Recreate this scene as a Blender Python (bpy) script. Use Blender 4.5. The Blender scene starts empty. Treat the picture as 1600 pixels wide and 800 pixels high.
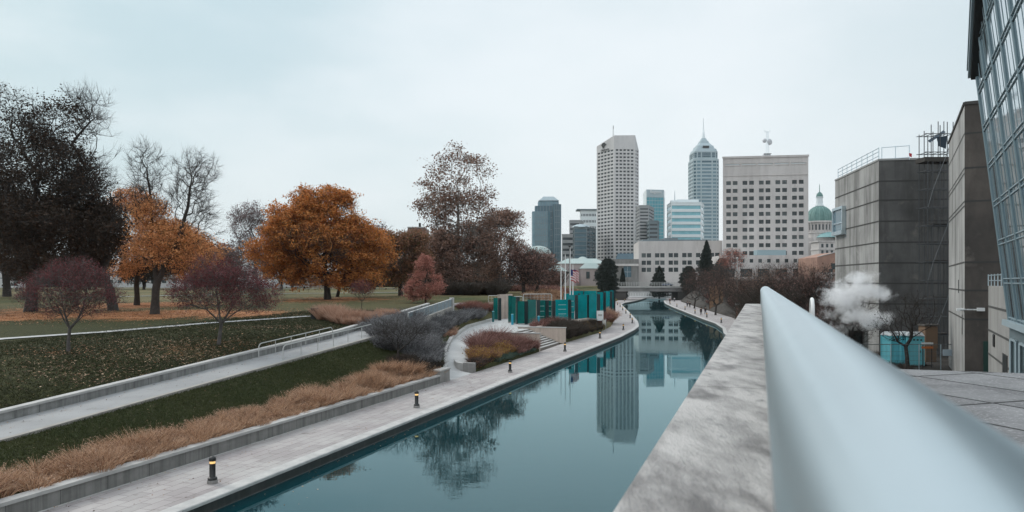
import bpy, math, random
import numpy as np
from mathutils import Vector, Matrix
random.seed(7)
rng = np.random.default_rng(11)
scene = bpy.context.scene
COL = scene.collection
PI = math.pi
F, HZ, CX, H = 1150.0, 440.0, 800.0, 7.5       # focal length (px of the 1600 frame), horizon row, centre column, eye height
TH = math.atan(0.3365); S, C_ = math.sin(TH), math.cos(TH)
def XY(u, v): return (u*S+v*C_, u*C_-v*S)          # u along the canal, v to its right
def UV(x, y): return (x*S+y*C_, x*C_-y*S)
def at(px, py, z=0.0):
    d = (H-z)*F/(py-HZ); return Vector(((px-CX)/F*d, d, z))
def atd(px, py, d): return Vector(((px-CX)/F*d, d, H-(py-HZ)*d/F))

# ---------------------------------------------------------------- objects
def tag(o, label=None, cat=None, group=None, kind=None):
    if label: o['label'] = label
    if cat: o['category'] = cat
    if group: o['group'] = group
    if kind: o['kind'] = kind
    return o
def thing(name, label, cat, loc=(0,0,0), rz=0, group=None):
    o = bpy.data.objects.new(name, None); COL.objects.link(o)
    o.location = loc; o.rotation_euler = (0,0,rz); o.empty_display_size = .2
    return tag(o, label, cat, group)
class MB:
    def __init__(s): s.v=[]; s.f=[]; s.m=[]; s.sm=[]
    def add(s, vs, fs, m=0, smooth=False):
        b=len(s.v); s.v.extend([tuple(p) for p in vs])
        for f in fs: s.f.append(tuple(i+b for i in f)); s.m.append(m); s.sm.append(smooth)
    def quad(s, a,b,c,d, m=0): s.add([a,b,c,d],[(0,1,2,3)],m)
    def box(s, c, size, rz=0, m=0, tilt=None):
        x,y,z=[k/2 for k in size]; cr,sr=math.cos(rz),math.sin(rz); vs=[]
        for sz in (-z,z):
            for sx,sy in ((-x,-y),(x,-y),(x,y),(-x,y)):
                vs.append((c[0]+sx*cr-sy*sr, c[1]+sx*sr+sy*cr, c[2]+sz))
        s.add(vs,[(3,2,1,0),(4,5,6,7),(0,1,5,4),(1,2,6,5),(2,3,7,6),(3,0,4,7)],m)
    def prism(s, poly, z0, z1, m=0, top=True, bottom=True):
        n=len(poly); vs=[(p[0],p[1],z0) for p in poly]+[(p[0],p[1],z1) for p in poly]
        fs=[(i,(i+1)%n,n+(i+1)%n,n+i) for i in range(n)]
        if top: fs.append(tuple(range(n,2*n)))
        if bottom: fs.append(tuple(reversed(range(n))))
        s.add(vs,fs,m)
    def frus(s, poly0, z0, poly1, z1, m=0, top=True):
        n=len(poly0); vs=[(p[0],p[1],z0) for p in poly0]+[(p[0],p[1],z1) for p in poly1]
        fs=[(i,(i+1)%n,n+(i+1)%n,n+i) for i in range(n)]
        if top: fs.append(tuple(range(n,2*n)))
        s.add(vs,fs,m)
    def lathe(s, prof, c=(0,0,0), n=16, m=0, smooth=True, a0=0):
        vs=[];fs=[]
        for r,z in prof:
            for k in range(n):
                a=a0+2*PI*k/n; vs.append((c[0]+r*math.cos(a),c[1]+r*math.sin(a),c[2]+z))
        for i in range(len(prof)-1):
            for k in range(n):
                k2=(k+1)%n; fs.append((i*n+k,i*n+k2,(i+1)*n+k2,(i+1)*n+k))
        s.add(vs,fs,m,smooth)
        if prof[-1][0]>1e-4: s.add(vs[-n:],[tuple(range(n))],m)
        if prof[0][0]>1e-4: s.add(vs[:n],[tuple(reversed(range(n)))],m)
    def tube(s, pts, r, n=8, m=0, caps=True, smooth=True):
        pts=[Vector(p) for p in pts]; rs=r if hasattr(r,'__len__') else [r]*len(pts)
        vs=[];fs=[]; T0=None; N=None
        for i,p in enumerate(pts):
            t=(pts[min(i+1,len(pts)-1)]-pts[max(i-1,0)])
            t = t.normalized() if t.length>1e-9 else Vector((0,0,1))
            if N is None:
                N=t.orthogonal().normalized()
            else:
                N=(N-t*N.dot(t)); N = N.normalized() if N.length>1e-6 else t.orthogonal().normalized()
            B=t.cross(N)
            for k in range(n):
                a=2*PI*k/n; vs.append(p+(N*math.cos(a)+B*math.sin(a))*rs[i])
        L=len(pts)
        for i in range(L-1):
            for k in range(n):
                k2=(k+1)%n; fs.append((i*n+k,i*n+k2,(i+1)*n+k2,(i+1)*n+k))
        s.add(vs,fs,m,smooth)
        if caps: s.add(vs[:n],[tuple(reversed(range(n)))],m); s.add(vs[-n:],[tuple(range(n))],m)
    def bar(s, a, b, w, h=None, m=0):          # square bar between two points
        s.tube([a,b],[w*.7071]*2,4,m,True,False)
    def mesh(s, name, mats):
        me=bpy.data.meshes.new(name); me.from_pydata(s.v,[],s.f)
        for mm in (mats if isinstance(mats,(list,tuple)) else [mats]): me.materials.append(mm)
        me.polygons.foreach_set('material_index', s.m); me.polygons.foreach_set('use_smooth', s.sm)
        me.update(); return me
    def build(s, name, mats, parent=None, loc=None, bevel=0):
        o=bpy.data.objects.new(name, s.mesh(name,mats)); COL.objects.link(o)
        if parent is not None: o.parent=parent
        if loc is not None: o.location=loc
        if bevel:
            b=o.modifiers.new('bevel','BEVEL'); b.width=bevel; b.segments=2; b.limit_method='ANGLE'; b.angle_limit=.7
        return o
def npmesh(name, V, Fc, mats, midx=None, smooth=False, parent=None):
    """V (n,3), Fc (m,k) arrays -> object"""
    me=bpy.data.meshes.new(name); k=Fc.shape[1]
    me.vertices.add(len(V)); me.vertices.foreach_set('co', np.ascontiguousarray(V,dtype=np.float32).ravel())
    me.loops.add(Fc.size); me.loops.foreach_set('vertex_index', np.ascontiguousarray(Fc,dtype=np.int32).ravel())
    me.polygons.add(len(Fc)); me.polygons.foreach_set('loop_start', np.arange(0,Fc.size,k,dtype=np.int32))
    for mm in (mats if isinstance(mats,(list,tuple)) else [mats]): me.materials.append(mm)
    if midx is not None: me.polygons.foreach_set('material_index', np.asarray(midx,dtype=np.int32))
    if smooth: me.polygons.foreach_set('use_smooth', np.ones(len(Fc),dtype=bool))
    me.update(calc_edges=True)
    o=bpy.data.objects.new(name,me); COL.objects.link(o)
    if parent is not None: o.parent=parent
    return o
def copy_tree(o, parent=None):
    c=o.copy(); COL.objects.link(c); c.parent=parent
    for ch in list(o.children): copy_tree(ch,c)
    return c

# ---------------------------------------------------------------- materials
def mat(name, base, rough=.8, var=None, scale=1.0, contrast=(.35,.65), streak=None, bump=0, bscale=20, metal=0, spec=.5,
        brick=None, rot=0, trans=0, detail=6, stretch=(1,1,1), island=None, spots=None, emit=None, posmix=None, alpha=None, objrand=None):
    m=bpy.data.materials.new(name); m.use_nodes=True; nt=m.node_tree; N=nt.nodes; L=nt.links
    for n in list(N): N.remove(n)
    out=N.new('ShaderNodeOutputMaterial'); bs=N.new('ShaderNodeBsdfPrincipled'); L.new(bs.outputs[0],out.inputs[0])
    bs.inputs['Roughness'].default_value=rough; bs.inputs['Metallic'].default_value=metal
    bs.inputs['Specular IOR Level'].default_value=spec
    geo=N.new('ShaderNodeNewGeometry'); mp=N.new('ShaderNodeMapping'); L.new(geo.outputs['Position'],mp.inputs[0])
    mp.inputs['Rotation'].default_value=(0,0,rot); mp.inputs['Scale'].default_value=stretch
    def noise(sc,dt=detail,vec=None,ro=.6):
        n=N.new('ShaderNodeTexNoise'); n.inputs['Scale'].default_value=sc; n.inputs['Detail'].default_value=dt; n.inputs['Roughness'].default_value=ro
        L.new(vec or mp.outputs[0],n.inputs['Vector']); return n.outputs['Fac']
    def ramp(src,a,b):
        r=N.new('ShaderNodeMapRange'); r.inputs[1].default_value=a; r.inputs[2].default_value=b; L.new(src,r.inputs[0]); return r.outputs[0]
    def mix(f,a,b,mode='MIX'):
        x=N.new('ShaderNodeMix'); x.data_type='RGBA'; x.blend_type=mode
        if isinstance(f,(int,float)): x.inputs[0].default_value=f
        else: L.new(f,x.inputs[0])
        for s_,k in ((a,6),(b,7)):
            if isinstance(s_,tuple): x.inputs[k].default_value=(s_+(1,))[:4]
            else: L.new(s_,x.inputs[k])
        return x.outputs[2]
    col=tuple(base)
    if var is not None: col=mix(ramp(noise(scale),*contrast),tuple(base),tuple(var))
    if island is not None:
        col=mix(geo.outputs['Random Per Island'],col,tuple(island[0]))
        if len(island)>1:
            gt=N.new('ShaderNodeMath'); gt.operation='GREATER_THAN'; gt.inputs[1].default_value=1-island[2]
            w=N.new('ShaderNodeTexWhiteNoise'); w.noise_dimensions='1D'; L.new(geo.outputs['Random Per Island'],w.inputs['W']); L.new(w.outputs['Value'],gt.inputs[0])
            col=mix(gt.outputs[0],col,tuple(island[1]))
    if streak:      # (colour, amount, xy scale, z scale)
        m2=N.new('ShaderNodeMapping'); L.new(geo.outputs['Position'],m2.inputs[0]); m2.inputs['Scale'].default_value=(streak[2],streak[2],streak[3])
        f=ramp(noise(1.0,8,m2.outputs[0],.65),.45,.75); k=N.new('ShaderNodeMath'); k.operation='MULTIPLY'; k.inputs[1].default_value=streak[1]; L.new(f,k.inputs[0])
        col=mix(k.outputs[0],col,tuple(streak[0]))
    if objrand:
        oi=N.new('ShaderNodeObjectInfo'); col=mix(ramp(oi.outputs['Random'],objrand[1],1),col,tuple(objrand[0]))
    if spots:       # (colour, scale, threshold)
        f=ramp(noise(spots[1],6),spots[2]-.04,spots[2]+.10); col=mix(f,col,tuple(spots[0]))
    hgt=None
    if brick:       # (w, h, mortar, mortar colour, offset, variance)
        b=N.new('ShaderNodeTexBrick'); b.offset=brick[4]; b.inputs['Scale'].default_value=1; b.inputs['Mortar Size'].default_value=brick[2]
        b.inputs['Brick Width'].default_value=brick[0]; b.inputs['Row Height'].default_value=brick[1]; b.inputs['Mortar Smooth'].default_value=.1
        b.inputs['Color1'].default_value=(1,1,1,1); b.inputs['Color2'].default_value=(1-brick[5],)*3+(1,); b.inputs['Mortar'].default_value=tuple(brick[3])+(1,)
        m3=N.new('ShaderNodeMapping'); m3.inputs['Rotation'].default_value=(0,0,rot); m3.inputs['Location'].default_value=(.37,(20 if brick[1]>=30 else .1),0); L.new(geo.outputs['Position'],m3.inputs[0]); L.new(m3.outputs[0],b.inputs['Vector'])
        col=mix(1.0,col,b.outputs['Color'],'MULTIPLY'); hgt=b.outputs['Fac']
    if isinstance(col,tuple): bs.inputs['Base Color'].default_value=(col+(1,))[:4]
    else: L.new(col,bs.inputs['Base Color'])
    if bump:
        bn=N.new('ShaderNodeBump'); bn.inputs['Strength'].default_value=bump; bn.inputs['Distance'].default_value=.02
        src=noise(bscale,5)
        L.new(src,bn.inputs['Height']); L.new(bn.outputs[0],bs.inputs['Normal'])
        if rough>.2:
            r=ramp(noise(scale*1.7,3),0,1); mr=N.new('ShaderNodeMapRange'); L.new(r,mr.inputs[0]); mr.inputs[3].default_value=max(.05,rough-.12); mr.inputs[4].default_value=min(1,rough+.1); L.new(mr.outputs[0],bs.inputs['Roughness'])
    if emit: bs.inputs['Emission Color'].default_value=tuple(emit[0])+(1,); bs.inputs['Emission Strength'].default_value=emit[1]
    if trans:
        t=N.new('ShaderNodeBsdfTranslucent'); ms=N.new('ShaderNodeMixShader'); ms.inputs[0].default_value=trans
        if isinstance(col,tuple): t.inputs[0].default_value=(col+(1,))[:4]
        else: L.new(col,t.inputs[0])
        L.new(bs.outputs[0],ms.inputs[1]); L.new(t.outputs[0],ms.inputs[2]); L.new(ms.outputs[0],out.inputs[0])
    if alpha is not None: bs.inputs['Alpha'].default_value=alpha
    return m
M={}
M['conc']=mat('concrete',(.33,.32,.30),.85,(.22,.21,.20),.9,streak=((.08,.08,.075),.6,2.2,.25),bump=.4,bscale=14)
M['cap']=mat('concrete_cap',(.46,.45,.43),.8,(.36,.35,.34),1.4,bump=.3,bscale=18)
M['path']=mat('path_concrete',(.47,.47,.46),.85,(.38,.38,.375),.5,bump=.2,bscale=25)
M['ramp']=mat('ramp_concrete',(.31,.31,.31),.85,(.25,.25,.25),.4,bump=.2,bscale=25,spots=((.16,.15,.14),.8,.66))
M['pavers']=mat('pavers',(.43,.405,.39),.78,(.33,.295,.29),.35,rot=TH-PI/2,brick=(1.0,.5,.012,(.42,.4,.4),.5,.16),bump=.25,bscale=22,spots=((.2,.17,.16),1.1,.62))
M['curb']=mat('curb_stone',(.50,.485,.465),.8,(.38,.37,.36),1.6,bump=.3,bscale=20)
M['wetwall']=mat('wet_canal_wall',(.035,.035,.033),.5,(.02,.022,.02),1.5,streak=((.09,.085,.075),.5,3,.6))
M['parapet']=mat('parapet_stone',(.50,.475,.455),.75,(.16,.15,.145),5.0,contrast=(.42,.66),detail=12,rot=TH-PI/2,stretch=(1.6,.6,1),bump=.6,bscale=60,spots=((.20,.195,.19),13,.63),streak=((.30,.29,.28),.7,1.4,1),
                  brick=(3.2,40,.004,(.3,.3,.3),0,.04))
M['terrace']=mat('terrace_paving',(.27,.27,.275),.8,(.17,.17,.175),1.6,rot=-TH,brick=(1.23,2.2,.03,(.05,.05,.05),0,.16),bump=1,bscale=60,spots=((.42,.42,.42),26,.58))
M['grass']=None
M['tan']=mat('tan_grass_blades',(.50,.285,.165),.9,(.30,.15,.085),.9,contrast=(.4,.6),island=[(.62,.42,.28),(.16,.085,.05),.25],trans=.25)
M['pinkgrass']=mat('pink_tan_blades',(.40,.24,.17),.9,(.27,.13,.085),.8,island=[(.5,.33,.24)],trans=.2)
M['redgrass']=mat('red_brown_blades',(.20,.075,.055),.9,(.12,.05,.04),.8,island=[(.3,.15,.12)],trans=.2)
M['greytwig']=mat('grey_shrub_leaf',(.17,.168,.17),.9,(.085,.08,.08),.6,island=[(.26,.26,.27),(.06,.055,.055),.25],trans=.15)
M['darktwig']=mat('dark_shrub_leaf',(.03,.03,.022),.9,(.05,.03,.022),.7,island=[(.06,.045,.035)],trans=.1)
M['redtwig']=mat('dull_red_shrub_leaf',(.20,.085,.07),.9,(.11,.045,.038),.7,island=[(.34,.19,.16),(.06,.03,.025),.2],trans=.2)
M['goldleaf']=mat('golden_shrub_leaf',(.42,.25,.045),.8,(.2,.08,.025),.9,island=[(.42,.26,.06)],trans=.2)
M['greenleaf']=mat('grey_green_leaf',(.06,.10,.075),.8,(.04,.07,.05),.9,island=[(.12,.17,.13)],trans=.2)
M['bark']=mat('dark_bark',(.05,.04,.034),.95,(.03,.025,.022),3,bump=.5,bscale=12)
M['greybark']=mat('grey_bark',(.115,.105,.10),.95,(.07,.062,.058),3,bump=.5,bscale=12)
M['palebark']=mat('pale_mottled_bark',(.33,.31,.28),.9,(.14,.125,.11),2.2,bump=.4,bscale=8)
M['guard']=mat('pale_trunk_bark',(.30,.29,.27),.9,(.18,.17,.16),4)
def leafm(n,a,b,c,d=None,tr=.3): return mat(n,a,.75,b,.28,island=([c,d,.12] if d else [c]),trans=tr)
M['lf_dark']=leafm('dark_oak_leaf',(.03,.022,.014),(.016,.013,.01),(.065,.036,.02),None,.15)
M['lf_orange']=leafm('orange_leaf',(.70,.30,.11),(.52,.19,.07),(.78,.40,.17),(.28,.13,.04))
M['lf_maple']=leafm('maple_leaf',(.56,.205,.05),(.37,.11,.035),(.64,.28,.08),(.17,.11,.04))
M['lf_burg']=leafm('burgundy_leaf',(.14,.034,.038),(.075,.024,.028),(.20,.06,.06),None,.25)
M['lf_purple']=leafm('purple_brown_leaf',(.15,.095,.10),(.10,.065,.065),(.2,.13,.13))
M['lf_red']=leafm('dull_red_leaf',(.42,.16,.12),(.27,.095,.075),(.52,.25,.19))
M['lf_syc']=leafm('brown_sycamore_leaf',(.22,.125,.09),(.14,.08,.06),(.32,.195,.145),(.09,.06,.045))
M['lf_brown']=leafm('brown_leaf',(.21,.105,.06),(.13,.075,.045),(.32,.16,.09),(.11,.10,.035))
M['lf_rust']=leafm('rust_leaf',(.19,.095,.075),(.12,.065,.052),(.27,.15,.12))
M['needle']=leafm('dark_needles',(.018,.028,.02),(.03,.04,.028),(.03,.04,.035),None,.1)
M['litter']=mat('fallen_leaf',(.42,.19,.085),.85,(.3,.12,.05),.5,island=[(.52,.30,.17),(.18,.085,.045),.3])
M['litter2']=mat('dry_fallen_leaf',(.30,.155,.08),.85,(.20,.09,.04),.5,island=[(.5,.36,.24),(.10,.055,.03),.3])
M['blade']=mat('lawn_blade',(.016,.020,.008),.9,(.032,.034,.012),.22,contrast=(.4,.6),island=[(.045,.048,.018)],trans=.15)
M['steel']=mat('brushed_steel',(.60,.69,.73),.33,(.57,.66,.70),3,metal=1.0,spots=((.45,.52,.55),45,.70))
M['railpaint']=mat('pale_rail_paint',(.45,.45,.43),.45,metal=.3)
M['blade2']=mat('lower_lawn_blade',(.036,.050,.014),.9,(.058,.064,.020),.22,contrast=(.4,.6),island=[(.06,.07,.024)],trans=.15)
M['seed']=mat('grass_seed_head',(.62,.42,.30),.9,(.45,.26,.17),.9,island=[(.75,.56,.43)],trans=.3)
M['black']=mat('black_paint',(.018,.018,.018),.4)
M['footing']=mat('bollard_footing',(.27,.26,.25),.9,(.2,.19,.18),6)
M['amber']=mat('amber_lamp',(.8,.5,.15),.4,emit=((1,.62,.25),.6))
M['white']=mat('white_paint',(.75,.75,.74),.5)
M['whiteglow']=mat('white_lamp',(.9,.88,.8),.4,emit=((1,.9,.72),2.0))
# terrain: grass with leaf carpets under named trees
def grass_mat(carp):
    m=bpy.data.materials.new('park_ground'); m.use_nodes=True; nt=m.node_tree; N=nt.nodes; L=nt.links
    bs=N['Principled BSDF']; bs.inputs['Roughness'].default_value=.95; bs.inputs['Specular IOR Level'].default_value=.15
    geo=N.new('ShaderNodeNewGeometry')
    def noise(s,d=5,ro=.6):
        n=N.new('ShaderNodeTexNoise'); n.inputs['Scale'].default_value=s; n.inputs['Detail'].default_value=d; n.inputs['Roughness'].default_value=ro; L.new(geo.outputs['Position'],n.inputs['Vector']); return n.outputs['Fac']
    def rmp(x,a,b,c=0,d=1):
        r=N.new('ShaderNodeMapRange'); r.inputs[1].default_value=a; r.inputs[2].default_value=b; r.inputs[3].default_value=c; r.inputs[4].default_value=d; L.new(x,r.inputs[0]); return r.outputs[0]
    def mix(f,a,b):
        x=N.new('ShaderNodeMix'); x.data_type='RGBA'; L.new(f,x.inputs[0])
        for s_,k in ((a,6),(b,7)):
            if isinstance(s_,tuple): x.inputs[k].default_value=s_+(1,)
            else: L.new(s_,x.inputs[k])
        return x.outputs[2]
    def mth(op,a,b):
        x=N.new('ShaderNodeMath'); x.operation=op
        for i,s_ in enumerate((a,b)):
            if isinstance(s_,(int,float)): x.inputs[i].default_value=s_
            else: L.new(s_,x.inputs[i])
        return x.outputs[0]
    g=mix(rmp(noise(.12),.35,.65),(.016,.020,.009),(.034,.035,.014))
    g=mix(rmp(noise(4,6,.75),.4,.7),g,(.07,.072,.026))
    far=N.new('ShaderNodeSeparateXYZ'); L.new(geo.outputs['Position'],far.inputs[0])
    g=mix(rmp(far.outputs[1],75,125),g,mix(rmp(noise(.07,7,.7),.38,.66),(.06,.072,.03),(.19,.145,.075)))
    v=N.new('ShaderNodeTexVoronoi'); v.inputs['Scale'].default_value=5; L.new(geo.outputs['Position'],v.inputs['Vector'])
    leaf=mix(rmp(noise(7,4,.8),.35,.65),(.42,.17,.065),(.2,.085,.035))
    leaf=mix(rmp(noise(.6,4),.4,.7),leaf,(.5,.24,.12))
    tot=None
    for (x,y,r,k) in carp:
        vm=N.new('ShaderNodeVectorMath'); vm.operation='DISTANCE'; vm.inputs[1].default_value=(x,y,4); L.new(geo.outputs['Position'],vm.inputs[0])
        w=mth('MULTIPLY',rmp(vm.outputs['Value'],r,r*.35),k); tot=w if tot is None else mth('MAXIMUM',tot,w)
    thr=mth('ADD',mth('ADD',mth('MULTIPLY',noise(2.4,7,.8),.75),mth('MULTIPLY',noise(.28,4,.6),.5)),mth('MULTIPLY',tot,.27))
    col=mix(rmp(thr,.77,.86),g,leaf)
    L.new(col,bs.inputs['Base Color'])
    b=N.new('ShaderNodeBump'); b.inputs['Strength'].default_value=.6; b.inputs['Distance'].default_value=.08; L.new(noise(9,6,.8),b.inputs['Height']); L.new(b.outputs[0],bs.inputs['Normal'])
    return m

# ---------------------------------------------------------------- terrain tables (u -> v, z)
def T(*rows): 
    a=np.array(rows,dtype=float); return lambda u: np.array([np.interp(u,a[:,0],a[:,k]) for k in range(1,a.shape[1])])
vin=T((-300,-22.3),(75.2,-22.3),(86,-22.6),(106.3,-22.3),(122,-23.6),(156,-29),(214,-40.3),(267,-50.4),(295,-54),(345,-60),(5000,-60))
vwat=T((-300,-17.9),(100,-17.9),(115,-18.5),(124,-19.2),(133,-20.7),(139.4,-21.8),(162.8,-26.6),(195.6,-33.5),(240,-42.9),(261,-45.5),(295,-46.3),(345,-50),(5000,-50))
rwat=T((-300,-3.4),(95,-3.4),(106,-4.2),(112,-5.0),(123.7,-5.7),(137.5,-7.6),(155.5,-11.4),(184,-17),(222,-24.5),(257,-30.9),(295,-36),(345,-40),(5000,-40))
rin=T((-300,1.0),(95,1.0),(112,.6),(129,-1.7),(157.7,-5.0),(213,-15.8),(283.5,-28.3),(345,-33),(5000,-33))
rampz=T((-300,.5),(10,.6),(21.8,1.0),(52.7,3.07),(88,4.2),(100,4.4),(5000,4.4))
rlow=T((-300,-29.5),(52.7,-29.5),(88,-38),(100,-40.5),(120,-43),(135,-45),(156,-45),(214,-58),(345,-80),(5000,-80))
def park(u): return np.interp(u,[-300,18,38,65,110,150,5000],[2.4,2.9,3.3,3.9,4.8,5.1,5.1])
PR=T((-300,-22.72,.55),(51.4,-22.72,.55),(51.6,-22.6,-.1),(56.5,-22.65,-.1),(64.6,-25.9,.8),(75.5,-29.0,1.3),(76,-27,1.35),(86.5,-27,1.7),(87,-25.5,1.7),(125,-26.5,1.7),(135,-29,1.7),(137,-31,1.9),(156,-33,2),(214,-44,2),(345,-64,2),(5000,-64,5.1))
PL=T((-300,-22.8,.55),(51.4,-22.8,.55),(52,-22.95,0),(56.5,-24.7,.35),(64,-28.1,.85),(73,-31.3,1.3),(86,-34.7,1.7),(104.4,-37.9,1.7),(125,-40,1.7),(135,-41.5,1.7),(137,-41.5,2.4),(156,-38,3),(214,-49,3.2),(345,-69,3.2),(5000,-69,5.1))
def lines(u):
    """break lines of the left bank, from the walkway outwards: v (decreasing) and z"""
    a=vin(u)[0]; pr,zr=PR(u); pl,zl=PL(u); rl=rlow(u)[0]; ru=rl-3.0; rz=rampz(u)[0]; pk=park(u)
    slab = 51.5<u<136
    za = .5 if u<51.4 else (-.15 if u<56.6 else (.3 if u<136 else .15))
    if u>345: za=pk
    if u>100: rzz=pk-.15
    else: rzz=rz
    L=[(a-.30 if u<51.4 else a+.01,-.35),(a-.38 if u<51.4 else a-.005, za)]
    if slab:
        L+=[(pr+.02, zr+.12 if u>57 else -.15),(pr-.05,zr-.25),(pl+.05,zl-.25),(pl-.3,zl+.3)]
    else: L+=[(pr-.45+.02,zr),(pr-.45-.05,zr),(pl-.5,zl),(pl-.6,zl)]
    if u<=88:
        L+=[(rl, rz-.04-(.5 if u>66 else max(0,(u-54)/12*.5 if u>54 else 0))),(rl-.05,rz-.35),(ru+.05,rz-.35),(ru-.4,rz+.38)]
        L+=[(min(ru-6,-39.5), .45*(rz+.38)+.55*pk),(min(ru-13,-47),pk)]
    else:
        L+=[(rl,pk-.5 if u>120 else pk-.35),(rl-.05,pk-.3),(ru+.05,pk-.1),(ru-.4,pk-.05),(ru-6,pk),(ru-13,pk)]
    if 75.7<u<86.5: L[1]=(a-.005,-.34); L[2]=(pr+.02,-.3)
    vs=[L[0][0]]
    for v,z in L[1:]: vs.append(min(v,vs[-1]-.005))
    return np.array(vs),np.array([z for _,z in L])
def rlines(u):
    a=rin(u)[0]; g=np.interp(u,[-300,70,130,220,345],[1.65,1.65,1.9,4.5,5.1])
    z0=.25 if u<345 else 5.1
    return np.array([a+.02,a+.03,a+4,a+10,a+30]),np.array([-.3,z0,max(z0,g*.75),g,g])
def ground(x,y):
    u,v=UV(x,y)
    if v< vin(u)[0]:
        vs,zs=lines(u); return float(np.interp(-v,-vs,zs))
    if v> rin(u)[0]:
        vs,zs=rlines(u); return float(np.interp(v,vs,zs))
    return 0.0
def hit(px,py,d0=20,d1=900):
    """where the sight line of a pixel meets the ground"""
    d=d0; prev=None
    while d<d1:
        p=atd(px,py,d); g=ground(p.x,p.y)
        if p.z<=g: return Vector((p.x,p.y,g))
        d+=.25 if d<150 else 1.0
    p=atd(px,py,d1); return Vector((p.x,p.y,ground(p.x,p.y)))
# ---------------------------------------------------------------- setting
US=np.unique(np.round(np.concatenate([[-300,-150,-90],np.arange(-60,50,1.5),np.arange(50,57.5,.5),np.arange(57.5,140,1.25),np.arange(140,345,5),[51.4,51.6,52,52.7,56.6,75.5,76,86.5,87,88,100,135,136,137,345,346,400,600,1000,2000,5000]]),3))
def loft(name, fn, sub, farv, m):
    rows=[]
    for u in US:
        vs,zs=fn(u); P=[]
        for i in range(len(vs)-1):
            n=sub[i]
            for k in range(n): t=k/n; P.append((vs[i]*(1-t)+vs[i+1]*t, zs[i]*(1-t)+zs[i+1]*t))
        P.append((vs[-1],zs[-1]))
        for dv in farv: P.append((vs[-1]+dv, zs[-1]+ (0 if abs(dv)<60 else (5.0-zs[-1])*.9)))
        rows.append([XY(u,v)+(z,) for v,z in P])
    V=np.array(rows); n=V.shape[1]; r=V.shape[0]; V=V.reshape(-1,3)
    j=rng.normal(0,.012,len(V)); V[:,2]+=j*(np.abs(V[:,2])>.4)
    a=(np.arange(r-1)[:,None]*n+np.arange(n-1)[None,:]).ravel()
    Fc=np.stack([a,a+1,a+n+1,a+n],1)
    if farv[0]<0: Fc=Fc[:,::-1]
    o=npmesh(name,V,Fc,m,smooth=True); return o
CARP=[]   # (x,y,radius,weight) filled from trees planted below
def strip(name, us, fa, fb, m, za=0.0, zb=0.0, n=1, kind='structure', parent=None):
    mb=MB(); prev=None
    for u in us:
        a=fa(u); b=fb(u)
        A=XY(u,a[0])+((a[1] if len(a)>1 else za),); B=XY(u,b[0])+((b[1] if len(b)>1 else zb),)
        if prev: mb.quad(prev[0],prev[1],B,A)
        prev=(A,B)
    o=mb.build(name,m,parent); 
    if kind: o['kind']=kind
    return o
UW=[u for u in US if -60<=u<=345]
# water
def water_mat():
    m=bpy.data.materials.new('canal_water'); m.use_nodes=True; nt=m.node_tree; N=nt.nodes; L=nt.links; N.remove(N['Principled BSDF'])
    df=N.new('ShaderNodeBsdfDiffuse'); df.inputs[0].default_value=(.002,.030,.037,1); gl=N.new('ShaderNodeBsdfGlossy'); gl.inputs['Color'].default_value=(.70,.93,.98,1); gl.inputs['Roughness'].default_value=.012
    fr=N.new('ShaderNodeFresnel'); fr.inputs[0].default_value=1.5; mi=N.new('ShaderNodeMixShader'); L.new(fr.outputs[0],mi.inputs[0]); L.new(df.outputs[0],mi.inputs[1]); L.new(gl.outputs[0],mi.inputs[2]); L.new(mi.outputs[0],N['Material Output'].inputs[0])
    geo=N.new('ShaderNodeNewGeometry'); mp=N.new('ShaderNodeMapping'); mp.inputs['Rotation'].default_value=(0,0,TH); mp.inputs['Scale'].default_value=(.8,1.6,1); L.new(geo.outputs['Position'],mp.inputs[0])
    n=N.new('ShaderNodeTexNoise'); n.inputs['Scale'].default_value=1.3; n.inputs['Detail'].default_value=4; n.inputs['Roughness'].default_value=.55; L.new(mp.outputs[0],n.inputs['Vector'])
    n2=N.new('ShaderNodeTexNoise'); n2.inputs['Scale'].default_value=.06; n2.inputs['Detail'].default_value=3; L.new(geo.outputs['Position'],n2.inputs['Vector'])
    r=N.new('ShaderNodeMapRange'); r.inputs[1].default_value=.42; r.inputs[2].default_value=.62; r.inputs[3].default_value=.004; r.inputs[4].default_value=.03; L.new(n2.outputs['Fac'],r.inputs[0])
    b=N.new('ShaderNodeBump'); b.inputs['Distance'].default_value=.12; L.new(r.outputs[0],b.inputs['Strength']); L.new(n.outputs['Fac'],b.inputs['Height'])
    L.new(b.outputs[0],gl.inputs['Normal']); L.new(b.outputs[0],fr.inputs['Normal'])
    return m
strip('canal_water',UW,lambda u:(vwat(u)[0]-.02,),lambda u:(rwat(u)[0]+.02,),water_mat(),-.45,-.45)
# left walkway: pavers, curb stone, wet face
strip('left_walkway',UW,lambda u:(vin(u)[0]-.02,),lambda u:(vwat(u)[0]-.6,),M['pavers'])
mb=MB(); prev=None
for u in UW:
    w=vwat(u)[0]; q=[XY(u,w-.6)+(0.0,),XY(u,w-.6)+(.03,),XY(u,w-.03)+(.03,),XY(u,w)+(0,),XY(u,w)+(-.09,)]
    if prev:
        for i in range(4): mb.quad(prev[i],prev[i+1],q[i+1],q[i])
    prev=q
tag(mb.build('left_curb',M['curb']),kind='structure')
def canal_face(name, fn, s):
    mb=MB(); prev=None
    for u in UW:
        w=fn(u)[0]; q=[XY(u,w)+(-.09,),XY(u,w-s*.04)+(-.09,),XY(u,w-s*.04)+(-1.2,)]
        if prev:
            for i in range(2): mb.quad(prev[i],prev[i+1],q[i+1],q[i])
        prev=q
    tag(mb.build(name,M['wetwall']),kind='structure')
canal_face('left_canal_wall',vwat,1)
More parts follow.
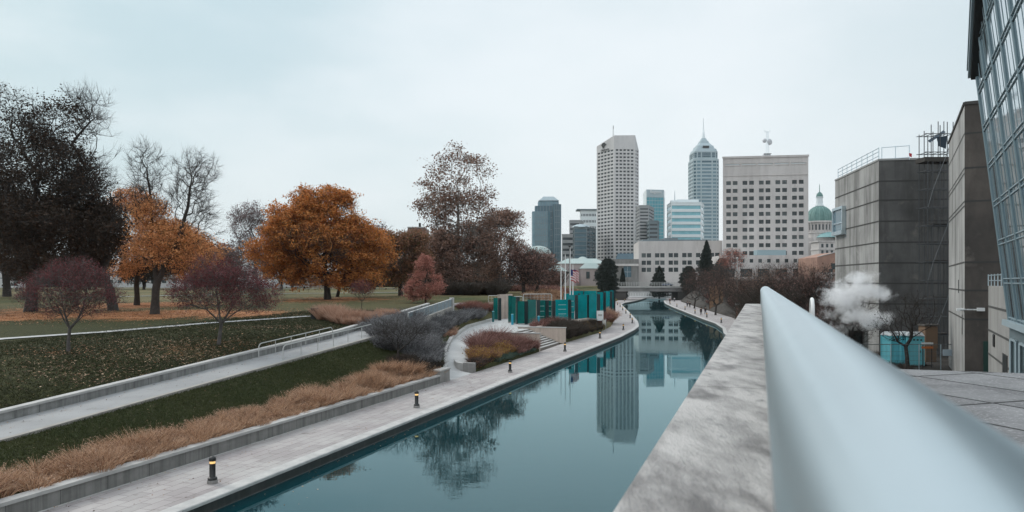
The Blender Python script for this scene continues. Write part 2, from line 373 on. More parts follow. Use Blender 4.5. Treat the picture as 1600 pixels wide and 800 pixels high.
# thin pale joint line along the foot of the wall
strip('left_walkway_edging',[u for u in UW if u<51],lambda u:(-22.28,.006),lambda u:(-22.15,.006),M['curb'])
strip('right_walkway',[u for u in UW if u>=13],lambda u:(rwat(u)[0]+.5,),lambda u:(rin(u)[0]+.1,),M['pavers'])
mb=MB(); prev=None
for u in UW:
    w=rwat(u)[0]; q=[XY(u,w+.5)+(0.0,),XY(u,w+.5)+(.03,),XY(u,w+.03)+(.03,),XY(u,w)+(0,),XY(u,w)+(-.09,)]
    if prev:
        for i in range(4): mb.quad(prev[i],prev[i+1],q[i+1],q[i])
    prev=q
tag(mb.build('right_curb',M['curb']),kind='structure')
canal_face('right_canal_wall',rwat,-1)
# far end of the canal
mb=MB(); a=XY(345,-61); b=XY(345,-32); c=XY(5000,-32); d=XY(5000,-61)
mb.quad(a+(5.1,),b+(5.1,),c+(5.1,),d+(5.1,)); mb.quad(a+(-1,),b+(-1,),b+(5.1,),a+(5.1,))
tag(mb.build('far_street',M['path']),kind='structure')
# curved path + memorial plaza
strip('curved_path',[u for u in US if 51.6<=u<=136],lambda u:((PL(u)[0]),PL(u)[1]+.004),lambda u:(PR(u)[0] if u>56.4 else -22.3,PR(u)[1]+.004 if u>56.4 else .004),M['path'])
# ramp slab
strip('ramp_path',[u for u in US if -60<=u<=100],lambda u:(rlow(u)[0]-2.98,rampz(u)[0]),lambda u:(rlow(u)[0]-.02,rampz(u)[0]),M['ramp'])

# ---------------------------------------------------------------- walls on the left bank
def wall_sweep(mb, us, fn, t, zbot, ztop, m=0):
    """wall whose front (canal side) face follows fn(u)->v, t thick away from the canal"""
    prev=None
    for u in us:
        v=fn(u); zt=ztop(u); zb=zbot(u)
        q=[XY(u,v)+(zb,),XY(u,v)+(zt,),XY(u,v-t)+(zt,),XY(u,v-t)+(zb,)]
        if prev:
            for i in range(3): mb.quad(prev[i],prev[i+1],q[i+1],q[i],m)
        else: mb.quad(q[0],q[1],q[2],q[3],m)
        prev=q
    mb.quad(prev[3],prev[2],prev[1],prev[0],m)
t=thing('retaining_wall','low streaked concrete retaining wall between the tan grass and the left walkway','wall',XY(20,-22.4)+(0,))
us=[u for u in US if -60<=u<=49.4]+[49.6]
def LB(o,t): o.location=-Vector(t.location); return o     # keeps world coordinates of a child built in place
mb=MB(); wall_sweep(mb,us,lambda u:-22.3,.34,lambda u:-.2,lambda u:.52); LB(mb.build('wall_face',mat('wall_concrete',(.27,.265,.25),.88,(.20,.195,.185),1.2,streak=((.06,.06,.055),.75,3.2,.12),bump=.4,bscale=14,rot=TH-PI/2,brick=(1.9,30,.01,(.25,.25,.25),0,.1)),t),t)
mb=MB(); wall_sweep(mb,us,lambda u:-22.24,.5,lambda u:.521,lambda u:.64); LB(mb.build('wall_cap',M['cap'],t,bevel=.012),t)
t=thing('gate_pillar','square concrete pillar ending the low wall where the curved path begins','pillar',XY(50.4,-22.5)+(0,))
mb=MB(); mb.box(XY(50.5,-22.55)+(.42,),(.55,1.8,.9),-TH); LB(mb.build('shaft',M['conc'],t),t)
mb=MB(); mb.box(XY(50.5,-22.55)+(.93,),(.66,1.92,.12),-TH); LB(mb.build('cap',M['cap'],t,bevel=.015),t)
t=thing('ramp_wall','long stepped concrete wall with a pale cap on the park side of the ramp','wall',XY(30,-32.6)+(1,))
us=[u for u in US if -60<=u<=88]
mb=MB(); wall_sweep(mb,us,lambda u:rlow(u)[0]-3.0,.34,lambda u:rampz(u)[0]-.5,lambda u:rampz(u)[0]+.38); LB(mb.build('wall_face',mat('ramp_wall_concrete',(.30,.30,.29),.88,(.21,.21,.20),1.0,streak=((.05,.05,.05),.7,3.2,.3),bump=.4,bscale=14,rot=TH-PI/2,brick=(2.2,30,.012,(.2,.2,.2),0,.12)),t),t)
mb=MB(); wall_sweep(mb,us,lambda u:rlow(u)[0]-2.95,.46,lambda u:rampz(u)[0]+.381,lambda u:rampz(u)[0]+.50); LB(mb.build('wall_cap',M['cap'],t,bevel=.012),t)
mb=MB(); wall_sweep(mb,us,lambda u:rlow(u)[0]+.28,.3,lambda u:rampz(u)[0]-(.9 if u<66 else 3.2),lambda u:rampz(u)[0]+.06)
t=mb.build('ramp_kerb',mat('kerb_beige',(.34,.32,.29),.85,(.27,.25,.23),1.3,bump=.3)); tag(t,'pale concrete kerb and retaining edge along the canal side of the ramp','kerb')
# curved path kerb (left side)
mb=MB(); wall_sweep(mb,[u for u in US if 51.6<=u<=120],lambda u:PL(u)[0]+.06,.36,lambda u:PL(u)[1]-.6,lambda u:PL(u)[1]+.34)
tag(mb.build('path_kerb_wall',M['cap'],bevel=.012),'low pale concrete edging curving beside the white path under the grey shrubs','wall')
# handrails on the ramp
def handrail(u0,u1,off,label,n):
    t=thing('handrail',label,'handrail',XY(u0,rlow(u0)[0]+off)+(rampz(u0)[0],),group='handrails on the ramp')
    pt=lambda u,h:Vector(XY(u,rlow(u)[0]+off)+(rampz(u)[0]+h,))
    mb=MB(); pts=[pt(u0,.02),pt(u0,.75),pt(u0+.12,.88),pt(u0+.3,.93)]+[pt(u0+(u1-u0)*k/12,.93) for k in range(1,12)]+[pt(u1-.3,.93),pt(u1-.1,.86),pt(u1,.7),pt(u1,.02)]
    mb.tube(pts,.035,8); LB(mb.build('rail',M['railpaint'],t),t)
    for k in range(1,n):
        u=u0+(u1-u0)*k/n; mb=MB(); mb.tube([pt(u,-.02),pt(u,.92)],.028,8); LB(mb.build('post',M['railpaint'],t),t)
handrail(41.9,51.0,-2.75,'pale tubular handrail beside the cap of the upper ramp wall',5)
handrail(41.4,53.6,-.45,'pale tubular handrail on the open canal side of the ramp',6)
# panel guard at the top of the ramp
t=thing('guard_rail','long bluish metal mesh guard at the top end of the ramp','railing',XY(70,rlow(70)[0])+(rampz(70)[0],))
def gp(u,h): return Vector(XY(u,rlow(u)[0]+.12)+(rampz(u)[0]+h,))
mb=MB(); ug=[64+k*2.4 for k in range(11)]
mb.tube([gp(u,1.06) for u in ug],.05,6); LB(mb.build('top_rail',M['white'],t),t)
mb=MB()
for i in range(len(ug)-1):
    a,b=ug[i]+.08,ug[i+1]-.08; mb.quad(gp(a,.12),gp(b,.12),gp(b,.98),gp(a,.98)); 
    for k in range(1,9):
        w=a+(b-a)*k/9; mb.bar(gp(w,.1)+Vector((0,-.02,0)),gp(w,1.0)+Vector((0,-.02,0)),.03,m=1)
LB(mb.build('mesh_panel',[mat('blue_grey_panel',(.16,.21,.24),.5),M['steel']],t),t)
for u in ug:
    mb=MB(); mb.bar(gp(u,-.1),gp(u,1.1),.09); LB(mb.build('post',M['railpaint'],t),t)
mb=MB(); mb.box(XY(88.1,rlow(88)[0]+.1)+(rampz(88)[0]+.35,),(.5,.5,1.75),-TH); tag(mb.build('end_post',M['cap'],bevel=.02),'square white post at the top end of the mesh guard','post')

# planter round the mound shrub, stair and its flank walls
t=thing('planter_curb','short curved pale stone curb at the mouth of the curved path','curb',XY(57.3,-23)+(0,))
mb=MB(); pts=[(56.6,-22.45),(56.65,-23.2),(57.1,-23.9),(58.1,-24.5),(59.5,-25.2)]
for i in range(len(pts)-1):
    a=XY(*pts[i]); b=XY(*pts[i+1]); d=Vector((b[0]-a[0],b[1]-a[1])); n=Vector((-d.y,d.x)).normalized()*.2
    mb.prism([(a[0]+n.x,a[1]+n.y),(a[0]-n.x,a[1]-n.y),(b[0]-n.x,b[1]-n.y),(b[0]+n.x,b[1]+n.y)],-.1,.72+.003*i)
LB(mb.build('stone',M['cap'],t),t)
mb=MB(); mb.box(XY(56.55,-22.75)+(.35,),(1.0,.42,.9),-TH); LB(mb.build('end_block',M['conc'],t,bevel=.02),t)
def flank(u,label,z1):
    t=thing('stair_wall',label,'wall',XY(u,-24)+(0,),group='walls flanking the stair')
    mb=MB(); mb.box(XY(u,-25.3)+(z1/2-.1,),(6.0,.4,z1),-TH); LB(mb.build('wall_face',mat('beige_wall',(.56,.46,.39),.88,(.46,.37,.315),.8,streak=((.2,.16,.13),.5,2.5,.2),bump=.3),t),t)
    mb=MB(); mb.box(XY(u,-25.3)+(z1-.04,),(6.12,.52,.1),-TH); LB(mb.build('cap',M['cap'],t,bevel=.01),t)
flank(75.6,'beige stair flank wall half hidden behind the reddish mound shrub',2.0)
flank(86.6,'beige stair flank wall beside the dark planter bush',1.95)
t=thing('stair','wide pale concrete stair climbing from the walkway to the glass memorial','stair',XY(80.5,-24)+(0,))
mb=MB()
for k in range(10):
    v=-23.0-.42*k; z=.17*(k+1); q=[XY(75.85,v),XY(86.35,v),XY(86.35,-27.2),XY(75.85,-27.2)]
    mb.prism([q[0],q[3],q[2],q[1]][::-1],-.2+.001*k,z-.05,m=0); q=[XY(75.86,v+.04),XY(86.34,v+.04),XY(86.34,v-.42),XY(75.86,v-.42)]; mb.prism(q[::-1],z-.05,z,m=1)
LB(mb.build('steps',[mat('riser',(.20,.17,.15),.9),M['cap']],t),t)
# terrace planter walls beyond the stair
def wseg(name,label,pts,z0,z1,th,m,cat='wall'):
    mb=MB()
    for i in range(len(pts)-1):
        a=pts[i]; b=pts[i+1]; d=Vector((b[0]-a[0],b[1]-a[1])); n=Vector((-d.y,d.x)).normalized()*th/2
        mb.prism([(a[0]+n.x,a[1]+n.y),(a[0]-n.x,a[1]-n.y),(b[0]-n.x,b[1]-n.y),(b[0]+n.x,b[1]+n.y)][::-1],z0+.002*i,z1+.002*i)
    return tag(mb.build(name,m,bevel=.015),label,cat)
beige=mat('beige_plaza_wall',(.54,.45,.385),.88,(.42,.345,.30),.8,streak=((.18,.15,.12),.5,2,.2),bump=.3)
wseg('plaza_wall','beige wall with pale top between the dark bush and the small signboard',[XY(88,-26.2),XY(98,-26.0),XY(106,-25.2),XY(112,-24.6)],-.2,1.95,.4,beige)
wseg('plaza_wall','short beige wall end past the pink bushes by the last glass panel',[XY(119,-25.6),XY(130,-27.4)],-.2,2.2,.4,beige)
p=atd(890,466,106); 
t=thing('sign_block','small white boxy sign in front of the right glass panels','sign',at(873+17,520,.0))
# curved memorial back wall, left of the panels
p0=atd(779,484,113); p1=atd(797,484,118)
t=wseg('back_wall','tall beige wall standing behind the leftmost glass panels',[(p0.x,p0.y),(p1.x+.2,p1.y)],1.6,5.5,.4,beige)

# ---------------------------------------------------------------- parapet, terrace, rail on the camera side
t=thing('parapet','long mottled stone parapet running away from the camera under the steel rail','parapet',XY(6,0)+(H-.39,))
mb=MB(); q=[XY(-3,-.238),XY(-3,.30),XY(13.6,.30),XY(13.6,-.238)]; mb.prism(q[::-1] if False else [q[0],q[1],q[2],q[3]],H-.39-.12,H-.39)
LB(mb.build('coping',M['parapet'],t,bevel=.006),t)
mb=MB(); q=[XY(-3,-.20),XY(-3,.26),XY(13.56,.26),XY(13.56,-.20)]; mb.prism(q,H-1.45,H-.511); LB(mb.build('wall_face',M['conc'],t),t)
# terrace body down to the water
mb=MB(); q=[XY(-3.0,-.15),XY(-3.0,9.5),XY(13.55,9.5),XY(13.55,-.15)]; mb.prism(q,-1.2,H-1.56)
tag(mb.build('terrace_wall',M['conc']),'concrete terrace body dropping to the canal below the parapet','wall')
mb=MB(); q=[XY(-3.0,.262),XY(-3.0,9.6),XY(13.62,9.6),XY(13.62,.262)]; mb.prism(q,H-1.56+.002,H-1.45)
tag(mb.build('terrace_floor',M['terrace']),kind='structure')
t=thing('steel_rail','fat brushed steel handrail seen from very close, ending in a bent tip','handrail',XY(5,.09)+(H-.235,))
RV,RZ,RR=.0895,H-.155,.08
mb=MB(); mb.tube([XY(u,RV)+(RZ,) for u in [-2.5,-1,-.3,0,.3,.6,1,1.5,2,3,4,6,8,10,12.2]],RR,40); LB(mb.build('rail',M['steel'],t),t)
mb=MB(); mb.tube([XY(12.2,RV)+(RZ,),XY(12.24,RV)+(RZ,)],RR*1.02,40); LB(mb.build('joint',M['steel'],t),t)
mb=MB(); mb.tube([XY(12.24,RV)+(RZ,)]+[XY(12.75+.14*math.sin(a),RV)+(RZ-.14+.14*math.cos(a),) for a in np.linspace(0,PI/2,8)]+[XY(12.89,RV)+(H-.40,)],RR,32); LB(mb.build('bent_end',M['steel'],t),t)
for u in (1.9,4.4,6.9,9.4):
    mb=MB(); mb.tube([XY(u,RV)+(RZ-.05,),XY(u,RV)+(H-.40,)],.022,12); LB(mb.build('bracket',M['steel'],t),t)
t=thing('loop_handrail','thin pale hooped handrail end rising behind the fat steel rail','handrail',XY(12.9,1.0)+(H-1.45,))
b=atd(1268,470,13.0); uu,vv=UV(b.x,b.y); top=H-(467-HZ)*13/F
mb=MB(); mb.tube([XY(uu-.35,vv)+(H-1.45,),XY(uu-.35,vv)+(top-.22,)]+[XY(uu-.13-.22*math.cos(a),vv)+(top-.22+.22*math.sin(a),) for a in np.linspace(.2,PI-.2,9)]+[XY(uu+.09,vv)+(top-.22,),XY(uu+.09,vv)+(H-1.45,)],.03,10)
LB(mb.build('hoop',M['white'],t),t)
# litter stain patch & drain on the terrace
# ---------------------------------------------------------------- bollards
def bollard():
    t=thing('bollard_light','x','bollard',(0,0,0))
    mb=MB(); mb.lathe([(.19,-.02),(.19,.11),(.18,.13)],n=20); mb.build('footing',M['footing'],t)
    mb=MB(); mb.lathe([(.17,.131),(.17,.2),(.16,.22),(.115,.225),(.11,.23),(.11,.72)],n=20); mb.build('post',M['black'],t)
    mb=MB(); mb.lathe([(.10,.721),(.102,.83)],n=20); mb.build('lamp',M['amber'],t)
    mb=MB(); mb.lathe([(.125,.831),(.13,.85),(.128,.92),(.11,.97),(.07,1.0),(.0001,1.01)],n=20); c=mb
    c.tube([(.115*math.cos(a),.115*math.sin(a),.73) for a in np.linspace(0,2*PI,17)],.012,6)
    c.build('hood',M['black'],t)
    return t
b0=bollard(); first=True
Lb=[(332,755,'black bollard light on a grey footing, nearest to the camera on the left walkway'),
(651,637,'black bollard light beside the low wall, second from the camera on the left walkway'),
(797,582,'black bollard light in front of the reddish mound shrub'),
(882.7,549.5,'black bollard light in front of the stair beside the beige flank wall'),
(937.4,529,'black bollard light in front of the dark bush and beige plaza wall'),
(974,516,'black bollard light at the widest bulge of the left walkway, sixth from the camera'),
(988,505,'seventh black bollard light along the left walkway, just past its bulge'),
(984.7,497,'eighth black bollard light along the left walkway, counted from the camera'),
(978,490,'ninth black bollard light along the left walkway, counted from the camera'),
(973,485,'tenth black bollard light along the left walkway, counted from the camera'),
(969,479.5,'eleventh black bollard light along the left walkway near the far curve'),
(965,477,'far black bollard light at the inner side of the left walkway'),
(976,471,'farthest black bollard light on the left walkway before the bridge')]
q=lambda x,y:(960+x/6.667,400+y/6.667)
Rb=[(q(1113,700),'black bollard light on the right walkway, nearest to the parapet'),
(q(963,640),'black bollard light behind the two walkers on the right walkway'),
(q(840,600),'black bollard light between the two pairs of walkers'),
(q(736,562),'fourth black bollard light from the parapet on the right walkway'),
(q(651,530),'fifth black bollard light from the parapet on the right walkway'),
(q(580,505),'farthest black bollard light on the right walkway near the bridge')]
for (x,y,l,g) in [(a,b,c,'bollard lights along the left walkway') for a,b,c in Lb]+[(a[0],a[1],c,'bollard lights along the right walkway') for a,c in Rb]:
    o=b0 if first else copy_tree(b0); first=False
    p=at(x,y,0); uu,vv=UV(p.x,p.y)
    if 'left' in g: vv=min(vv,vwat(uu)[0]-.75); vv=max(vv,vin(uu)[0]+.4)
    else: vv=max(vv,rwat(uu)[0]+.75); vv=min(vv,rin(uu)[0]-.3)
    o.location=XY(uu,vv)+(0,); o['label']=l; o['group']=g

# ---------------------------------------------------------------- glass memorial panels
def glassm(n,c,v): return mat(n,c,.12,v,.8,alpha=.93)
G1=glassm('dark_green_glass',(.004,.16,.14),(.003,.11,.10)); G2=glassm('teal_glass',(.0,.28,.30),(.0,.21,.225)); Gd=mat('smoked_frame',(.008,.022,.024),.3)
ETCH=mat('etched_line',(.3,.5,.48),.5)
Z4=lambda x,y:(760+x/7.27,440+y/7.27)
pan=[(80,130,185,440,0,'narrow dark green glass panel at the far left by the cyan post'),
(250,285,160,470,0,'dark green glass panel left of the first cyan audio post'),
(290,335,170,480,0,'dark green glass panel standing behind the first cyan audio post'),
(358,430,222,490,0,'green glass panel right of the first white gap, front row'),
(465,565,205,485,0,'broad green glass panel left of the second cyan post'),
(585,668,212,478,0,'green glass panel with pale etched lines behind the second cyan post'),
(698,742,215,470,0,'slim green glass panel right of the smoked post'),
(780,925,205,440,1,'brighter teal glass panel with pale etched lines in the middle'),
(935,1000,150,435,1,'tall teal glass panel just right of the middle panel'),
(1032,1142,150,432,1,'broad bright teal glass panel above the dark bush'),
(1165,1252,140,430,1,'teal glass panel left of the small white sign'),
(1256,1325,120,400,1,'teal glass panel just behind the small white sign'),
(1334,1400,110,360,1,'tall teal glass panel second from the right end'),
(1402,1440,100,355,1,'tall narrow teal glass panel at the right end of the row'),
(880,1035,135,300,1,'teal glass panel in the back row above the middle'),
(950,1100,105,300,1,'back row teal glass panel near the flagpoles'),
(1110,1250,105,300,1,'back row teal glass panel toward the right end')]
for i,(x0,x1,y0,y1,k,l) in enumerate(pan):
    zb=1.7; a=Z4(x0,y0); b=Z4(x1,y1); 
    yb=b[1] if i<14 else 440+ (500-440)*.8
    d=(H-zb)*F/(yb-HZ); 
    if i>=14: d=(H-zb)*F/(487-HZ)
    A=atd(a[0],a[1],d-.25); B=atd(b[0],a[1],d+.35*(1 if i%2 else -1)); B.z=A.z
    t=thing('glass_screen',l,'glass screen',((A.x+B.x)/2,(A.y+B.y)/2,zb),group='teal glass panels of the memorial')
    mb=MB(); dv=(B-A).normalized(); n=Vector((-dv.y,dv.x,0))*.05; 
    mb.prism([(A-n).xy[:],(B-n).xy[:],(B+n).xy[:],(A+n).xy[:]],zb+.15,A.z); LB(mb.build('glass',G2 if k else G1,t),t)
    mb=MB(); n2=n*1.7; mb.prism([(A-n2).xy[:],(B-n2).xy[:],(B+n2).xy[:],(A+n2).xy[:]],zb-.02,zb+.16); LB(mb.build('base_strip',M['cap'],t),t)
    mb=MB(); e=dv*.24; P0=B+dv*.05; mb.prism([(P0-n2).xy[:],(P0+e*2-n2).xy[:],(P0+e*2+n2).xy[:],(P0+n2).xy[:]],zb,A.z-.02); LB(mb.build('dark_post',Gd,t),t)
    if k==0 or i in (7,8):
        for r in range(3):
            mb=MB(); z=zb+ (A.z-zb)*(.3+.22*r); f0=A+(B-A)*.25-n*1.06; f1=A+(B-A)*.85-n*1.06
            if i in (5,6,7,8): mb.quad(Vector((f0.x,f0.y,z)),Vector((f1.x,f1.y,z)),Vector((f1.x,f1.y,z+.07)),Vector((f0.x,f0.y,z+.07)))
            if mb.v: LB(mb.build('etched_line',ETCH,t),t)
for (x,yt,yb,l) in ((770.5,486,503,'short teal post left of the white figure-like lamp'),(800.6,490.5,507.5,'bright cyan audio post on the left of the stair top'),(841.8,493.5,509.5,'bright cyan audio post at the head of the stair')):
    p=at(x,yb,1.7); h=(yb-yt)*p.y/F
    t=thing('audio_post',l,'post',p,group='cyan posts at the memorial')
    mb=MB(); mb.lathe([(.16,0),(.16,h-.08)],n=16); mb.build('shaft',mat('cyan_paint',(.02,.30,.42) if x>780 else (.01,.14,.15),.4),t)
    mb=MB(); mb.lathe([(.165,h-.079),(.165,h-.02),(.10,h)],n=16); mb.build('cap',mat('cyan_light',(.25,.55,.62),.4),t)
# white railings behind
for (x0,x1,y,d,l) in ((763,800,462,118,'pale low railing at the left behind the glass panels'),(800,817,463.5,114,'short pale railing behind the green panels'),(818,862,459.5,116,'pale railing with rounded corner behind the green panels')):
    A=atd(x0,y,d); B=atd(x1,y,d+1); zb=A.z-1.0 if y!=459.5 else A.z-1.1
    t=thing('plaza_railing',l,'railing',(A.x,A.y,zb),group='pale railings behind the memorial')
    mb=MB(); mb.tube([(A.x,A.y,zb),(A.x,A.y,A.z-.1),(A.x+.1,A.y,A.z),(B.x-.15,B.y,A.z),(B.x,B.y,A.z-.15),(B.x,B.y,zb)],.06,6); LB(mb.build('rail_frame',M['railpaint'],t),t)
    mb=MB(); n=max(3,int((x1-x0)/5))
    for k in range(1,n): f=A.lerp(B,k/n); mb.bar((f.x,f.y,zb),(f.x,f.y,A.z),.035)
    f0=A.lerp(B,.02);f1=A.lerp(B,.98); mb.bar((f0.x,f0.y,zb+.15),(f1.x,f1.y,zb+.15),.05); mb.bar((f0.x,f0.y,zb+.6),(f1.x,f1.y,zb+.6),.04)
    LB(mb.build('balusters',M['railpaint'],t),t)
    # a base wall carries each railing
    wseg('railing_wall','low pale wall carrying a railing, '+('left of the green panels' if x0==763 else 'behind the first green panels' if x0==800 else 'behind the broad green panels'),[(A.x,A.y),(B.x,B.y)],1.0,zb,.3,beige)
# sign block & thin white frame sign
p=at(880.5,519,.0); t0=[o for o in COL.objects if o.name=='sign_block'][0]; A=atd(937.5,501,112)
t0.location=(A.x,A.y,A.z); mb=MB(); mb.box((.0,0,.75),(1.0,.35,1.5)); mb.build('board',M['white'],t0,bevel=.02); mb=MB(); mb.box((0,-.18,.85),(.6,.012,.3)); mb.build('inset',M['cap'],t0)
p=at(944,518,.0); t=thing('signboard_frame','thin tall pale signboard frame at the edge of the walkway by pink bushes','sign',XY(*UV(p.x,p.y))+(0,))
mb=MB(); mb.tube([(-.25,0,0),(-.25,0,1.9),(.25,0,1.9),(.25,0,0)],.03,6); mb.build('frame',M['railpaint'],t); mb=MB(); mb.box((0,0,1.35),(.44,.03,.8)); mb.build('board',mat('sign_face',(.5,.47,.42),.6),t)
# ---------------------------------------------------------------- flagpoles
def flag(mb,x0,z0,w,h,cols,stripes):
    n=10
    for r in range(stripes):
        za=z0-h*r/stripes; zb=z0-h*(r+1)/stripes
        for k in range(n):
            f=lambda t:(x0+w*t, .12*math.sin(t*7)*t, -.25*h*t*t)
            a=f(k/n); b=f((k+1)/n)
            m=cols[r%2] if not(r<stripes*.54 and k<n*.4) else 2
            mb.quad((a[0],a[1],zb+a[2]),(b[0],b[1],zb+b[2]),(b[0],b[1],za+b[2]),(a[0],a[1],za+a[2]),m)
FM=[mat('flag_red',(.35,.03,.035),.8),mat('flag_white',(.6,.6,.6),.8),mat('flag_blue',(.02,.03,.12),.8)]
for i,(x,yt,fl,l) in enumerate(((876.6,409,0,'leftmost and shortest of the four white flagpoles'),(883.3,398,0,'white flagpole second from the left, no flag showing'),(890.8,388,1,'tallest white flagpole with a striped flag hanging limp'),(895.2,414,1,'rightmost white flagpole with a striped flag hanging limp'))):
    d=128+i*1.5; p=atd(x,yt,d); t=thing('flagpole',l,'flagpole',(p.x,p.y,1.7),group='flagpoles behind the memorial')
    h=p.z-1.7; mb=MB(); mb.tube([(0,0,0),(0,0,h)],[.12,.06],10); mb.build('pole',M['white'],t)
    mb=MB(); mb.lathe([(.0001,h),(.11,h+.08),(.0001,h+.2)],n=10); mb.build('finial',M['railpaint'],t)
    if fl: mb=MB(); flag(mb,.1,(H-(421-HZ)*d/F)-1.7,1.0,2.0,(0,1),9); mb.build('flag',FM,t)
# ---------------------------------------------------------------- vegetation
def unit(a): return a/np.maximum(np.linalg.norm(a,axis=-1,keepdims=True),1e-9)
def rdir(n,r): return unit(r.normal(size=(n,3)))
def cards(P, size, r, D=None, asp=.6, flat=0.0):
    """one small leaf-shaped quad per point"""
    n=len(P); a=rdir(n,r); b=rdir(n,r)
    if flat: a[:,2]*=(1-flat); b[:,2]*=(1-flat); a=unit(a); b=unit(b)
    b=unit(b-a*(a*b).sum(1,keepdims=True)); s=(size*r.uniform(.6,1.35,n))[:,None]
    c=np.cross(a,b)*s*.12
    V=np.stack([P-a*s*.5,P-b*s*.5*asp+c,P+a*s*.5,P+b*s*.5*asp+c],1).reshape(-1,3)
    return V,np.arange(4*n).reshape(-1,4)
def twigs(P, D, L, w, r, spread=.7, up=.15):
    """tapered slivers from points P heading about D; returns verts, quads, tips"""
    n=len(P); d=unit(D+r.normal(size=(n,3))*spread*.6+np.array([0,0,up])); l=(L*r.uniform(.5,1.3,n))[:,None]
    side=unit(np.cross(d,rdir(n,r)))*w/2
    mid=P+d*l*.5+r.normal(size=(n,3))*l*.06; tip=P+d*l+np.array([0,0,1])*l*.06
    V=np.stack([P-side,P+side,mid+side*.6,mid-side*.6, mid-side*.6,mid+side*.6,tip+side*.15,tip-side*.15],1).reshape(-1,3)
    return V,np.arange(8*n).reshape(-1,4),tip,d
def skeleton(base, limbs, att, bf, seg, r):
    """grow branches to attraction points; returns nodes, parent"""
    P=[];par=[];pl=[]
    def addp(p,q): 
        P.append(np.array(p,float)); par.append(q); pl.append(0 if q<0 else pl[q]+np.linalg.norm(P[-1]-P[q])); return len(P)-1
    ends=[]
    idx=[]
    for li,(pts,start) in enumerate(limbs):
        q=-1 if start is None else idx[start[0]][start[1]]
        ids=[] if start is None else []
        prev=None
        for k,p in enumerate(pts):
            if prev is not None or q>=0:
                a=P[q] if prev is None else P[prev]; L=np.linalg.norm(np.array(p)-a); n=max(1,int(L/seg))
                for t in range(1,n): 
                    f=t/n; prev=addp(a*(1-f)+np.array(p)*f+r.normal(size=3)*seg*.05, q if prev is None else prev)
            prev=addp(p, q if prev is None else prev); ids.append(prev)
        idx.append(ids)
    nt=idx[0][0]
    c=np.array(P[idx[0][-1]]); 
    att=att[np.argsort(np.linalg.norm(att-c,axis=1))]
    cap=len(P)+len(att)*12; A=np.zeros((cap,3)); PLn=np.zeros(cap); n=len(P); A[:n]=P; PLn[:n]=pl; PAR=list(par)
    zmin=base[2]+ (c[2]-base[2])*.62
    for p in att:
        D=np.linalg.norm(A[:n]-p,axis=1); cost=D+bf*PLn[:n]+np.where(A[:n,2]<zmin,50,0)+np.where(A[:n,2]>p[2]+.5,D*.8,0)
        q=int(np.argmin(cost)); a=A[q].copy(); d=p-a; L=np.linalg.norm(d)
        k=max(1,min(10,int(L/seg))); prev=q; off=np.array([0,0,1])*L*.10
        for t in range(1,k+1):
            f=t/k; pt=a+d*f+off*math.sin(f*PI)*.6+(r.normal(size=3)*L*.035 if t<k else 0)
            if n>=cap: break
            A[n]=pt; PLn[n]=PLn[prev]+L/k; PAR.append(prev); prev=n; n+=1
    return A[:n],np.array(PAR[:n])
def branch_mesh(A, par, R, r0, power=.5, minr=0.0, sides=(7,4,3)):
    n=len(A); cnt=np.zeros(n); ch=[[] for _ in range(n)]
    for i in range(n): 
        if par[i]>=0: ch[par[i]].append(i)
    for i in range(n-1,-1,-1):
        if not ch[i]: cnt[i]=1
        if par[i]>=0: cnt[par[i]]+=cnt[i]
    rad=np.maximum(r0,R*(cnt/cnt.max())**power)
    mb=MB(); 
    starts=[(0,-1)]
    while starts:
        i,pp=starts.pop(); chain=[i] if pp<0 else [pp,i]
        while ch[i]:
            k=max(ch[i],key=lambda c:cnt[c])
            for c in ch[i]:
                if c!=k: starts.append((c,i))
            chain.append(k); i=k
        rs=[rad[c] for c in chain]
        if pp>=0: rs[0]=min(rs[0],rs[1]*1.25)
        if max(rs)<minr: continue
        pts=[A[c] for c in chain]
        if pp<0: pts[0]=A[0]; rs[0]*=1.0; pts=[A[0]-np.array([0,0,.3]),A[0]+np.array([0,0,.02])]+pts[1:]; rs=[R*1.55,R*1.3]+rs[1:]
        s_=sides[0] if max(rs)>.12 else (sides[1] if max(rs)>.035 else sides[2])
        mb.tube(pts,rs,s_,0,False)
    return mb,rad,cnt,ch
def sample_ell(E, n, r, shell=.45):
    """E: list of (c(3), rad(3)[, weight])"""
    w=np.array([e[1][0]*e[1][1]*e[1][2] for e in E])**.85; w/=w.sum(); k=r.choice(len(E),n,p=w)
    c=np.array([e[0] for e in E])[k]; ra=np.array([e[1] for e in E])[k]
    return c+rdir(n,r)*ra*(r.uniform(0,1,n)**shell)[:,None]
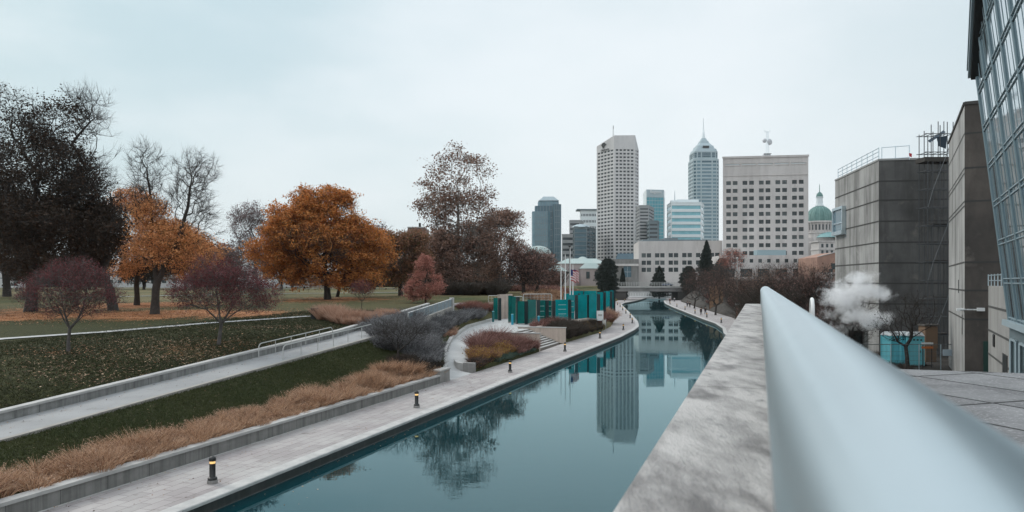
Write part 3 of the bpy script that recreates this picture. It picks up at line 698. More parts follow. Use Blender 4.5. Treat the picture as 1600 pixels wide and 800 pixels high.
def tree(name,label,cat,base,env,leafenv,R=.3,natt=500,bf=.35,seg=1.0,bark='bark',leaf='lf_brown',lsize=.25,nleaf=20000,twl=1.0,tww=.03,ntw=4,
         limbs=None,seed=1,group=None,depth=1.0,cluster=.5,fork=.45,clump=0,topbare=None,shell=.45,flat=.3,power=.5,tilt=0,boughs=0,brad=2.0):
    """env / leafenv: ellipses of the photograph's frame (cx,cy,rx,ry) at the tree's own distance"""
    r=np.random.default_rng(seed); d=base.y; k=d/F
    def E(e): 
        c=((e[0]-CX)*k-base.x, (r.uniform(-.15,.15)*e[2]*k)*depth, H-(e[1]-HZ)*k-base.z); return (np.array(c),np.array([e[2]*k,e[2]*k*.9*depth,e[3]*k]))
    EE=[E(e) for e in env]; LE=[E(e) for e in leafenv]
    t=thing(name,label,cat,base,0,group)
    zb=min(e[0][2]-e[1][2] for e in EE); zc=max(zb*1.0,.12*EE[0][0][2])
    if limbs is None:
        top=np.array([EE[0][0][0]*fork,0,EE[0][0][2]*fork]); 
        lim=[([(0,0,0),(top[0]*.25,0,top[2]*.5),tuple(top)],None)]
    else:
        lim=[]
        for pts,st in limbs: lim.append(([((x-CX)*k-base.x,dy,H-(y-HZ)*k-base.z) for x,y,dy in pts],st))
        lim[0][0][0]=(0,0,0)
    if boughs:      # foliage pads: points gathered round bough centres, flattened
        bc=sample_ell([(c,ra*.9) for c,ra in EE],boughs,r,.28); kk=r.integers(0,boughs,natt); bs=r.uniform(.55,1.35,boughs)[kk][:,None]*brad
        att=bc[kk]+rdir(natt,r)*bs*(r.uniform(0,1,natt)**.4)[:,None]*np.array([1,1,.42])
    else: att=sample_ell(EE,natt,r,shell)
    att=att[att[:,2]>.3]
    A,par=skeleton((0,0,0),lim,att,bf,seg,r)
    mb,rad,cnt,ch=branch_mesh(A,par,R,.012*max(1,k*3),power)
    mb.build('trunk',M[bark],t)
    # twigs at thin nodes
    thin=np.where(cnt<=6)[0]; thin=thin[par[thin]>=0]
    Vs=[];Fs=[];Ms=[];o=0
    if len(thin):
        idx=np.repeat(thin,ntw); D=unit(A[idx]-A[par[idx]])
        V,Fc,tip,dd=twigs(A[idx],D,twl,tww,r); Vs.append(V);Fs.append(Fc);Ms.append(np.zeros(len(Fc)));o+=len(V)
        V2,F2,tip2,_=twigs((A[idx]+tip)/2,dd,twl*.6,tww*.6,r,1.1); Vs.append(V2);Fs.append(F2+o);Ms.append(np.zeros(len(F2)));o+=len(V2)
        tips=np.concatenate([tip,tip2])
    else: tips=A
    if nleaf:
        # keep the tips inside the leaf envelope, thick clusters about each
        ok=np.zeros(len(tips),bool)
        for c,ra in LE: ok|=(((tips-c)/(ra*(1.3 if boughs else 1.08)))**2).sum(1)<1
        tp=tips[ok] if ok.any() else tips
        if clump:   # thin some regions so gaps show
            cc=sample_ell(LE,clump,r,.6); dm=np.min(np.linalg.norm(tp[:,None,:]-cc[None],axis=2),axis=1)
            pr=np.clip(1.35-dm/(np.median(dm)*1.6),.04,1); tp=tp[r.uniform(size=len(tp))<pr]
        P=tp[r.integers(0,len(tp),nleaf)]+r.normal(size=(nleaf,3))*cluster*np.array([1,1,.55])
        V,Fc=cards(P,lsize,r,flat=flat); Vs.append(V);Fs.append(Fc+o);Ms.append(np.ones(len(Fc)));o+=len(V)
    npmesh('crown',np.concatenate(Vs),np.concatenate(Fs),[M[bark],M[leaf]],np.concatenate(Ms),parent=t)
    return t
BG='broad trees of the park'
b=hit(48,487); CARP.append((b.x,b.y,16,.7))
tree('oak_tree','huge dark oak at the left edge, bare twigs showing at its top right','tree',b,[(60,300,105,120),(15,250,80,120),(110,235,58,100),(60,370,120,70),(155,330,42,80),(130,200,30,66),(165,275,30,60)],[(45,340,110,90),(0,240,75,110),(60,375,120,62),(80,260,50,60),(150,385,45,50),(95,190,30,45)],R=.62,natt=2600,seg=1.2,leaf='lf_dark',lsize=.28,nleaf=38000,twl=1.7,tww=.04,ntw=4,seed=3,cluster=.42,clump=60,bf=.3,shell=.36,boughs=110,brad=2.2)
b=hit(163,487); 
tree('oak_tree','dark oak with a thick trunk right of the huge one, behind the left burgundy tree','tree',b+Vector((0,2,0)),[(135,350,60,85),(165,370,32,60),(100,360,60,60)],[(130,370,60,65),(160,400,30,40),(95,360,60,55)],R=.5,natt=650,leaf='lf_dark',lsize=.3,nleaf=24000,twl=1.4,tww=.04,ntw=3,seed=4,clump=70,seg=1.2,boughs=45,brad=2.0)
b=hit(11,466)
tree('oak_tree','dark tree with a straight trunk farther back at the left edge','tree',b,[(5,370,75,70),(-30,330,70,90)],[(5,370,75,70),(-30,330,70,90)],R=.6,natt=500,leaf='lf_dark',lsize=.45,nleaf=32000,seed=5,twl=1.6,tww=.05,seg=1.8)
b=hit(242,491); CARP+= [(b.x,b.y,13,1.25),(b.x-12,b.y-2,12,1.1),(b.x-24,b.y-3,13,1.0),(b.x+9,b.y-1,9,1.0)]
tree('forked_tree','dark forked tree, two bare tops rising above low orange leaves','tree',b,[(230,262,30,42),(303,268,38,36),(300,318,36,45),(232,320,36,50),(262,390,50,40),(320,360,26,40)],[(215,400,40,40),(268,385,52,38),(240,350,32,40)],R=.42,natt=1150,leaf='lf_orange',lsize=.2,nleaf=17000,twl=1.15,tww=.03,ntw=5,seed=8,seg=.9,power=.55,
  limbs=[([(242,491,0),(243,466,0),(246,440,0)],None),([(240,415,.3),(232,385,.5),(233,345,.6),(230,290,.4),(228,262,.2)],(0,2)),([(258,418,-.3),(275,392,-.6),(287,365,-.8),(298,325,-.7),(303,280,-.5)],(0,2)),([(300,400,-1.6),(322,385,-2)],(2,1))],cluster=.35,shell=.4)
b=hit(214,477); CARP.append((b.x,b.y,14,1.1))
tree('orange_tree','glowing orange tree just behind the forked tree','tree',b,[(208,345,32,58),(245,385,62,45),(205,410,36,35),(300,400,50,38)],[(208,345,32,58),(245,385,62,45),(205,410,36,35),(300,400,50,38)],R=.35,natt=800,leaf='lf_orange',lsize=.24,nleaf=36000,twl=1.1,seed=9,seg=1.1,cluster=.36,clump=30,bark='bark',boughs=60,brad=1.7)
b=hit(107,550,20,70); CARP.append((b.x,b.y,5,.35))
tree('young_tree','small spreading burgundy tree with a pale trunk on the lawn left of the ramp','tree',b,[(112,455,76,34),(112,428,50,26),(58,462,28,24),(165,465,28,24),(115,482,48,18),(75,438,26,18),(150,436,28,20)],[(112,455,76,34),(112,428,50,26),(58,462,28,24),(165,465,28,24),(115,482,48,18),(150,436,28,20)],R=.1,natt=760,leaf='lf_burg',lsize=.085,nleaf=15000,twl=.5,tww=.015,ntw=5,seed=12,seg=.4,bark='greybark',cluster=.16,fork=.3,clump=40,
  limbs=[([(107,550,0),(107,532,0),(109,514,0)],None),([(97,500,.2),(84,478,.4),(66,462,.5)],(0,2)),([(108,497,-.3),(104,475,-.4),(96,450,-.2)],(0,2)),([(117,500,.3),(124,478,.5),(130,452,.4)],(0,2)),([(126,502,-.3),(146,486,-.6),(168,470,-.7)],(0,2))])
b=hit(342,539,20,80); CARP.append((b.x,b.y,6,.35))
tree('young_tree','broad burgundy tree in front of the upper path, left of the maple','tree',b,[(350,458,82,36),(345,428,52,34),(400,462,38,30),(300,460,34,28)],[(350,458,82,36),(345,428,52,34),(400,462,38,30),(300,460,34,28)],R=.12,natt=760,leaf='lf_burg',lsize=.10,nleaf=20000,twl=.55,tww=.017,ntw=5,seed=13,seg=.45,bark='greybark',cluster=.18,clump=40,
  limbs=[([(342,539,0),(344,520,0),(346,506,0)],None),([(330,492,.2),(308,474,.5),(286,462,.5)],(0,2)),([(345,485,-.3),(342,460,-.4),(338,430,-.2)],(0,2)),([(354,490,.3),(366,468,.5),(374,442,.4)],(0,2)),([(362,494,-.3),(386,480,-.6),(415,468,-.7)],(0,2))])
b=hit(402,458)
tree('hazy_tree','thin purplish half-bare tree between the forked tree and the maple','tree',b,[(393,350,36,34),(398,395,40,36),(372,345,16,22)],[(393,350,36,34),(398,395,40,36)],R=.3,natt=520,leaf='lf_purple',lsize=.28,nleaf=11000,twl=1.5,tww=.04,ntw=4,seed=15,seg=1.2,bark='greybark',cluster=.4)
b=hit(512,468); CARP.append((b.x,b.y,15,.85))
tree('maple_tree','big round golden orange maple in the middle of the park','tree',b,[(500,350,70,55),(455,362,42,38),(550,360,40,40),(505,388,95,46),(428,402,32,42),(586,398,32,42),(455,432,46,22),(555,432,52,20),(505,318,42,26),(470,330,30,26),(500,440,70,12)],[(500,350,70,55),(455,362,42,38),(550,360,40,40),(505,388,95,46),(430,398,30,42),(582,392,32,42),(455,430,42,24),(555,428,48,22),(505,318,42,26),(470,330,30,26)],R=.5,natt=2000,leaf='lf_maple',lsize=.32,nleaf=115000,twl=1.5,tww=.04,ntw=3,seed=17,seg=1.3,cluster=.40,clump=120,shell=.36,depth=.9,boughs=120,brad=2.3)
b=hit(527,464)
tree('slim_tree','slim dark trunk with a small rusty crown right behind the maple trunk','tree',b,[(560,395,55,42)],[(560,395,55,42)],R=.25,natt=300,leaf='lf_maple',lsize=.35,nleaf=16000,seed=18,twl=1.2,tww=.04,seg=1.4)
b=hit(565,487,30,140)
tree('sapling','slender sapling with a few burgundy leaves by the tan grass clumps','tree',b,[(566,452,19,14)],[(566,452,19,14)],R=.05,natt=110,leaf='lf_burg',lsize=.1,nleaf=1800,seed=19,twl=.5,tww=.015,seg=.35,cluster=.15)
b=hit(626,462)
tree('brown_tree','dull brown and olive tree between the maple and the small red tree','tree',b,[(622,405,38,40),(612,385,30,24),(645,395,30,34)],[(622,405,38,40),(612,385,30,24),(645,395,30,34)],R=.4,natt=520,leaf='lf_brown',lsize=.36,nleaf=22000,seed=20,twl=1.3,tww=.04,seg=1.4,clump=40,boughs=45,brad=2.0)
b=hit(665,474)
tree('small_red_tree','small conical dusty red tree beside the mesh guard','tree',b,[(665,448,29,20),(665,428,20,20),(665,412,11,14),(650,458,22,12),(682,457,20,12)],[(665,448,29,20),(665,428,20,20),(665,412,11,14),(650,458,22,12),(682,457,20,12)],R=.13,natt=420,leaf='lf_red',lsize=.17,nleaf=15000,seed=21,twl=.6,tww=.02,seg=.6,cluster=.2,clump=40,fork=.6,boughs=46,brad=.65)
b=hit(722,458)
tree('sycamore_tree','tall pale-limbed sycamore with sparse brown leaves, the tallest tree right of the maple','tree',b,[(715,275,45,45),(745,268,26,32),(700,320,48,45),(738,335,48,60),(722,385,62,55),(662,330,14,16)],[(715,275,45,45),(745,268,26,32),(700,320,48,45),(738,335,48,60),(722,385,62,55),(662,330,14,16)],R=.5,natt=1300,leaf='lf_syc',lsize=.44,nleaf=24000,seed=23,twl=1.5,tww=.05,ntw=2,seg=1.6,cluster=.55,bark='palebark',clump=20,bf=.45,
  limbs=[([(722,458,0),(721,430,0),(716,395,0),(716,350,.5),(716,300,.5)],None),([(735,375,1.5),(748,330,2),(750,285,2)],(0,2)),([(698,380,-2),(683,350,-3),(676,325,-3)],(0,2)),([(690,400,2),(668,385,3)],(0,1))],boughs=100,brad=2.0)
b=hit(780,455)
tree('sycamore_tree','lower reddish brown sycamore touching the right side of the tallest one','tree',b,[(785,352,36,34),(800,385,26,45),(775,400,48,42)],[(785,352,36,34),(800,385,26,45),(775,400,48,42)],R=.4,natt=620,leaf='lf_syc',lsize=.42,nleaf=15000,seed=24,twl=1.5,tww=.045,ntw=3,seg=1.5,cluster=.5,bark='greybark',clump=50,boughs=60,brad=2.0)
b=hit(688,459)
tree('brown_tree','dark brown bushy tree filling the space left of the tall sycamore trunk','tree',b,[(680,400,42,42),(700,430,40,24)],[(680,400,42,42),(700,430,40,24)],R=.35,natt=420,leaf='lf_syc',lsize=.42,nleaf=12000,seed=25,twl=1.4,tww=.04,seg=1.4)
b=hit(818,459)
tree('russet_tree','low russet tree with dense bare twigs behind the glass panels','tree',b,[(815,412,30,26),(826,430,32,18)],[(815,412,30,26),(826,430,32,18)],R=.35,natt=420,leaf='lf_rust',lsize=.38,nleaf=4200,seed=26,twl=1.7,tww=.05,ntw=6,seg=1.2,fork=.35)
b=hit(838,458)
tree('russet_tree','russet half-bare tree nearest to the flagpoles','tree',b,[(848,415,24,24),(836,430,30,18)],[(848,415,24,24),(836,430,30,18)],R=.3,natt=360,leaf='lf_rust',lsize=.38,nleaf=2600,seed=27,twl=1.6,tww=.05,ntw=6,seg=1.2,fork=.35)
b=hit(604,462)
tree('purple_tree','bare purplish tree top showing right of the maple','tree',b+Vector((0,25,0)),[(590,372,18,26),(585,395,30,30)],[(590,372,18,26)],R=.3,natt=300,leaf='lf_purple',lsize=.4,nleaf=1500,seed=28,twl=1.8,tww=.05,ntw=4,seg=1.4,bark='greybark')
# background belt beyond the far park path: a few built, the rest copies
proto=[]
belt=[(330,452,38,(345,412,34,30),'lf_rust','rusty bushy tree far behind the broad burgundy tree'),(290,453,0,(285,415,40,28),'lf_brown','brown tree far behind the forked trunk'),(440,452,0,(440,415,36,26),'lf_brown','brown tree far behind the left side of the maple'),
 (585,452,0,(583,425,36,20),'lf_syc','dull brown tree far behind the right side of the maple'),(750,451,0,(748,428,38,18),'lf_dark','dark broad tree behind the sycamore trunks'),(60,452,0,(60,420,46,24),'lf_dark','dark far tree behind the huge oak trunk'),(140,452,0,(135,418,40,26),'lf_dark','dark far tree between the two oak trunks'),(225,452,0,(222,425,34,20),'lf_dark','dark far tree low behind the orange tree'),
 (860,450,0,(862,437,12,11),'lf_rust','small russet far tree left of the flagpoles')]
for i,(x,y,_,e,lf,l) in enumerate(belt):
    b=hit(x,y,20,260) if x<800 else hit(x,y,20,280)
    tree('far_tree',l,'tree',b,[e],[e],R=.35,natt=260,leaf=lf,lsize=.6,nleaf=9000,seed=40+i,twl=2.0,tww=.07,ntw=3,seg=2.2,bark='bark',group='trees along the far side of the park')
# evergreens and bare trees near the bridge
def conifer(label,px,py,top,rx,d,seed,round_=False):
    p=atd(px,py,d); base=Vector((p.x,p.y,ground(p.x,p.y))); k=d/F; hgt=H-(top-HZ)*k-base.z; rad=rx*k; r=np.random.default_rng(seed)
    t=thing('evergreen_tree',label,'tree',base,group='dark evergreens near the bridge')
    mb=MB(); mb.tube([(0,0,-.2),(0,0,hgt*.95)],[hgt*.025+.05,.03],7); mb.build('trunk',M['bark'],t)
    n=14000; z=r.uniform(.06,1,n)**.9; 
    prof=(1-z)**.75 if not round_ else np.sqrt(np.clip(1-((z-.5)/.52)**2,0.02,1))
    lay=.72+.28*np.abs(np.sin(z*hgt*2.1+ r.integers(0,3,n)*.2)); a=r.uniform(0,2*PI,n); lob=1+.22*np.sin(a*3+z*9)+.12*np.sin(a*7-z*15)
    R=rad*prof*lay*lob*r.uniform(.25,1,n)**.45
    P=np.stack([R*np.cos(a),R*np.sin(a),z*hgt-R*.12],1); V,Fc=cards(P,.14*math.sqrt(d/50)*2.2,r,asp=.35)
    npmesh('crown',V,Fc,M['needle'],parent=t)
    return t
conifer('round dark evergreen standing left of the bridge in front of pale museum roofs',949,450,404,17,262,1,True)
conifer('small narrow evergreen between the round one and the grey concrete block',973,448,420,8,300,2)
conifer('wide low conifer in front of the windowed office wing, left of the canal axis',1030,446,416,20,330,3)
conifer('tall dark conifer standing against the office wing',1104,446,376,19,300,4)
conifer('bushy conifer just left of the tall one by the office wing',1076,446,416,13,290,5,True)
conifer('dark evergreen just right of the tall conifer',1127,450,404,12,270,6,True)
b=atd(1142,446,240); b.z=ground(b.x,b.y)
tree('pink_bare_tree','pinkish half-bare tree in front of the tall office block','tree',b,[(1145,405,20,16),(1135,418,22,16)],[(1145,405,20,16)],R=.25,natt=300,leaf='lf_red',lsize=.35,nleaf=2200,seed=61,twl=1.6,tww=.05,ntw=4,seg=1.2,bark='greybark')
# thicket and bare trees on the right bank
RT=[(1085,462,205,(1090,440,26,22),'bare reddish brown tree on the right bank nearest to the bridge'),(1118,470,165,(1122,442,30,26),'bare brown tree behind the wooden fence panels'),(1160,480,140,(1165,448,34,30),'bare dark tree left of the tip of the steel rail'),
 (1205,470,125,(1205,440,36,26),'bare dark tree rising right behind the tip of the steel rail'),(1245,480,115,(1245,445,36,32),'bare tree in front of the podium of the tall office block'),(1285,490,100,(1280,450,34,34),'bare brown tree beside the left corner of the concrete museum')]
for i,(x,y,d,e,l) in enumerate(RT):
    b=atd(x,y,d); b.z=ground(b.x,b.y)
    tree('bare_tree',l,'tree',b,[e,(e[0]-e[2]*.4,e[1]+14,e[2]*.8,e[3]*.8),(e[0]+e[2]*.4,e[1]+14,e[2]*.8,e[3]*.8)],[e],R=.2,natt=420,leaf='lf_rust' if i<2 or i>3 else 'lf_syc',lsize=.2,nleaf=2200,seed=70+i,twl=1.5,tww=.032,ntw=5,seg=.9,bark='bark',group='bare trees on the right bank',fork=.3,cluster=.5)
b=atd(1418,572,50.5); b.z=ground(b.x,b.y)
tree('bare_tree','bare dark tree growing between the cyan portable toilets','tree',b,[(1412,500,44,36),(1432,480,34,28),(1395,515,30,26)],[(1412,500,44,36)],R=.13,natt=300,leaf='lf_dark',lsize=.1,nleaf=300,seed=80,twl=.6,tww=.012,ntw=3,seg=.5,fork=.45)
b=atd(1330,575,55); b.z=ground(b.x,b.y)
tree('bare_tree','bare tree half hidden in the steam cloud','tree',b,[(1330,500,40,42),(1305,520,30,30)],[(1330,500,40,42)],R=.13,natt=380,leaf='lf_dark',lsize=.1,nleaf=500,seed=81,twl=.8,tww=.018,ntw=4,seg=.5,fork=.35)

# ---------------------------------------------------------------- shrubs and grasses: fans of thin blades
def blades(C, hgt, spread, n, w, r, lean=.5, curve=.35):
    """n blades around each clump centre C (m,3) with height hgt(m), spread (m)"""
    m=len(C); k=np.repeat(np.arange(m),n); N=len(k); a=r.uniform(0,2*PI,N); rr=np.sqrt(r.uniform(0,1,N))
    out=np.stack([np.cos(a),np.sin(a),np.zeros(N)],1)
    s=(spread if np.ndim(spread) else np.full(m,spread))[k][:,None]; h=((hgt if np.ndim(hgt) else np.full(m,hgt))[k]*r.uniform(.55,1.12,N))[:,None]
    b0=C[k]+out*rr[:,None]*s*.35
    d=out*(rr[:,None]*lean+r.uniform(0,.15,N)[:,None]); d[:,2]=1; d=unit(d)
    mid=b0+d*h*.55; tip=mid+unit(d+out*curve*r.uniform(.2,1.6,N)[:,None]+r.normal(size=(N,3))*.18)*h*.5
    side=unit(np.cross(d,rdir(N,r)))*(w/2)*r.uniform(.6,1.4,N)[:,None]
    V=np.stack([b0-side*.7,b0+side*.7,mid+side,mid-side,mid-side,mid+side,tip+side*.25,tip-side*.25],1).reshape(-1,3)
    return V,np.arange(8*N).reshape(-1,4)
r=np.random.default_rng(5)
# tan grass band behind the low wall
us=[];C=[];hh=[]
for u in np.arange(-8,50.6,.72):
    for j in range(4):
        v=-23.05-j*.62+r.normal()*.12; uu=u+r.uniform(-.3,.3)
        if j==3 and r.uniform()<.45: continue
        hv=r.uniform(.36,.95)*(1 if j<3 else .75)*(1.12 if math.sin(u*.9)+math.sin(u*.37)>0 else .86); x,y=XY(uu,v); C.append((x,y,ground(x,y)-.05)); hh.append(hv)
C=np.array(C); hh=np.array(hh); V,Fc=blades(C,hh,1.0,290,.014,r,.85,.65)
V2,F2=cards(V.reshape(-1,8,3)[:,6][r.integers(0,len(V)//8,42000)],.06,r,asp=.3)
tag(npmesh('ornamental_grass',np.concatenate([V,V2]),np.concatenate([Fc,F2+len(V)]),[M['tan'],M['seed']],np.concatenate([np.zeros(len(Fc)),np.ones(len(F2))])),'long band of feathery tan ornamental grass behind the low concrete wall','grass',kind='stuff')
# second lobe of grass at the corner by the grey shrubs (photo 560-665, 560-600)
def clump(name,label,cat,spots,n,w,m,hgt,spr,lean=.7,curve=.4,group=None,kind=None,leaf=None,seed=1):
    """spots: list of world (x,y) clump centres"""
    r=np.random.default_rng(seed); C=np.array([(x,y,ground(x,y)-.06) for x,y in spots]); V,Fc=blades(C,hgt*r.uniform(.55,1.25,len(C)),spr,n,w,r,lean,curve); c=C.mean(0)
    mi=np.zeros(len(Fc)); mats=[m]
    if leaf:
        mm,nl,ls=leaf; k=r.integers(0,len(V)//8,nl); t=r.uniform(.35,1,nl)[:,None]; q=V.reshape(-1,8,3); P=q[k,0]*(1-t)+q[k,6]*t; V2,F2=cards(P+r.normal(size=P.shape)*.05,ls,r); Fc=np.concatenate([Fc,F2+len(V)]); V=np.concatenate([V,V2]); mi=np.concatenate([mi,np.ones(len(F2))]); mats=[m,mm]
    o=npmesh(name,V-c,Fc,mats,mi); o.location=c; return tag(o,label,cat,group,kind)
def spots(px,py,rx,ry,n,seed,dmin=20,dmax=300):
    r=np.random.default_rng(seed); S_=[]
    for _ in range(n):
        a=r.uniform(0,2*PI); q=math.sqrt(r.uniform()); p=hit(px+rx*q*math.cos(a),py+ry*q*math.sin(a),dmin,dmax); S_.append((p.x,p.y))
    return S_
for i,(x,y,rx,ry,l) in enumerate([(608,590,26,8,'tan grass clump beside the dark hollow of the grey shrubs'),(640,590,20,6,'tan grass clump touching the low wall near the gate pillar'),(578,606,22,7,'tan grass clump on the lawn edge where the grass band widens')]):
    clump('grass_clump',l,'grass clump',spots(x,y,rx,ry,14,100+i),260,.02,M['tan'],.95,.8,group='tan grass clumps at the end of the band',seed=i)
for i,(x,y,rx,ry,h_,l,mm) in enumerate([(532,502,26,5,1.5,'tall pinkish tan grass clump beside the black litter bin','pinkgrass'),(512,499,14,5,1.3,'tan grass clump touching the right side of the black litter bin','pinkgrass'),(553,505,18,4,1.1,'tan grass clump right of the tallest clump by the ramp wall','pinkgrass'),(580,498,17,3,.75,'low pale tan grass clump by the sapling','pinkgrass'),(606,493,15,3,.7,'low pale tan grass clump nearest to the mesh guard','pinkgrass'),
    (735,484,28,3,1.25,'reddish grass clump right of the white end post','redgrass'),(757,485,20,3,1.1,'reddish grass clump near the leftmost glass panel','redgrass')]):
    clump('grass_clump',l,'grass clump',spots(x,y,rx,ry,18,120+i),300,.03,M[mm],h_,.9,lean=.8,group='grass clumps at the top of the bank',seed=20+i)
# grey shrubs on the bank
def shrub(name,label,cat,px,py,rx,ry,n,hgt,m,seed,leaf=None,group=None,spr=1.2,w=.022,nb=260,lean=.9):
    return clump(name,label,cat,spots(px,py,rx,ry,n,seed),nb,w,M[m],hgt,spr,lean,.5,group,None,leaf,seed)
GS='grey shrubs on the bank by the curved path'
L1=(M['greytwig'],9000,.07)
for i,(px,py,rx,ry,h_,l) in enumerate([(618,542,22,14,1.5,'grey shrub at the left end of the bank, beside the lawn'),(650,548,20,16,1.5,'grey shrub mound in the middle of the bank'),(668,556,11,18,1.3,'grey shrub hanging over the curb of the white path'),(640,515,22,8,1.7,'grey shrub just below the mesh guard'),(672,524,16,12,1.4,'grey shrub above the start of the path curve'),(600,520,16,9,1.5,'grey shrub touching the canal side of the ramp'),
   (715,503,16,6,1.2,'grey shrub on the upper bank right of the white end post'),(738,496,15,4,1.2,'grey shrub on the upper bank near the leftmost glass panel'),(690,512,10,7,1.1,'small grey shrub on the upper bank beside the pink grass')]):
    shrub('grey_shrub',l,'shrub',px,py,rx,ry,20,h_,'greytwig',200+i,(M['greytwig'],17000,.085),GS)
shrub('dark_shrub','low dark shrub in the hollow behind the gate pillar','shrub',662,580,18,7,16,.8,'darktwig',230,(M['darktwig'],5000,.07),None,.9)
shrub('dark_shrub','dark low shrub under the left grey shrubs beside the lawn','shrub',632,570,14,6,12,.9,'darktwig',231,(M['darktwig'],4000,.07),None,.9)
clump('pink_grass','small pinkish grass patch between the two groups of grey shrubs','grass clump',spots(700,522,12,5,10,233),200,.025,M['pinkgrass'],.7,.7,seed=9)
p=hit(622,560,30,90)
tree('bare_shrub','bare twisted little tree rising out of the grey shrubs','tree',p,[(625,520,34,22),(600,515,22,16),(655,520,20,14)],[(625,520,34,22)],R=.09,natt=320,leaf='lf_dark',lsize=.05,nleaf=100,seed=90,twl=.6,tww=.014,ntw=4,seg=.35,bark='bark',fork=.25,limbs=[([(622,560,0),(622,548,0)],None),([(610,535,.3),(598,522,.5)],(0,1)),([(622,530,-.2),(626,512,-.2)],(0,1)),([(636,538,.2),(650,524,.3)],(0,1))])
# mound by the stair
def mound(name,label,u0,u1,v0,v1,n,hgt,m,seed,leaf,spr=1.0,lean=.9,w=.024,nb=260,group=None):
    r=np.random.default_rng(seed); S_=[(r.uniform(u0,u1),r.uniform(v0,v1)) for _ in range(n)]; S_=[XY(u,v if not(57<u<75.5) else max(v,PR(u)[0]+spr*.75)) for u,v in S_]
    return clump(name,label,'shrub',S_,nb,w,M[m],hgt,spr,lean,.5,group,None,leaf,seed)
GM='shrubs of the mound between the curved path and the stair'
mound('red_shrub','feathery dusty red shrub on top of the mound beside the stair',64.5,74.8,-27.5,-23.3,34,1.75,'redtwig',301,(M['redtwig'],9000,.08),group=GM)
mound('red_shrub','darker red shrub at the walkway edge of the mound, next to the stair wall',69,75.2,-24.2,-22.6,22,1.15,'redtwig',302,(M['redtwig'],6000,.08),group=GM)
mound('gold_shrub','golden yellow shrub in the middle of the mound',60.5,68.5,-25.3,-23.0,34,1.15,'redtwig',303,(M['goldleaf'],30000,.10),group=GM)
mound('purple_shrub','dull purple brown shrub at the near tip of the mound behind the curb',57.8,61,-24.2,-22.7,18,.85,'darktwig',304,(M['redtwig'],5000,.07),group=GM,spr=.7)
mound('green_shrub','low grey green shrub at the walkway edge of the mound',61.5,74,-23.2,-22.35,44,.42,'greenleaf',305,(M['greenleaf'],9000,.08),group=GM,spr=.7)
mound('green_shrub','low dark green shrub near the tip of the mound, left of the grey green one',57.5,62.5,-23.4,-22.5,22,.5,'darktwig',306,(M['goldleaf'],2500,.07),group=GM,spr=.7)
mound('dark_bush','dark bush with dull red top right of the stair, along the walkway',87.4,99,-25.0,-22.75,56,1.35,'darktwig',310,(M['darktwig'],9000,.10),w=.03)
mound('dark_bush','low dark olive bush left of the signboard frame',98,110,-24.4,-22.6,46,.95,'darktwig',311,(M['goldleaf'],1800,.09),w=.03)
mound('red_bush','dusty red shrub along the foot of the middle glass panels',89,101,-27.6,-26.4,26,1.3,'redtwig',312,(M['redtwig'],9000,.10),w=.03)
mound('pink_bush','pinkish bush left of the short beige wall end',112,117,-25.2,-23.9,18,1.9,'redtwig',313,(M['redtwig'],7000,.12),w=.035)
mound('pink_bush','pinkish tan bush right of the short beige wall end',124,131,-26.5,-24.6,20,1.9,'pinkgrass',314,(M['redtwig'],5000,.12),w=.04)
mound('rust_hedge','long rusty orange shrub bed behind the last glass panels',168,215,-66,-46,150,1.6,'redtwig',315,(M['litter'],9000,.3),w=.07,spr=1.8)
mound('tan_hedge','tan grass bed between the glass panels and the round evergreen',140,168,-46,-36,90,1.5,'tan',316,(M['litter2'],3000,.2),w=.06,spr=1.6)
# thicket that reads as one mass on the right bank
r=np.random.default_rng(6); S_=[]
for _ in range(520):
    u=r.uniform(70,250); a=rin(u)[0]; v=a+r.uniform(5,34)**1.0; S_.append((u,v))
C=np.array([XY(u,v) for u,v in S_]); Z=np.array([ground(x,y) for x,y in C]); C=np.column_stack([C,Z])
V,Fc=blades(C,r.uniform(2.2,4.6,len(C)),2.6,190,.05,r,.8,.3)
V2,F2=cards(V.reshape(-1,8,3)[:,6][r.integers(0,len(V)//8,16000)],.16,r)
tag(npmesh('thicket',np.concatenate([V,V2]),np.concatenate([Fc,F2+len(V)]),[mat('thicket_twig',(.075,.05,.045),.95,(.04,.034,.03),.12,island=[(.12,.075,.065)]),M['lf_rust']],np.concatenate([np.zeros(len(Fc)),np.ones(len(F2))])),'dense bare brown thicket covering the bank right of the canal','thicket',kind='stuff')
for i,(u0,u1,v0,v1,h_,mm,l) in enumerate([(120,130,-1,8,5.6,'darktwig','dense dark evergreen bush left of the steel rail tip above the stone parapet'),(108,116,4,13,5.2,'darktwig','dense dark bush directly behind the tip of the steel rail'),(92,102,12,24,4.4,'darktwig','dark bush between the rail tip and the hooped handrail'),(72,84,14,26,3.4,'darktwig','dark bush behind the hooped handrail')]):
    mound('dark_bush',l,u0,u1,v0,v1,46,h_,mm,330+i,(M['darktwig'],22000,.17),w=.04,spr=2.0,group='dark bushes on the right bank')
for i,(u0,u1,v0,v1,l) in enumerate([(176,196,-6,4,'russet shrub bed beside the far right walkway near the walkers'),(205,235,-14,-4,'russet shrub bed on the right bank just before the bridge')]):
    mound('russet_bush',l,u0,u1,v0,v1,60,2.0,'redtwig',340+i,(M['redtwig'],9000,.2),w=.06,spr=1.8,group='russet shrub beds on the right bank')
for i,(px,rx,h_,l) in enumerate([(700,16,2.6,'dark low bush right behind the white end post under the sycamores'),(735,10,2.2,'dark low bush below the tall sycamore trunk'),(772,17,2.6,'wide dark low bush behind the pale railing, under the lower sycamore')]):
    clump('dark_bush',l,'shrub',spots(px,460,rx,2.2,26,360+i,60,200),240,.07,M['darktwig'],h_,2.2,.8,.4,'dark bushes under the sycamores',None,(M['darktwig'],6000,.25),seed=60+i)
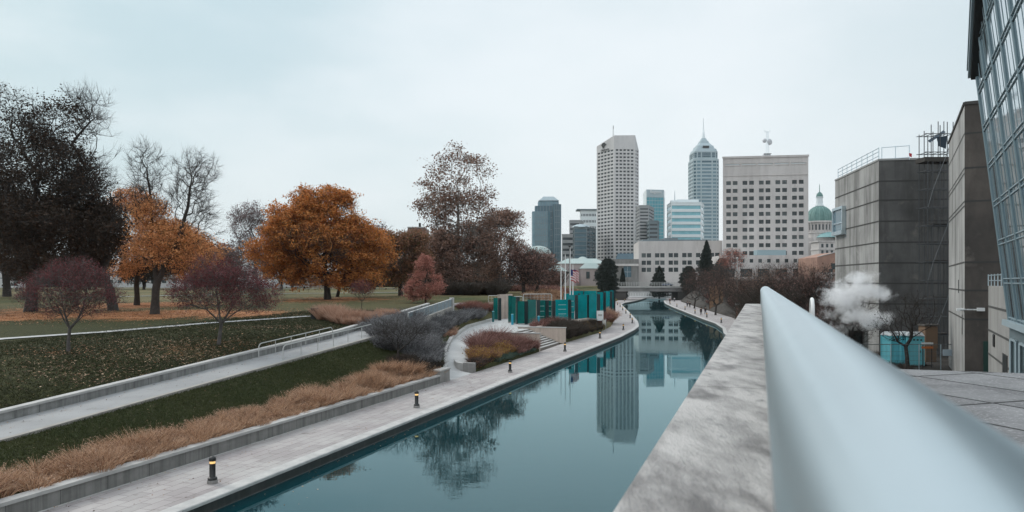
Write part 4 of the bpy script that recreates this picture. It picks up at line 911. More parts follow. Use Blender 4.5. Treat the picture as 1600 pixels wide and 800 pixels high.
r=np.random.default_rng(8); C=np.array([XY(u,v)+(ground(*XY(u,v))-.05,) for u,v in [(r.uniform(14,75),r.uniform(2,11)) for _ in range(420)]]); V,Fc=blades(C,r.uniform(.25,.6,len(C)),.9,70,.03,r,.9,.5)
tag(npmesh('bank_cover',V,Fc,M['darktwig']),'low dark ground cover on the right bank below the terrace','ground cover',kind='stuff')
# ---------------------------------------------------------------- fallen leaves and lawn blades
def scatter(n,fn,r):
    P=[]; 
    while len(P)<n:
        u,v=fn(); x,y=XY(u,v); P.append((x,y,ground(x,y)+.03))
    return np.array(P)
r=np.random.default_rng(9)
def leaves(name,label,P,size,m,r):
    V,Fc=cards(P,size,r,flat=.85); V[:,2]=np.maximum(V[:,2],np.repeat(P[:,2],4)-.01); tag(npmesh(name,V,Fc,m),label,'leaves',kind='stuff')
def near_tree(c,s): 
    x=c[0]+r.normal()*s; y=c[1]+r.normal()*s; return UV(x,y)
P=[]
for (x,y,rr,k) in CARP:
    n=int(2600*k*(rr/10)**1.2)
    for _ in range(n):
        X=x+r.normal()*rr*.5; Y=y+r.normal()*rr*.45; u,v=UV(X,Y)
        if v<rlow(u)[0]-3.5: P.append((X,Y,ground(X,Y)+.03))
leaves('fallen_leaves','carpet of orange fallen leaves under the forked tree and the maple',np.array(P),.15,M['litter'],r)
P=scatter(1500,lambda:(r.uniform(18,75),-33.2-abs(r.normal())*8),r)
P=np.concatenate([P,*[np.array([(x+r.normal()*2.6*(1+i_%3*.3),y+r.normal()*1.0,0) for i_ in range(520)]) for x,y in [hit(px_,py_,20,120)[:2] for px_,py_ in ((150,575),(230,560),(300,548),(250,520+15),(110,590),(420,512),(330,560))]]]); P[:,2]=[ground(x,y)+.04 for x,y,_ in P]; P=P[[UV(x,y)[1]<rlow(UV(x,y)[0])[0]-3.5 for x,y,_ in P]]
leaves('fallen_leaves','scattered dry leaves on the lawn between the ramp wall and the upper path',P,.14,M['litter2'],r)
P=scatter(520,lambda:(r.uniform(16,60),rlow(20)[0]-2.9*r.uniform()**.35),r); P[:,2]=[rampz(UV(x,y)[0])[0]+.012 for x,y,_ in P]
leaves('fallen_leaves','few dry leaves lying along the ramp path beside its wall',P,.075,M['litter2'],r)
P=np.array([XY(u,v)+(.012,) for u,v in [(r.uniform(14,70),-22.2+4*r.uniform()**2.2) for _ in range(520)]])
leaves('fallen_leaves','few dry leaves blown against the foot of the low wall on the left walkway',P,.07,M['litter2'],r)
P=np.array([XY(u,v)+(-.446,) for u,v in [(r.uniform(14,90),-17.8+2.5*r.uniform()**2.5) for _ in range(260)]])
leaves('floating_leaves','few leaves floating on the canal along the left wall',P,.07,M['litter2'],r)
P=scatter(800,lambda:(r.uniform(20,62),r.uniform(-29.4,-24.5)),r)
leaves('fallen_leaves','few pale leaves on the lawn below the ramp',P,.085,M['litter2'],r)
def lawn(name,label,n,fn,bm='blade'):
    P=scatter(n,fn,r); P[:,2]-=.04; V,Fc=blades(P,.13,.15,3,.022,r,.7,.6); tag(npmesh(name,V,Fc,M[bm]),label,'grass',kind='stuff')
lawn('lawn_grass','short dark green lawn between the tan grass and the ramp',52000,lambda:(r.uniform(14,66),r.uniform(-29.4,-24.0)),'blade2')
lawn('lawn_grass','short dark lawn between the ramp wall and the upper path',52000,lambda:(r.uniform(18,76),-33.0-r.uniform(0,1)**1.2*17))
loft('park_ground',lines,[1,1,2,1,3,1,9,1,2,1,5,5][:11] ,[-3,-6,-10,-15,-22,-30,-40,-55,-80,-120,-200,-400,-1000,-3000],grass_mat(CARP[:10]))['kind']='structure'
loft('right_ground',rlines,[1,3,3,5],[8,20,40,80,200,600,2000],mat('right_soil',(.055,.045,.036),.95,(.03,.026,.022),.3,bump=.5,bscale=6))['kind']='structure'
# upper park path, draped
def drape(name,pts,w,m,lift=.05):
    mb=MB(); prev=None; fine=[]
    for i in range(len(pts)-1):
        for k in range(12): fine.append(Vector(pts[i]).lerp(Vector(pts[i+1]),k/12))
    fine.append(Vector(pts[-1]))
    for i,p in enumerate(fine):
        d=(fine[min(i+1,len(fine)-1)]-fine[max(i-1,0)]); d.z=0; d.normalize(); n=Vector((-d.y,d.x,0))*w/2
        a=p+n;b=p-n; z=max(ground(a.x,a.y),ground(b.x,b.y),ground(p.x,p.y))+lift; a=Vector((a.x,a.y,z)); b=Vector((b.x,b.y,z))
        if prev: mb.quad(prev[1],prev[0],a,b)
        prev=(a,b)
    o=mb.build(name,m); o['kind']='structure'; return o
pp=[hit(-260,556,20,200),hit(0,530.5),hit(160,519.5),hit(320,506),hit(400,500.5),hit(484,494.5)]
drape('upper_path',pp,1.35,M['path'])
drape('far_park_path',[hit(-100,470),hit(60,467),hit(240,463),hit(450,459.5),hit(640,457)],2.2,M['path'],.08)
drape('far_road',[atd(-300,452,215),atd(200,452,235),atd(700,450,260),atd(860,448,275)],9,mat('asphalt',(.16,.16,.16),.9,(.12,.12,.12),.3),.1)
# black litter bin at the end of the upper path
p=hit(491.5,498.5,30,120); t=thing('litter_bin','square black litter bin beside the tall tan grass clump','litter bin',p)
mb=MB(); mb.box((0,0,.5),(.62,.62,1.0),.2); 
for k in range(7): mb.box((-.27+.09*k,-.335,.5),(.03,.03,.9),.0)
mb.build('body',M['black'],t,bevel=.02); mb=MB(); mb.box((0,0,1.06),(.7,.7,.1),.2); mb.build('lid',M['black'],t,bevel=.02)
# ---------------------------------------------------------------- buildings
BM_CACHE={}
def glass(n,c,v=None,r=.15): return mat(n,c,r,v,.15) if v else mat(n,c,r)
GLZ={'dark':mat('dark_window_glass',(.018,.03,.032),.15,(.03,.045,.05),.15,objrand=((.10,.12,.12),.55)),'grey':glass('grey_window_glass',(.03,.038,.045),(.05,.06,.068)),
     'teal':glass('teal_curtain_glass',(.10,.36,.42),(.07,.28,.34),.08),'blue':glass('blue_grey_glass',(.17,.28,.33),(.12,.21,.26),.1),'pale':glass('pale_cyan_glass',(.24,.50,.56),(.18,.42,.48),.12),'deep':glass('deep_blue_glass',(.05,.11,.145),(.07,.14,.18),.1)}
ST={'lime':mat('limestone',(.62,.585,.565),.85,(.53,.50,.48),.05,streak=((.28,.25,.24),.45,.35,.05)),'one':mat('pale_precast',(.62,.605,.605),.8,(.54,.53,.53),.04,streak=((.3,.28,.28),.35,.2,.03)),
    'grey':mat('grey_cladding',(.34,.35,.36),.8,(.29,.30,.31),.05),'white':mat('white_cladding',(.72,.77,.78),.6),'silver':mat('silver_granite',(.42,.50,.53),.6,(.36,.44,.47),.05),
    'slate':mat('slate_cladding',(.15,.19,.21),.6),'brick':mat('orange_brick',(.40,.24,.18),.9,(.30,.18,.14),.3),'copper':mat('green_copper',(.085,.18,.165),.7,(.14,.25,.23),.25),
    'palecopper':mat('pale_green_roof',(.36,.45,.43),.7,(.44,.50,.48),.1),'dirty':mat('stained_concrete',(.24,.235,.225),.88,(.18,.175,.17),.25,streak=((.09,.085,.08),.7,.8,.12),bump=.5,bscale=6),
    'brown':mat('brown_brick',(.20,.13,.11),.9)}
class Bld:
    """a building: parts collect walls, windows (first 100 their own part, the rest one part of kind stuff)"""
    def __init__(s,name,label,cat,loc,group=None):
        s.t=thing(name,label,cat,loc,0,group); s.mb={}; s.nw=0; s.rest=MB(); s.restm=None; s.o=Vector(loc)
    def part(s,name,m): 
        if name not in s.mb: s.mb[name]=(MB(),m)
        return s.mb[name][0]
    def facade(s,a,b,z0,z1,cols,rows,depth,wall,gm,wname='window',frame=None,solo=True):
        """wall from a to b (seen from outside a is left); cols [(x0,x1)], rows [(z0,z1)] in metres from a / world z"""
        mbw=s.part(*wall); A=Vector((a[0],a[1],0)); D=Vector((b[0]-a[0],b[1]-a[1],0)); W=D.length; D.normalize(); Nn=Vector((D.y,-D.x,0))
        xs=sorted({0,W,*[x for c in cols for x in c]}); zs=sorted({z0,z1,*[z for r in rows for z in r]})
        P=lambda x,z,o=0: A+D*x+Vector((0,0,z))-Nn*o
        isw=lambda x,z:any(c[0]-1e-6<x<c[1]+1e-6 for c in cols) and any(r[0]-1e-6<z<r[1]+1e-6 for r in rows)
        for i in range(len(zs)-1):       # solid strips run the whole width
            zm=(zs[i]+zs[i+1])/2
            if not any(r[0]<zm<r[1] for r in rows): mbw.quad(P(0,zs[i]),P(W,zs[i]),P(W,zs[i+1]),P(0,zs[i+1])); continue
            for j in range(len(xs)-1):
                xm=(xs[j]+xs[j+1])/2
                if any(c[0]<xm<c[1] for c in cols):
                    x0,x1,za,zb=xs[j],xs[j+1],zs[i],zs[i+1]
                    for q in ((P(x0,za),P(x1,za),P(x1,za,depth),P(x0,za,depth)),(P(x0,zb,depth),P(x1,zb,depth),P(x1,zb),P(x0,zb)),(P(x0,za),P(x0,za,depth),P(x0,zb,depth),P(x0,zb)),(P(x1,za,depth),P(x1,za),P(x1,zb),P(x1,zb,depth))): mbw.quad(*q)
                    if solo and s.nw<100:
                        key=(round(x1-x0,2),round(zb-za,2),gm.name,frame)
                        if key not in BM_CACHE:
                            m=MB(); w,h=x1-x0,zb-za; m.add([(0,0,0),(w,0,0),(w,0,h),(0,0,h)],[(0,1,2,3)])
                            if frame:
                                m.box((w/2,-.03,h/2),(.07,.06,h),0,1); m.box((w/2,-.03,h*.45),(w,.06,.07),0,1)
                            BM_CACHE[key]=m.mesh(wname,[gm,M['black'] if frame!='w' else M['white']])
                        o=bpy.data.objects.new(wname,BM_CACHE[key]); COL.objects.link(o); o.parent=s.t; o.location=P(x0,za,depth-.001)-s.o; o.rotation_euler=(0,0,math.atan2(D.y,D.x)); s.nw+=1
                    else: s.rest.quad(P(x0,za,depth-.001),P(x1,za,depth-.001),P(x1,zb,depth-.001),P(x0,zb,depth-.001)); s.restm=gm
                else: mbw.quad(P(xs[j],zs[i]),P(xs[j+1],zs[i]),P(xs[j+1],zs[i+1]),P(xs[j],zs[i+1]))
    def done(s):
        for n,(mb,m) in s.mb.items():
            if mb.v: LB(mb.build(n,m,s.t),s.t)
        if s.rest.v: o=LB(s.rest.build('window_rows',s.restm,s.t),s.t); o['kind']='stuff'
        return s.t
def evens(W,n,frac,m0=0): 
    p=(W-2*m0)/n; return [(m0+p*(i+.5-frac/2),m0+p*(i+.5+frac/2)) for i in range(n)]
def floors(z0,z1,n,frac): 
    p=(z1-z0)/n; return [(z0+p*(i+.5-frac/2),z0+p*(i+.5+frac/2)) for i in range(n)]
def zat(py,d): return H-(py-HZ)*d/F
def X(px,d): return (px-CX)/F*d
def D_(a,b): return math.hypot(b[0]-a[0],b[1]-a[1])
# --- OneAmerica-like pale tower with chamfered corners
d=780; z0=5; za,zb=zat(222,d),zat(211.5,d)
B=Bld('office_tower','tall pale precast tower with sloping crown and a dark emblem, left of the skyline centre','tower',(X(965,d),d,z0))
p=[(X(932.3,d+26),d+26),(X(959.5,d),d),(X(992.5,d+2),d+2),(X(998,d+14),d+14),(X(998,d+45),d+45),(X(936,d+55),d+55)]
W=D_(p[0],p[1]); rows=floors(zat(432,d),zat(231.5,d),36,.5); zt=zat(231.5,d)
B.facade(p[0],p[1],z0,zt,evens(W,5,.74,1),rows,.7,('wall',ST['one']),GLZ['grey'],solo=False)
W=D_(p[1],p[2]); rest=rows
B.facade(p[1],p[2],z0,zt,evens(W,5,.66,1.2),rows,.9,('wall',ST['one']),GLZ['grey'])
W=D_(p[2],p[3]); B.facade(p[2],p[3],z0,zt,evens(W,2,.7,.8),rows,.7,('wall',ST['one']),GLZ['grey'],solo=False)
mb=B.part('wall',ST['one'])
for i in (3,4,5): a=p[i];b=p[(i+1)%6]; mb.quad((a[0],a[1],z0),(b[0],b[1],z0),(b[0],b[1],zt),(a[0],a[1],zt))
cr=B.part('crown',ST['one']); tops=[za,zb,zb+.5,zat(240,d+14),zat(240,d+45),za]
vs=[(q[0],q[1],zt) for q in p]+[(q[0],q[1],t_) for q,t_ in zip(p,tops)]; cr.add(vs,[(i,(i+1)%6,6+(i+1)%6,6+i) for i in range(6)]+[(6,7,8,11),(8,9,10,11)])
eb=MB()
A0=Vector((p[0][0],p[0][1],0)); D0=(Vector((p[1][0],p[1][1],0))-A0); Wf=D0.length; D0.normalize(); N0=Vector((D0.y,-D0.x,0))
def onf(x,z,o=.5): return A0+D0*x+N0*o+Vector((0,0,z))
def fpx(px,py): return Wf*(px-932.3)/(959.5-932.3), zat(py,d+13)
em=[(940,226),(942.5,223),(945,223),(948.5,227),(945.5,229),(944,232),(942.5,231.5),(941.5,228.5)]
vs=[onf(*fpx(x,y-.5)) for x,y in em]; eb.add(vs,[tuple(range(len(vs)))[::-1]]); x_,z_=fpx(942.5,232); eb.add([onf(x_-.3,z_+3.2),onf(x_+.3,z_+3.2),onf(x_+.3,z_-1.5),onf(x_-.3,z_-1.5)],[(0,1,2,3)])
LB(eb.build('emblem',M['black'],B.t),B.t)
def text(s,body,name,pos,size,rot,m,parent,ex=.02,align='CENTER',sx=1):
    cu=bpy.data.curves.new(name,'FONT'); cu.body=body; cu.size=size; cu.align_x=align; cu.align_y='CENTER'; cu.extrude=ex; cu.materials.append(m); cu.space_character=1.0
    o=bpy.data.objects.new(name,cu); COL.objects.link(o); bpy.context.view_layer.update(); me=bpy.data.meshes.new_from_object(o.evaluated_get(bpy.context.evaluated_depsgraph_get())); bpy.data.objects.remove(o); me.materials.clear(); me.materials.append(m); o=bpy.data.objects.new(name,me); COL.objects.link(o); o.parent=parent; o.location=Vector(pos)-Vector(parent.location); o.rotation_euler=(PI/2,0,rot); o.scale=(sx,1,1); return o
x_,z_=fpx(946,234.2); text(B,'OneAmerica','lettering',onf(x_,z_,.6),3.4,math.atan2(D0.y,D0.x),M['black'],B.t,.1,sx=.8)
sk=MB(); sk.add([(X(962,d-6),d-6,zat(405,d)),(X(992,d-6),d-6,zat(405,d)),(X(993,d-.5),d-.5,zat(396,d)),(X(965,d-.5),d-.5,zat(396,d)),(X(962,d-6),d-6,z0),(X(992,d-6),d-6,z0)],[(0,1,2,3),(4,5,1,0)]); LB(sk.build('sloping_skylight',GLZ['deep'],B.t),B.t)
fl=MB(); fl.tube([(X(958,d+20),d+20,zb-2),(X(958,d+20),d+20,zat(190,d))],[.35,.15],6); fl.add([(X(958,d+20)+.2,d+20,zat(189,d)),(X(958.9,d+20),d+20.6,zat(190.5,d)),(X(958.8,d+20),d+20.3,zat(196.5,d)),(X(958,d+20)+.2,d+20,zat(195,d))],[(0,1,2,3)]); LB(fl.build('roof_flagpole',M['black'],B.t),B.t)
B.done()
# --- generic box tower given by pixel columns
def boxb(name,label,cat,x0,x1,ytop,d,dep,wall,gm,nf,nc,ff=.5,cf=.9,z0=5,yb=None,right=None,group=None,solo=True,rightgm=None,done=True,left=None,hor=True,y0=None):
    zt=zat(ytop,d); B=Bld(name,label,cat,(X((x0+x1)/2,d),d,z0),group)
    a=(X(x0,d),d); b=(X(x1,d),d); c=(X(right,d+dep) if right else b[0]*(d+dep)/d*.97,d+dep); e=(X(left,d+dep) if left else a[0]*1.0*(d+dep)/d if a[0]>0 else a[0],d+dep)
    if left is None: e=(a[0]+ (0 if a[0]<0 else 2),d+dep)
    lo=zat(y0,d) if y0 else z0+4
    rows=floors(lo,zt-1.2,nf,ff)
    B.facade(a,b,z0,zt,evens(b[0]-a[0],nc,cf,.6),rows,.5,('wall',ST[wall]),GLZ[gm],solo=solo)
    Wr=D_(b,c); B.facade(b,c,z0,zt,evens(Wr,max(1,int(nc*Wr/(b[0]-a[0])+.5)),cf,.6),rows,.5,('wall',ST[wall]),GLZ[rightgm or gm],solo=False)
    Wl=D_(e,a); B.facade(e,a,z0,zt,evens(Wl,max(1,int(nc*Wl/(b[0]-a[0])+.5)),cf,.6),rows,.5,('wall',ST[wall]),GLZ[gm],solo=False)
    mb=B.part('wall',ST[wall]); mb.quad((c[0],c[1],z0),(e[0],e[1],z0),(e[0],e[1],zt),(c[0],c[1],zt)); mb.quad((a[0],a[1],zt),(b[0],b[1],zt),(c[0],c[1],zt),(e[0],e[1],zt))
    rf=B.part('parapet',ST[wall]); 
    for q,w in ((a,b),(b,c),(e,a)): 
        dd=Vector((w[0]-q[0],w[1]-q[1],0)).normalized(); n=Vector((dd.y,-dd.x,0))*.25; rf.prism([(q[0]+n.x,q[1]+n.y),(w[0]+n.x,w[1]+n.y),(w[0]-n.x*2,w[1]-n.y*2),(q[0]-n.x*2,q[1]-n.y*2)],zt+.01,zt+1.0)
    if done: B.done()
    return B,(a,b,c,e,zt)
# glass tower far left with stepped crown
d=1000; B=Bld('glass_tower','blue grey glass tower with a stepped crown at the left end of the skyline','tower',(X(854,d),d,5))
def blk(B,part,m,x0,x1,y0,y1,d0,d1,ch=0,nv=0,gm=None):
    mb=B.part(part,m); a=[X(x0,d),X(x1,d)]; z0_,z1_=(5 if y0 is None else zat(y0,d)),zat(y1,d); c=ch
    mb.prism([(a[0]+c,d+d0),(a[1]-c,d+d0),(a[1],d+d0+c),(a[1],d+d1),(a[0],d+d1),(a[0],d+d0+c)],z0_,z1_)
    if nv:
        fb=B.part('mullions',ST['slate'])
        for k in range(nv+1): x=a[0]+c+(a[1]-a[0]-2*c)*k/nv; fb.box((x,d+d0-.2,(z0_+z1_)/2),(.55,.5,z1_-z0_))
        n=int((z1_-z0_)/8)
        for k in range(1,n): fb.box(((a[0]+a[1])/2,d+d0-.12,z0_+(z1_-z0_)*k/n),(a[1]-a[0]-2*c,.3,.7))
blk(B,'lower_shaft',GLZ['blue'],831.5,860,None,330,0,38,4,6); blk(B,'right_shaft',GLZ['deep'],864,877,None,319,-1.2,38,2,3); blk(B,'middle_shaft',GLZ['deep'],836,872,None,321,4,34,3,6); blk(B,'shoulder',GLZ['blue'],841,874,321.2,313.5,7,31,4,5)
mb=B.part('crown',ST['silver']); c0=[(X(842,d),d+7),(X(874,d),d+7),(X(874,d),d+30),(X(842,d),d+30)]; c1=[(X(850,d),d+12),(X(866,d),d+12),(X(866,d),d+26),(X(850,d),d+26)]; mb.frus(c0,zat(312.4,d),c1,zat(305.5,d)); B.done()
boxb('office_block','grey block under a dark overhanging roof slab behind the pale tower','office building',907,932,329.5,900,30,'white','grey',7,10,.4,.6,y0=400,done=True)
d=899; t=MB(); t.box((X(918,d),d+8,zat(327.5,d)),(26,18,1.6)); t=t.build('roof_slab',ST['slate']); tag(t,'dark flat overhanging roof slab on top of the grey block behind the pale tower','roof slab')
boxb('office_block','striped pale office block behind the dark glass one, left of the pale tower','office building',890,906,345,860,30,'grey','grey',12,1,.45,.96,right=912)
boxb('office_block','low striped grey office block at the foot of the glass tower','office building',878,896,367,830,25,'grey','grey',8,1,.45,.96,right=905)
Bx,_=boxb('office_block','dark blue glass block with pale striped right side in front of the pale tower','office building',897,917,355,760,40,'slate','deep',12,1,.82,.98,right=931,left=895,rightgm='dark')
d=758; mbp=MB(); mbp.lathe([(9.5,0),(8.2,1.6),(5,3.0),(.01,3.6)],(X(908,d+8),d+10,zat(354.5,d)),18); LB(mbp.build('roof_dome',ST['silver'],Bx.t),Bx.t)
boxb('office_block','grey office block with horizontal window stripes right of the pale tower','office building',999,1014,322,720,30,'grey','grey',22,1,.42,.97,right=1022)
boxb('office_block','dark grey stepped office block left of the teal glass tower','office building',1014,1028.5,346,700,25,'slate','grey',14,1,.45,.97,right=1030)
# teal tower
d=880; B=Bld('glass_tower','teal glass tower with a white side and a pale sign at its top','tower',(X(1025,d),d,5)); zt=zat(296,d)
a=(X(1010,d),d);b=(X(1038.5,d),d+4);c=(X(1046,d),d+26);e=(X(1014,d),d+40)
B.facade(a,b,5,zt,evens(D_(a,b),6,.94,.4),floors(8,zt-9,24,.88),.25,('mullions',ST['silver']),GLZ['teal'],solo=True)
mb=B.part('white_side',ST['white']); mb.quad((b[0],b[1],5),(c[0],c[1],5),(c[0],c[1],zat(306,d)),(b[0],b[1],zat(306,d))); mb.quad((c[0],c[1],5),(e[0],e[1],5),(e[0],e[1],zt),(c[0],c[1],zt));mb.quad((e[0],e[1],5),(a[0],a[1],5),(a[0],a[1],zt),(e[0],e[1],zt))
mb=B.part('top_band',GLZ['deep']); mb.quad((b[0],b[1],zat(305.9,d)),(c[0],c[1],zat(305.9,d)),(c[0],c[1],zt),(b[0],b[1],zt)); mb.quad((a[0],a[1],zt),(b[0],b[1],zt),(c[0],c[1],zt),(e[0],e[1],zt))
text(B,'Regions','sign_lettering',(X(1025,d),d+1.2,zat(299.6,d)),5.2,math.atan2(4,b[0]-a[0]),M['white'],B.t,.1,sx=.9); B.done()
# white/cyan striped
B,(a,b,c,e,zt)=boxb('office_block','white office block with cyan window stripes and a small white spire','office building',1048.5,1096,317,760,30,'white','pale',12,1,.55,.985,right=1100,done=False)
d=764; mb=B.part('roof_house',ST['white']); mb.box((X(1076,d),d+8,zat(314.5,d)),(22,12,4.2)); mb.box((X(1056,d),d+8,zat(314.8,d)),(7,8,3.5)); mb.tube([(X(1057,d),d+8,zat(314,d)),(X(1057,d),d+8,zat(296,d))],[.9,.2],6); mb.lathe([(2.3,-1.2),(2.3,1.2)],(X(1052.5,d),d+3,zat(316,d)),14); B.done()
# tallest tower with stepped pyramid and spire
d=1060; B=Bld('spire_tower','tallest silver tower with stepped pyramid top and long spire','tower',(X(1104,d),d,5)); x0,x1=X(1084,d),X(1124.5,d); w=x1-x0; cx=(x0+x1)/2; ch=4
def octo(hw,c,yc): return [(cx-hw+c,yc-hw),(cx+hw-c,yc-hw),(cx+hw,yc-hw+c),(cx+hw,yc+hw-c),(cx+hw-c,yc+hw),(cx-hw+c,yc+hw),(cx-hw,yc+hw-c),(cx-hw,yc-hw+c)]
yc=d+w/2
for (hw,za_,zb_,nf) in ((w/2,5,zat(248,d),34),(w/2-1.4,zat(248,d),zat(236,d),3)):
    O=octo(hw,ch,yc)
    for i in range(8):
        p_,q_=O[i],O[(i+1)%8]; Wd=D_(p_,q_)
        if i in (2,3,4): B.part('wall',ST['silver']).quad((p_[0],p_[1],za_),(q_[0],q_[1],za_),(q_[0],q_[1],zb_),(p_[0],p_[1],zb_)); continue
        cols=[(.8,Wd*.2),(Wd*.26,Wd*.74),(Wd*.8,Wd-.8)] if Wd>12 else [(.8,Wd-.8)]
        B.facade(p_,q_,za_,zb_,cols,floors(za_+2,zb_-1.5,nf,.55 if nf>5 else .8),.5,('wall',ST['silver']),GLZ['deep'] if i else GLZ['blue'],solo=(i==0))
    B.part('roof_tiers',ST['silver']).add([(q[0],q[1],zb_) for q in O],[tuple(range(8))])
mb=B.part('roof_tiers',ST['silver'])
for i,(h0,h1,ya,yb_) in enumerate(((w/2-2.2,w/2-3.4,236,231.5),(w/2-5.2,w/2-6.6,231.4,226),(w/2-7.6,w/2-10.5,225.9,221.5),(w/2-11.6,w/2-12.6,221.4,217.5),(w/2-13.4,w/2-15.6,217.4,212.5))): mb.frus(octo(h0,2 if i<3 else 1,yc),zat(ya,d)+.02,octo(h1,2 if i<3 else 1,yc),zat(yb_,d))
mb=B.part('crown_window',M['black']); mb.box((cx,yc-w/2+4.4,zat(228.5,d)),(9,1.5,3.2))
mb=B.part('spire',ST['white']); mb.tube([(cx,yc,zat(214,d)),(cx,yc,zat(203,d)),(cx,yc,zat(202.5,d)),(cx,yc,zat(180,d))],[3.0,1.9,1.2,.25],8); B.done()
# tall limestone office block with paired windows
d=365; B=Bld('government_block','broad limestone office block with paired dark windows and a dish mast on its roof','office building',(X(1192,d),d,5))
a=(X(1129.5,d),d);b=(X(1255.5,d),d-6);zt=zat(246,d)
W=D_(a,b); cols=[]
for k in range(5): f=(.038+.192*k,.038+.192*k+.058,.112+.192*k-.0,.112+.192*k+.058); cols+=[(W*(.04+.193*k),W*(.096+.193*k)),(W*(.118+.193*k),W*(.174+.193*k))]
rws=[(zat(y+3.1,d),zat(y-3.1,d)) for y in [286.4+12.15*k for k in range(10)]][::-1]
B.facade(a,b,5,zat(277,d),cols,rws,.45,('wall',ST['lime']),GLZ['dark'],frame='b')
c=(X(1260.5,d+24),d+24); mb=B.part('wall',ST['lime']); e=(X(1132,d+26),d+26)
for p_,q_ in ((b,c),(c,e),(e,a)): mb.quad((p_[0],p_[1],5),(q_[0],q_[1],5),(q_[0],q_[1],zat(277,d)),(p_[0],p_[1],zat(277,d)))
# blank attic with frame and recess
z1=zat(277,d)+.01; B.facade(a,b,z1,zt,[(W*(.03+.193*k),W*(.2+.193*k)) for k in range(5)],[(zat(258.5,d),zat(256.4,d))],.5,('attic',ST['lime']),ST['white'],wname='attic_slot')
mb=B.part('attic',ST['lime']); cc=(c[0]-1.6,c[1]); 
for p_,q_ in ((b,cc),(cc,e),(e,a)): mb.quad((p_[0],p_[1],z1),(q_[0],q_[1],z1),(q_[0],q_[1],zt),(p_[0],p_[1],zt))
mb.quad((a[0],a[1],zt),(b[0],b[1],zt),(cc[0],cc[1],zt),(e[0],e[1],zt)); mb.quad((a[0],a[1],z1-.004),(b[0],b[1],z1-.004),(c[0],c[1],z1-.004),(e[0],e[1],z1-.004))
mb=B.part('cornice',ST['lime']); u_=Vector((b[0]-a[0],b[1]-a[1],0)).normalized(); nn=Vector((u_.y,-u_.x,0))
def ribf(x0,x1,zlo,zhi,o): p0=Vector((a[0],a[1],0))+u_*x0; p1=Vector((a[0],a[1],0))+u_*x1; q=[p0+nn*o,p1+nn*o,p1-nn*.02,p0-nn*.02]; mb.prism([(v_.x,v_.y) for v_ in q],zlo,zhi)
ribf(-.3,W+.3,zt-.6,zt+.35,.4); ribf(.2,W-.2,zat(275.5,d),zat(274.6,d),.25)
for k in range(5): ribf(W*(.03+.193*k),W*(.2+.193*k),zat(259.8,d),zat(259,d),.2)
mb=B.part('mechanical_floor',ST['copper'] if False else mat('blue_grey_metal',(.25,.34,.37),.5)); B.done()
# mast
t=thing('antenna_mast','roof mast with round dishes on top of the broad limestone block','antenna mast',(X(1199,d+8),d+8,zt))
mx_,my_=X(1199,d+8),d+8; P_=lambda px,py:(X(px,d+8),d+8,zat(py,d+8))
mb=MB()
for dx,dy in ((-.35,-.35),(.35,-.35),(.35,.35),(-.35,.35)): mb.tube([(mx_+dx*2,my_+dy*2,zt),(mx_+dx,my_+dy,zat(206,d+8))],.05,5)
for k in range(14): z=zt+(zat(206,d+8)-zt)*(k+.5)/14; mb.bar((mx_-.5,my_-.45,z-.5),(mx_+.5,my_-.45,z+.4),.045); mb.bar((mx_+.5,my_-.45,z-.5),(mx_-.5,my_-.45,z+.4),.045)
LB(mb.build('lattice',M['steel'],t),t)
dm=mat('dish_grey',(.5,.52,.54),.5)
for (px,py,r_,az) in ((1194,219.5,1.1,-.9),(1203.5,221.5,1.55,.5),(1194.5,243,1.2,-.6),(1202.5,243.5,1.2,.6)):
    q=P_(px,py); o=MB(); o.lathe([(.0001,.35),(.5*r_,.25),(r_,-.15),(r_,-.6)],n=18); o=o.build('dish',dm,t); o.location=Vector(q)-Vector(t.location); o.rotation_euler=(PI/2,0,az)
mb=MB()
for k in range(4): a_=k*PI/2+.4; q=Vector(P_(1199,206)); mb.tube([q,q+Vector((2.0*math.cos(a_),2.0*math.sin(a_),.2)),q+Vector((1.6*math.cos(a_),1.6*math.sin(a_),1.0))],.05,5)
LB(mb.build('top_antennas',M['steel'],t),t)
mb=MB(); q=P_(1199,240.5); mb.box((q[0],q[1],q[2]),(3.6,1.6,.25)); LB(mb.build('platform',M['black'],t),t)
# podium
d=330; B=Bld('podium_wing','low limestone wing with square windows at the foot of the broad block','office building',(X(1205,d),d,5)); a=(X(1127,d),d);b=(X(1262,d),d-4);zt=zat(399,d); W=D_(a,b)
B.facade(a,b,4.5,zt,[(W*(.03+.098*k),W*(.064+.098*k)) for k in range(10)],[(zat(410.5,d),zat(404.8,d))],.4,('wall',ST['lime']),GLZ['dark'],solo=True) if False else None
B.facade(a,b,zat(417,d),zt,[(W*(.025+.0975*k),W*(.066+.0975*k)) for k in range(10)],[(zat(410.5,d),zat(404.8,d))],.4,('wall',ST['lime']),GLZ['dark'])
B.facade(a,b,4.5,zat(417.02,d),[(W*(.02+.195*k),W*(.155+.195*k)) for k in range(5)],[(zat(433,d),zat(420,d))],1.2,('base_wall',ST['lime']),GLZ['dark'],wname='entrance_opening')
mb=B.part('wall',ST['lime']); e=(a[0]+2,d+30); c=(b[0]+3,d+28)
for p_,q_ in ((b,c),(c,e),(e,a)): mb.quad((p_[0],p_[1],4.5),(q_[0],q_[1],4.5),(q_[0],q_[1],zt),(p_[0],p_[1],zt))
mb.quad((a[0],a[1],zt),(b[0],b[1],zt),(c[0],c[1],zt),(e[0],e[1],zt))
mb=B.part('roof_box',mat('blue_grey_metal',(.25,.34,.37),.5)); mb.box((X(1210,d),d+6,zat(395,d)),(13,5,2.8)); B.done()
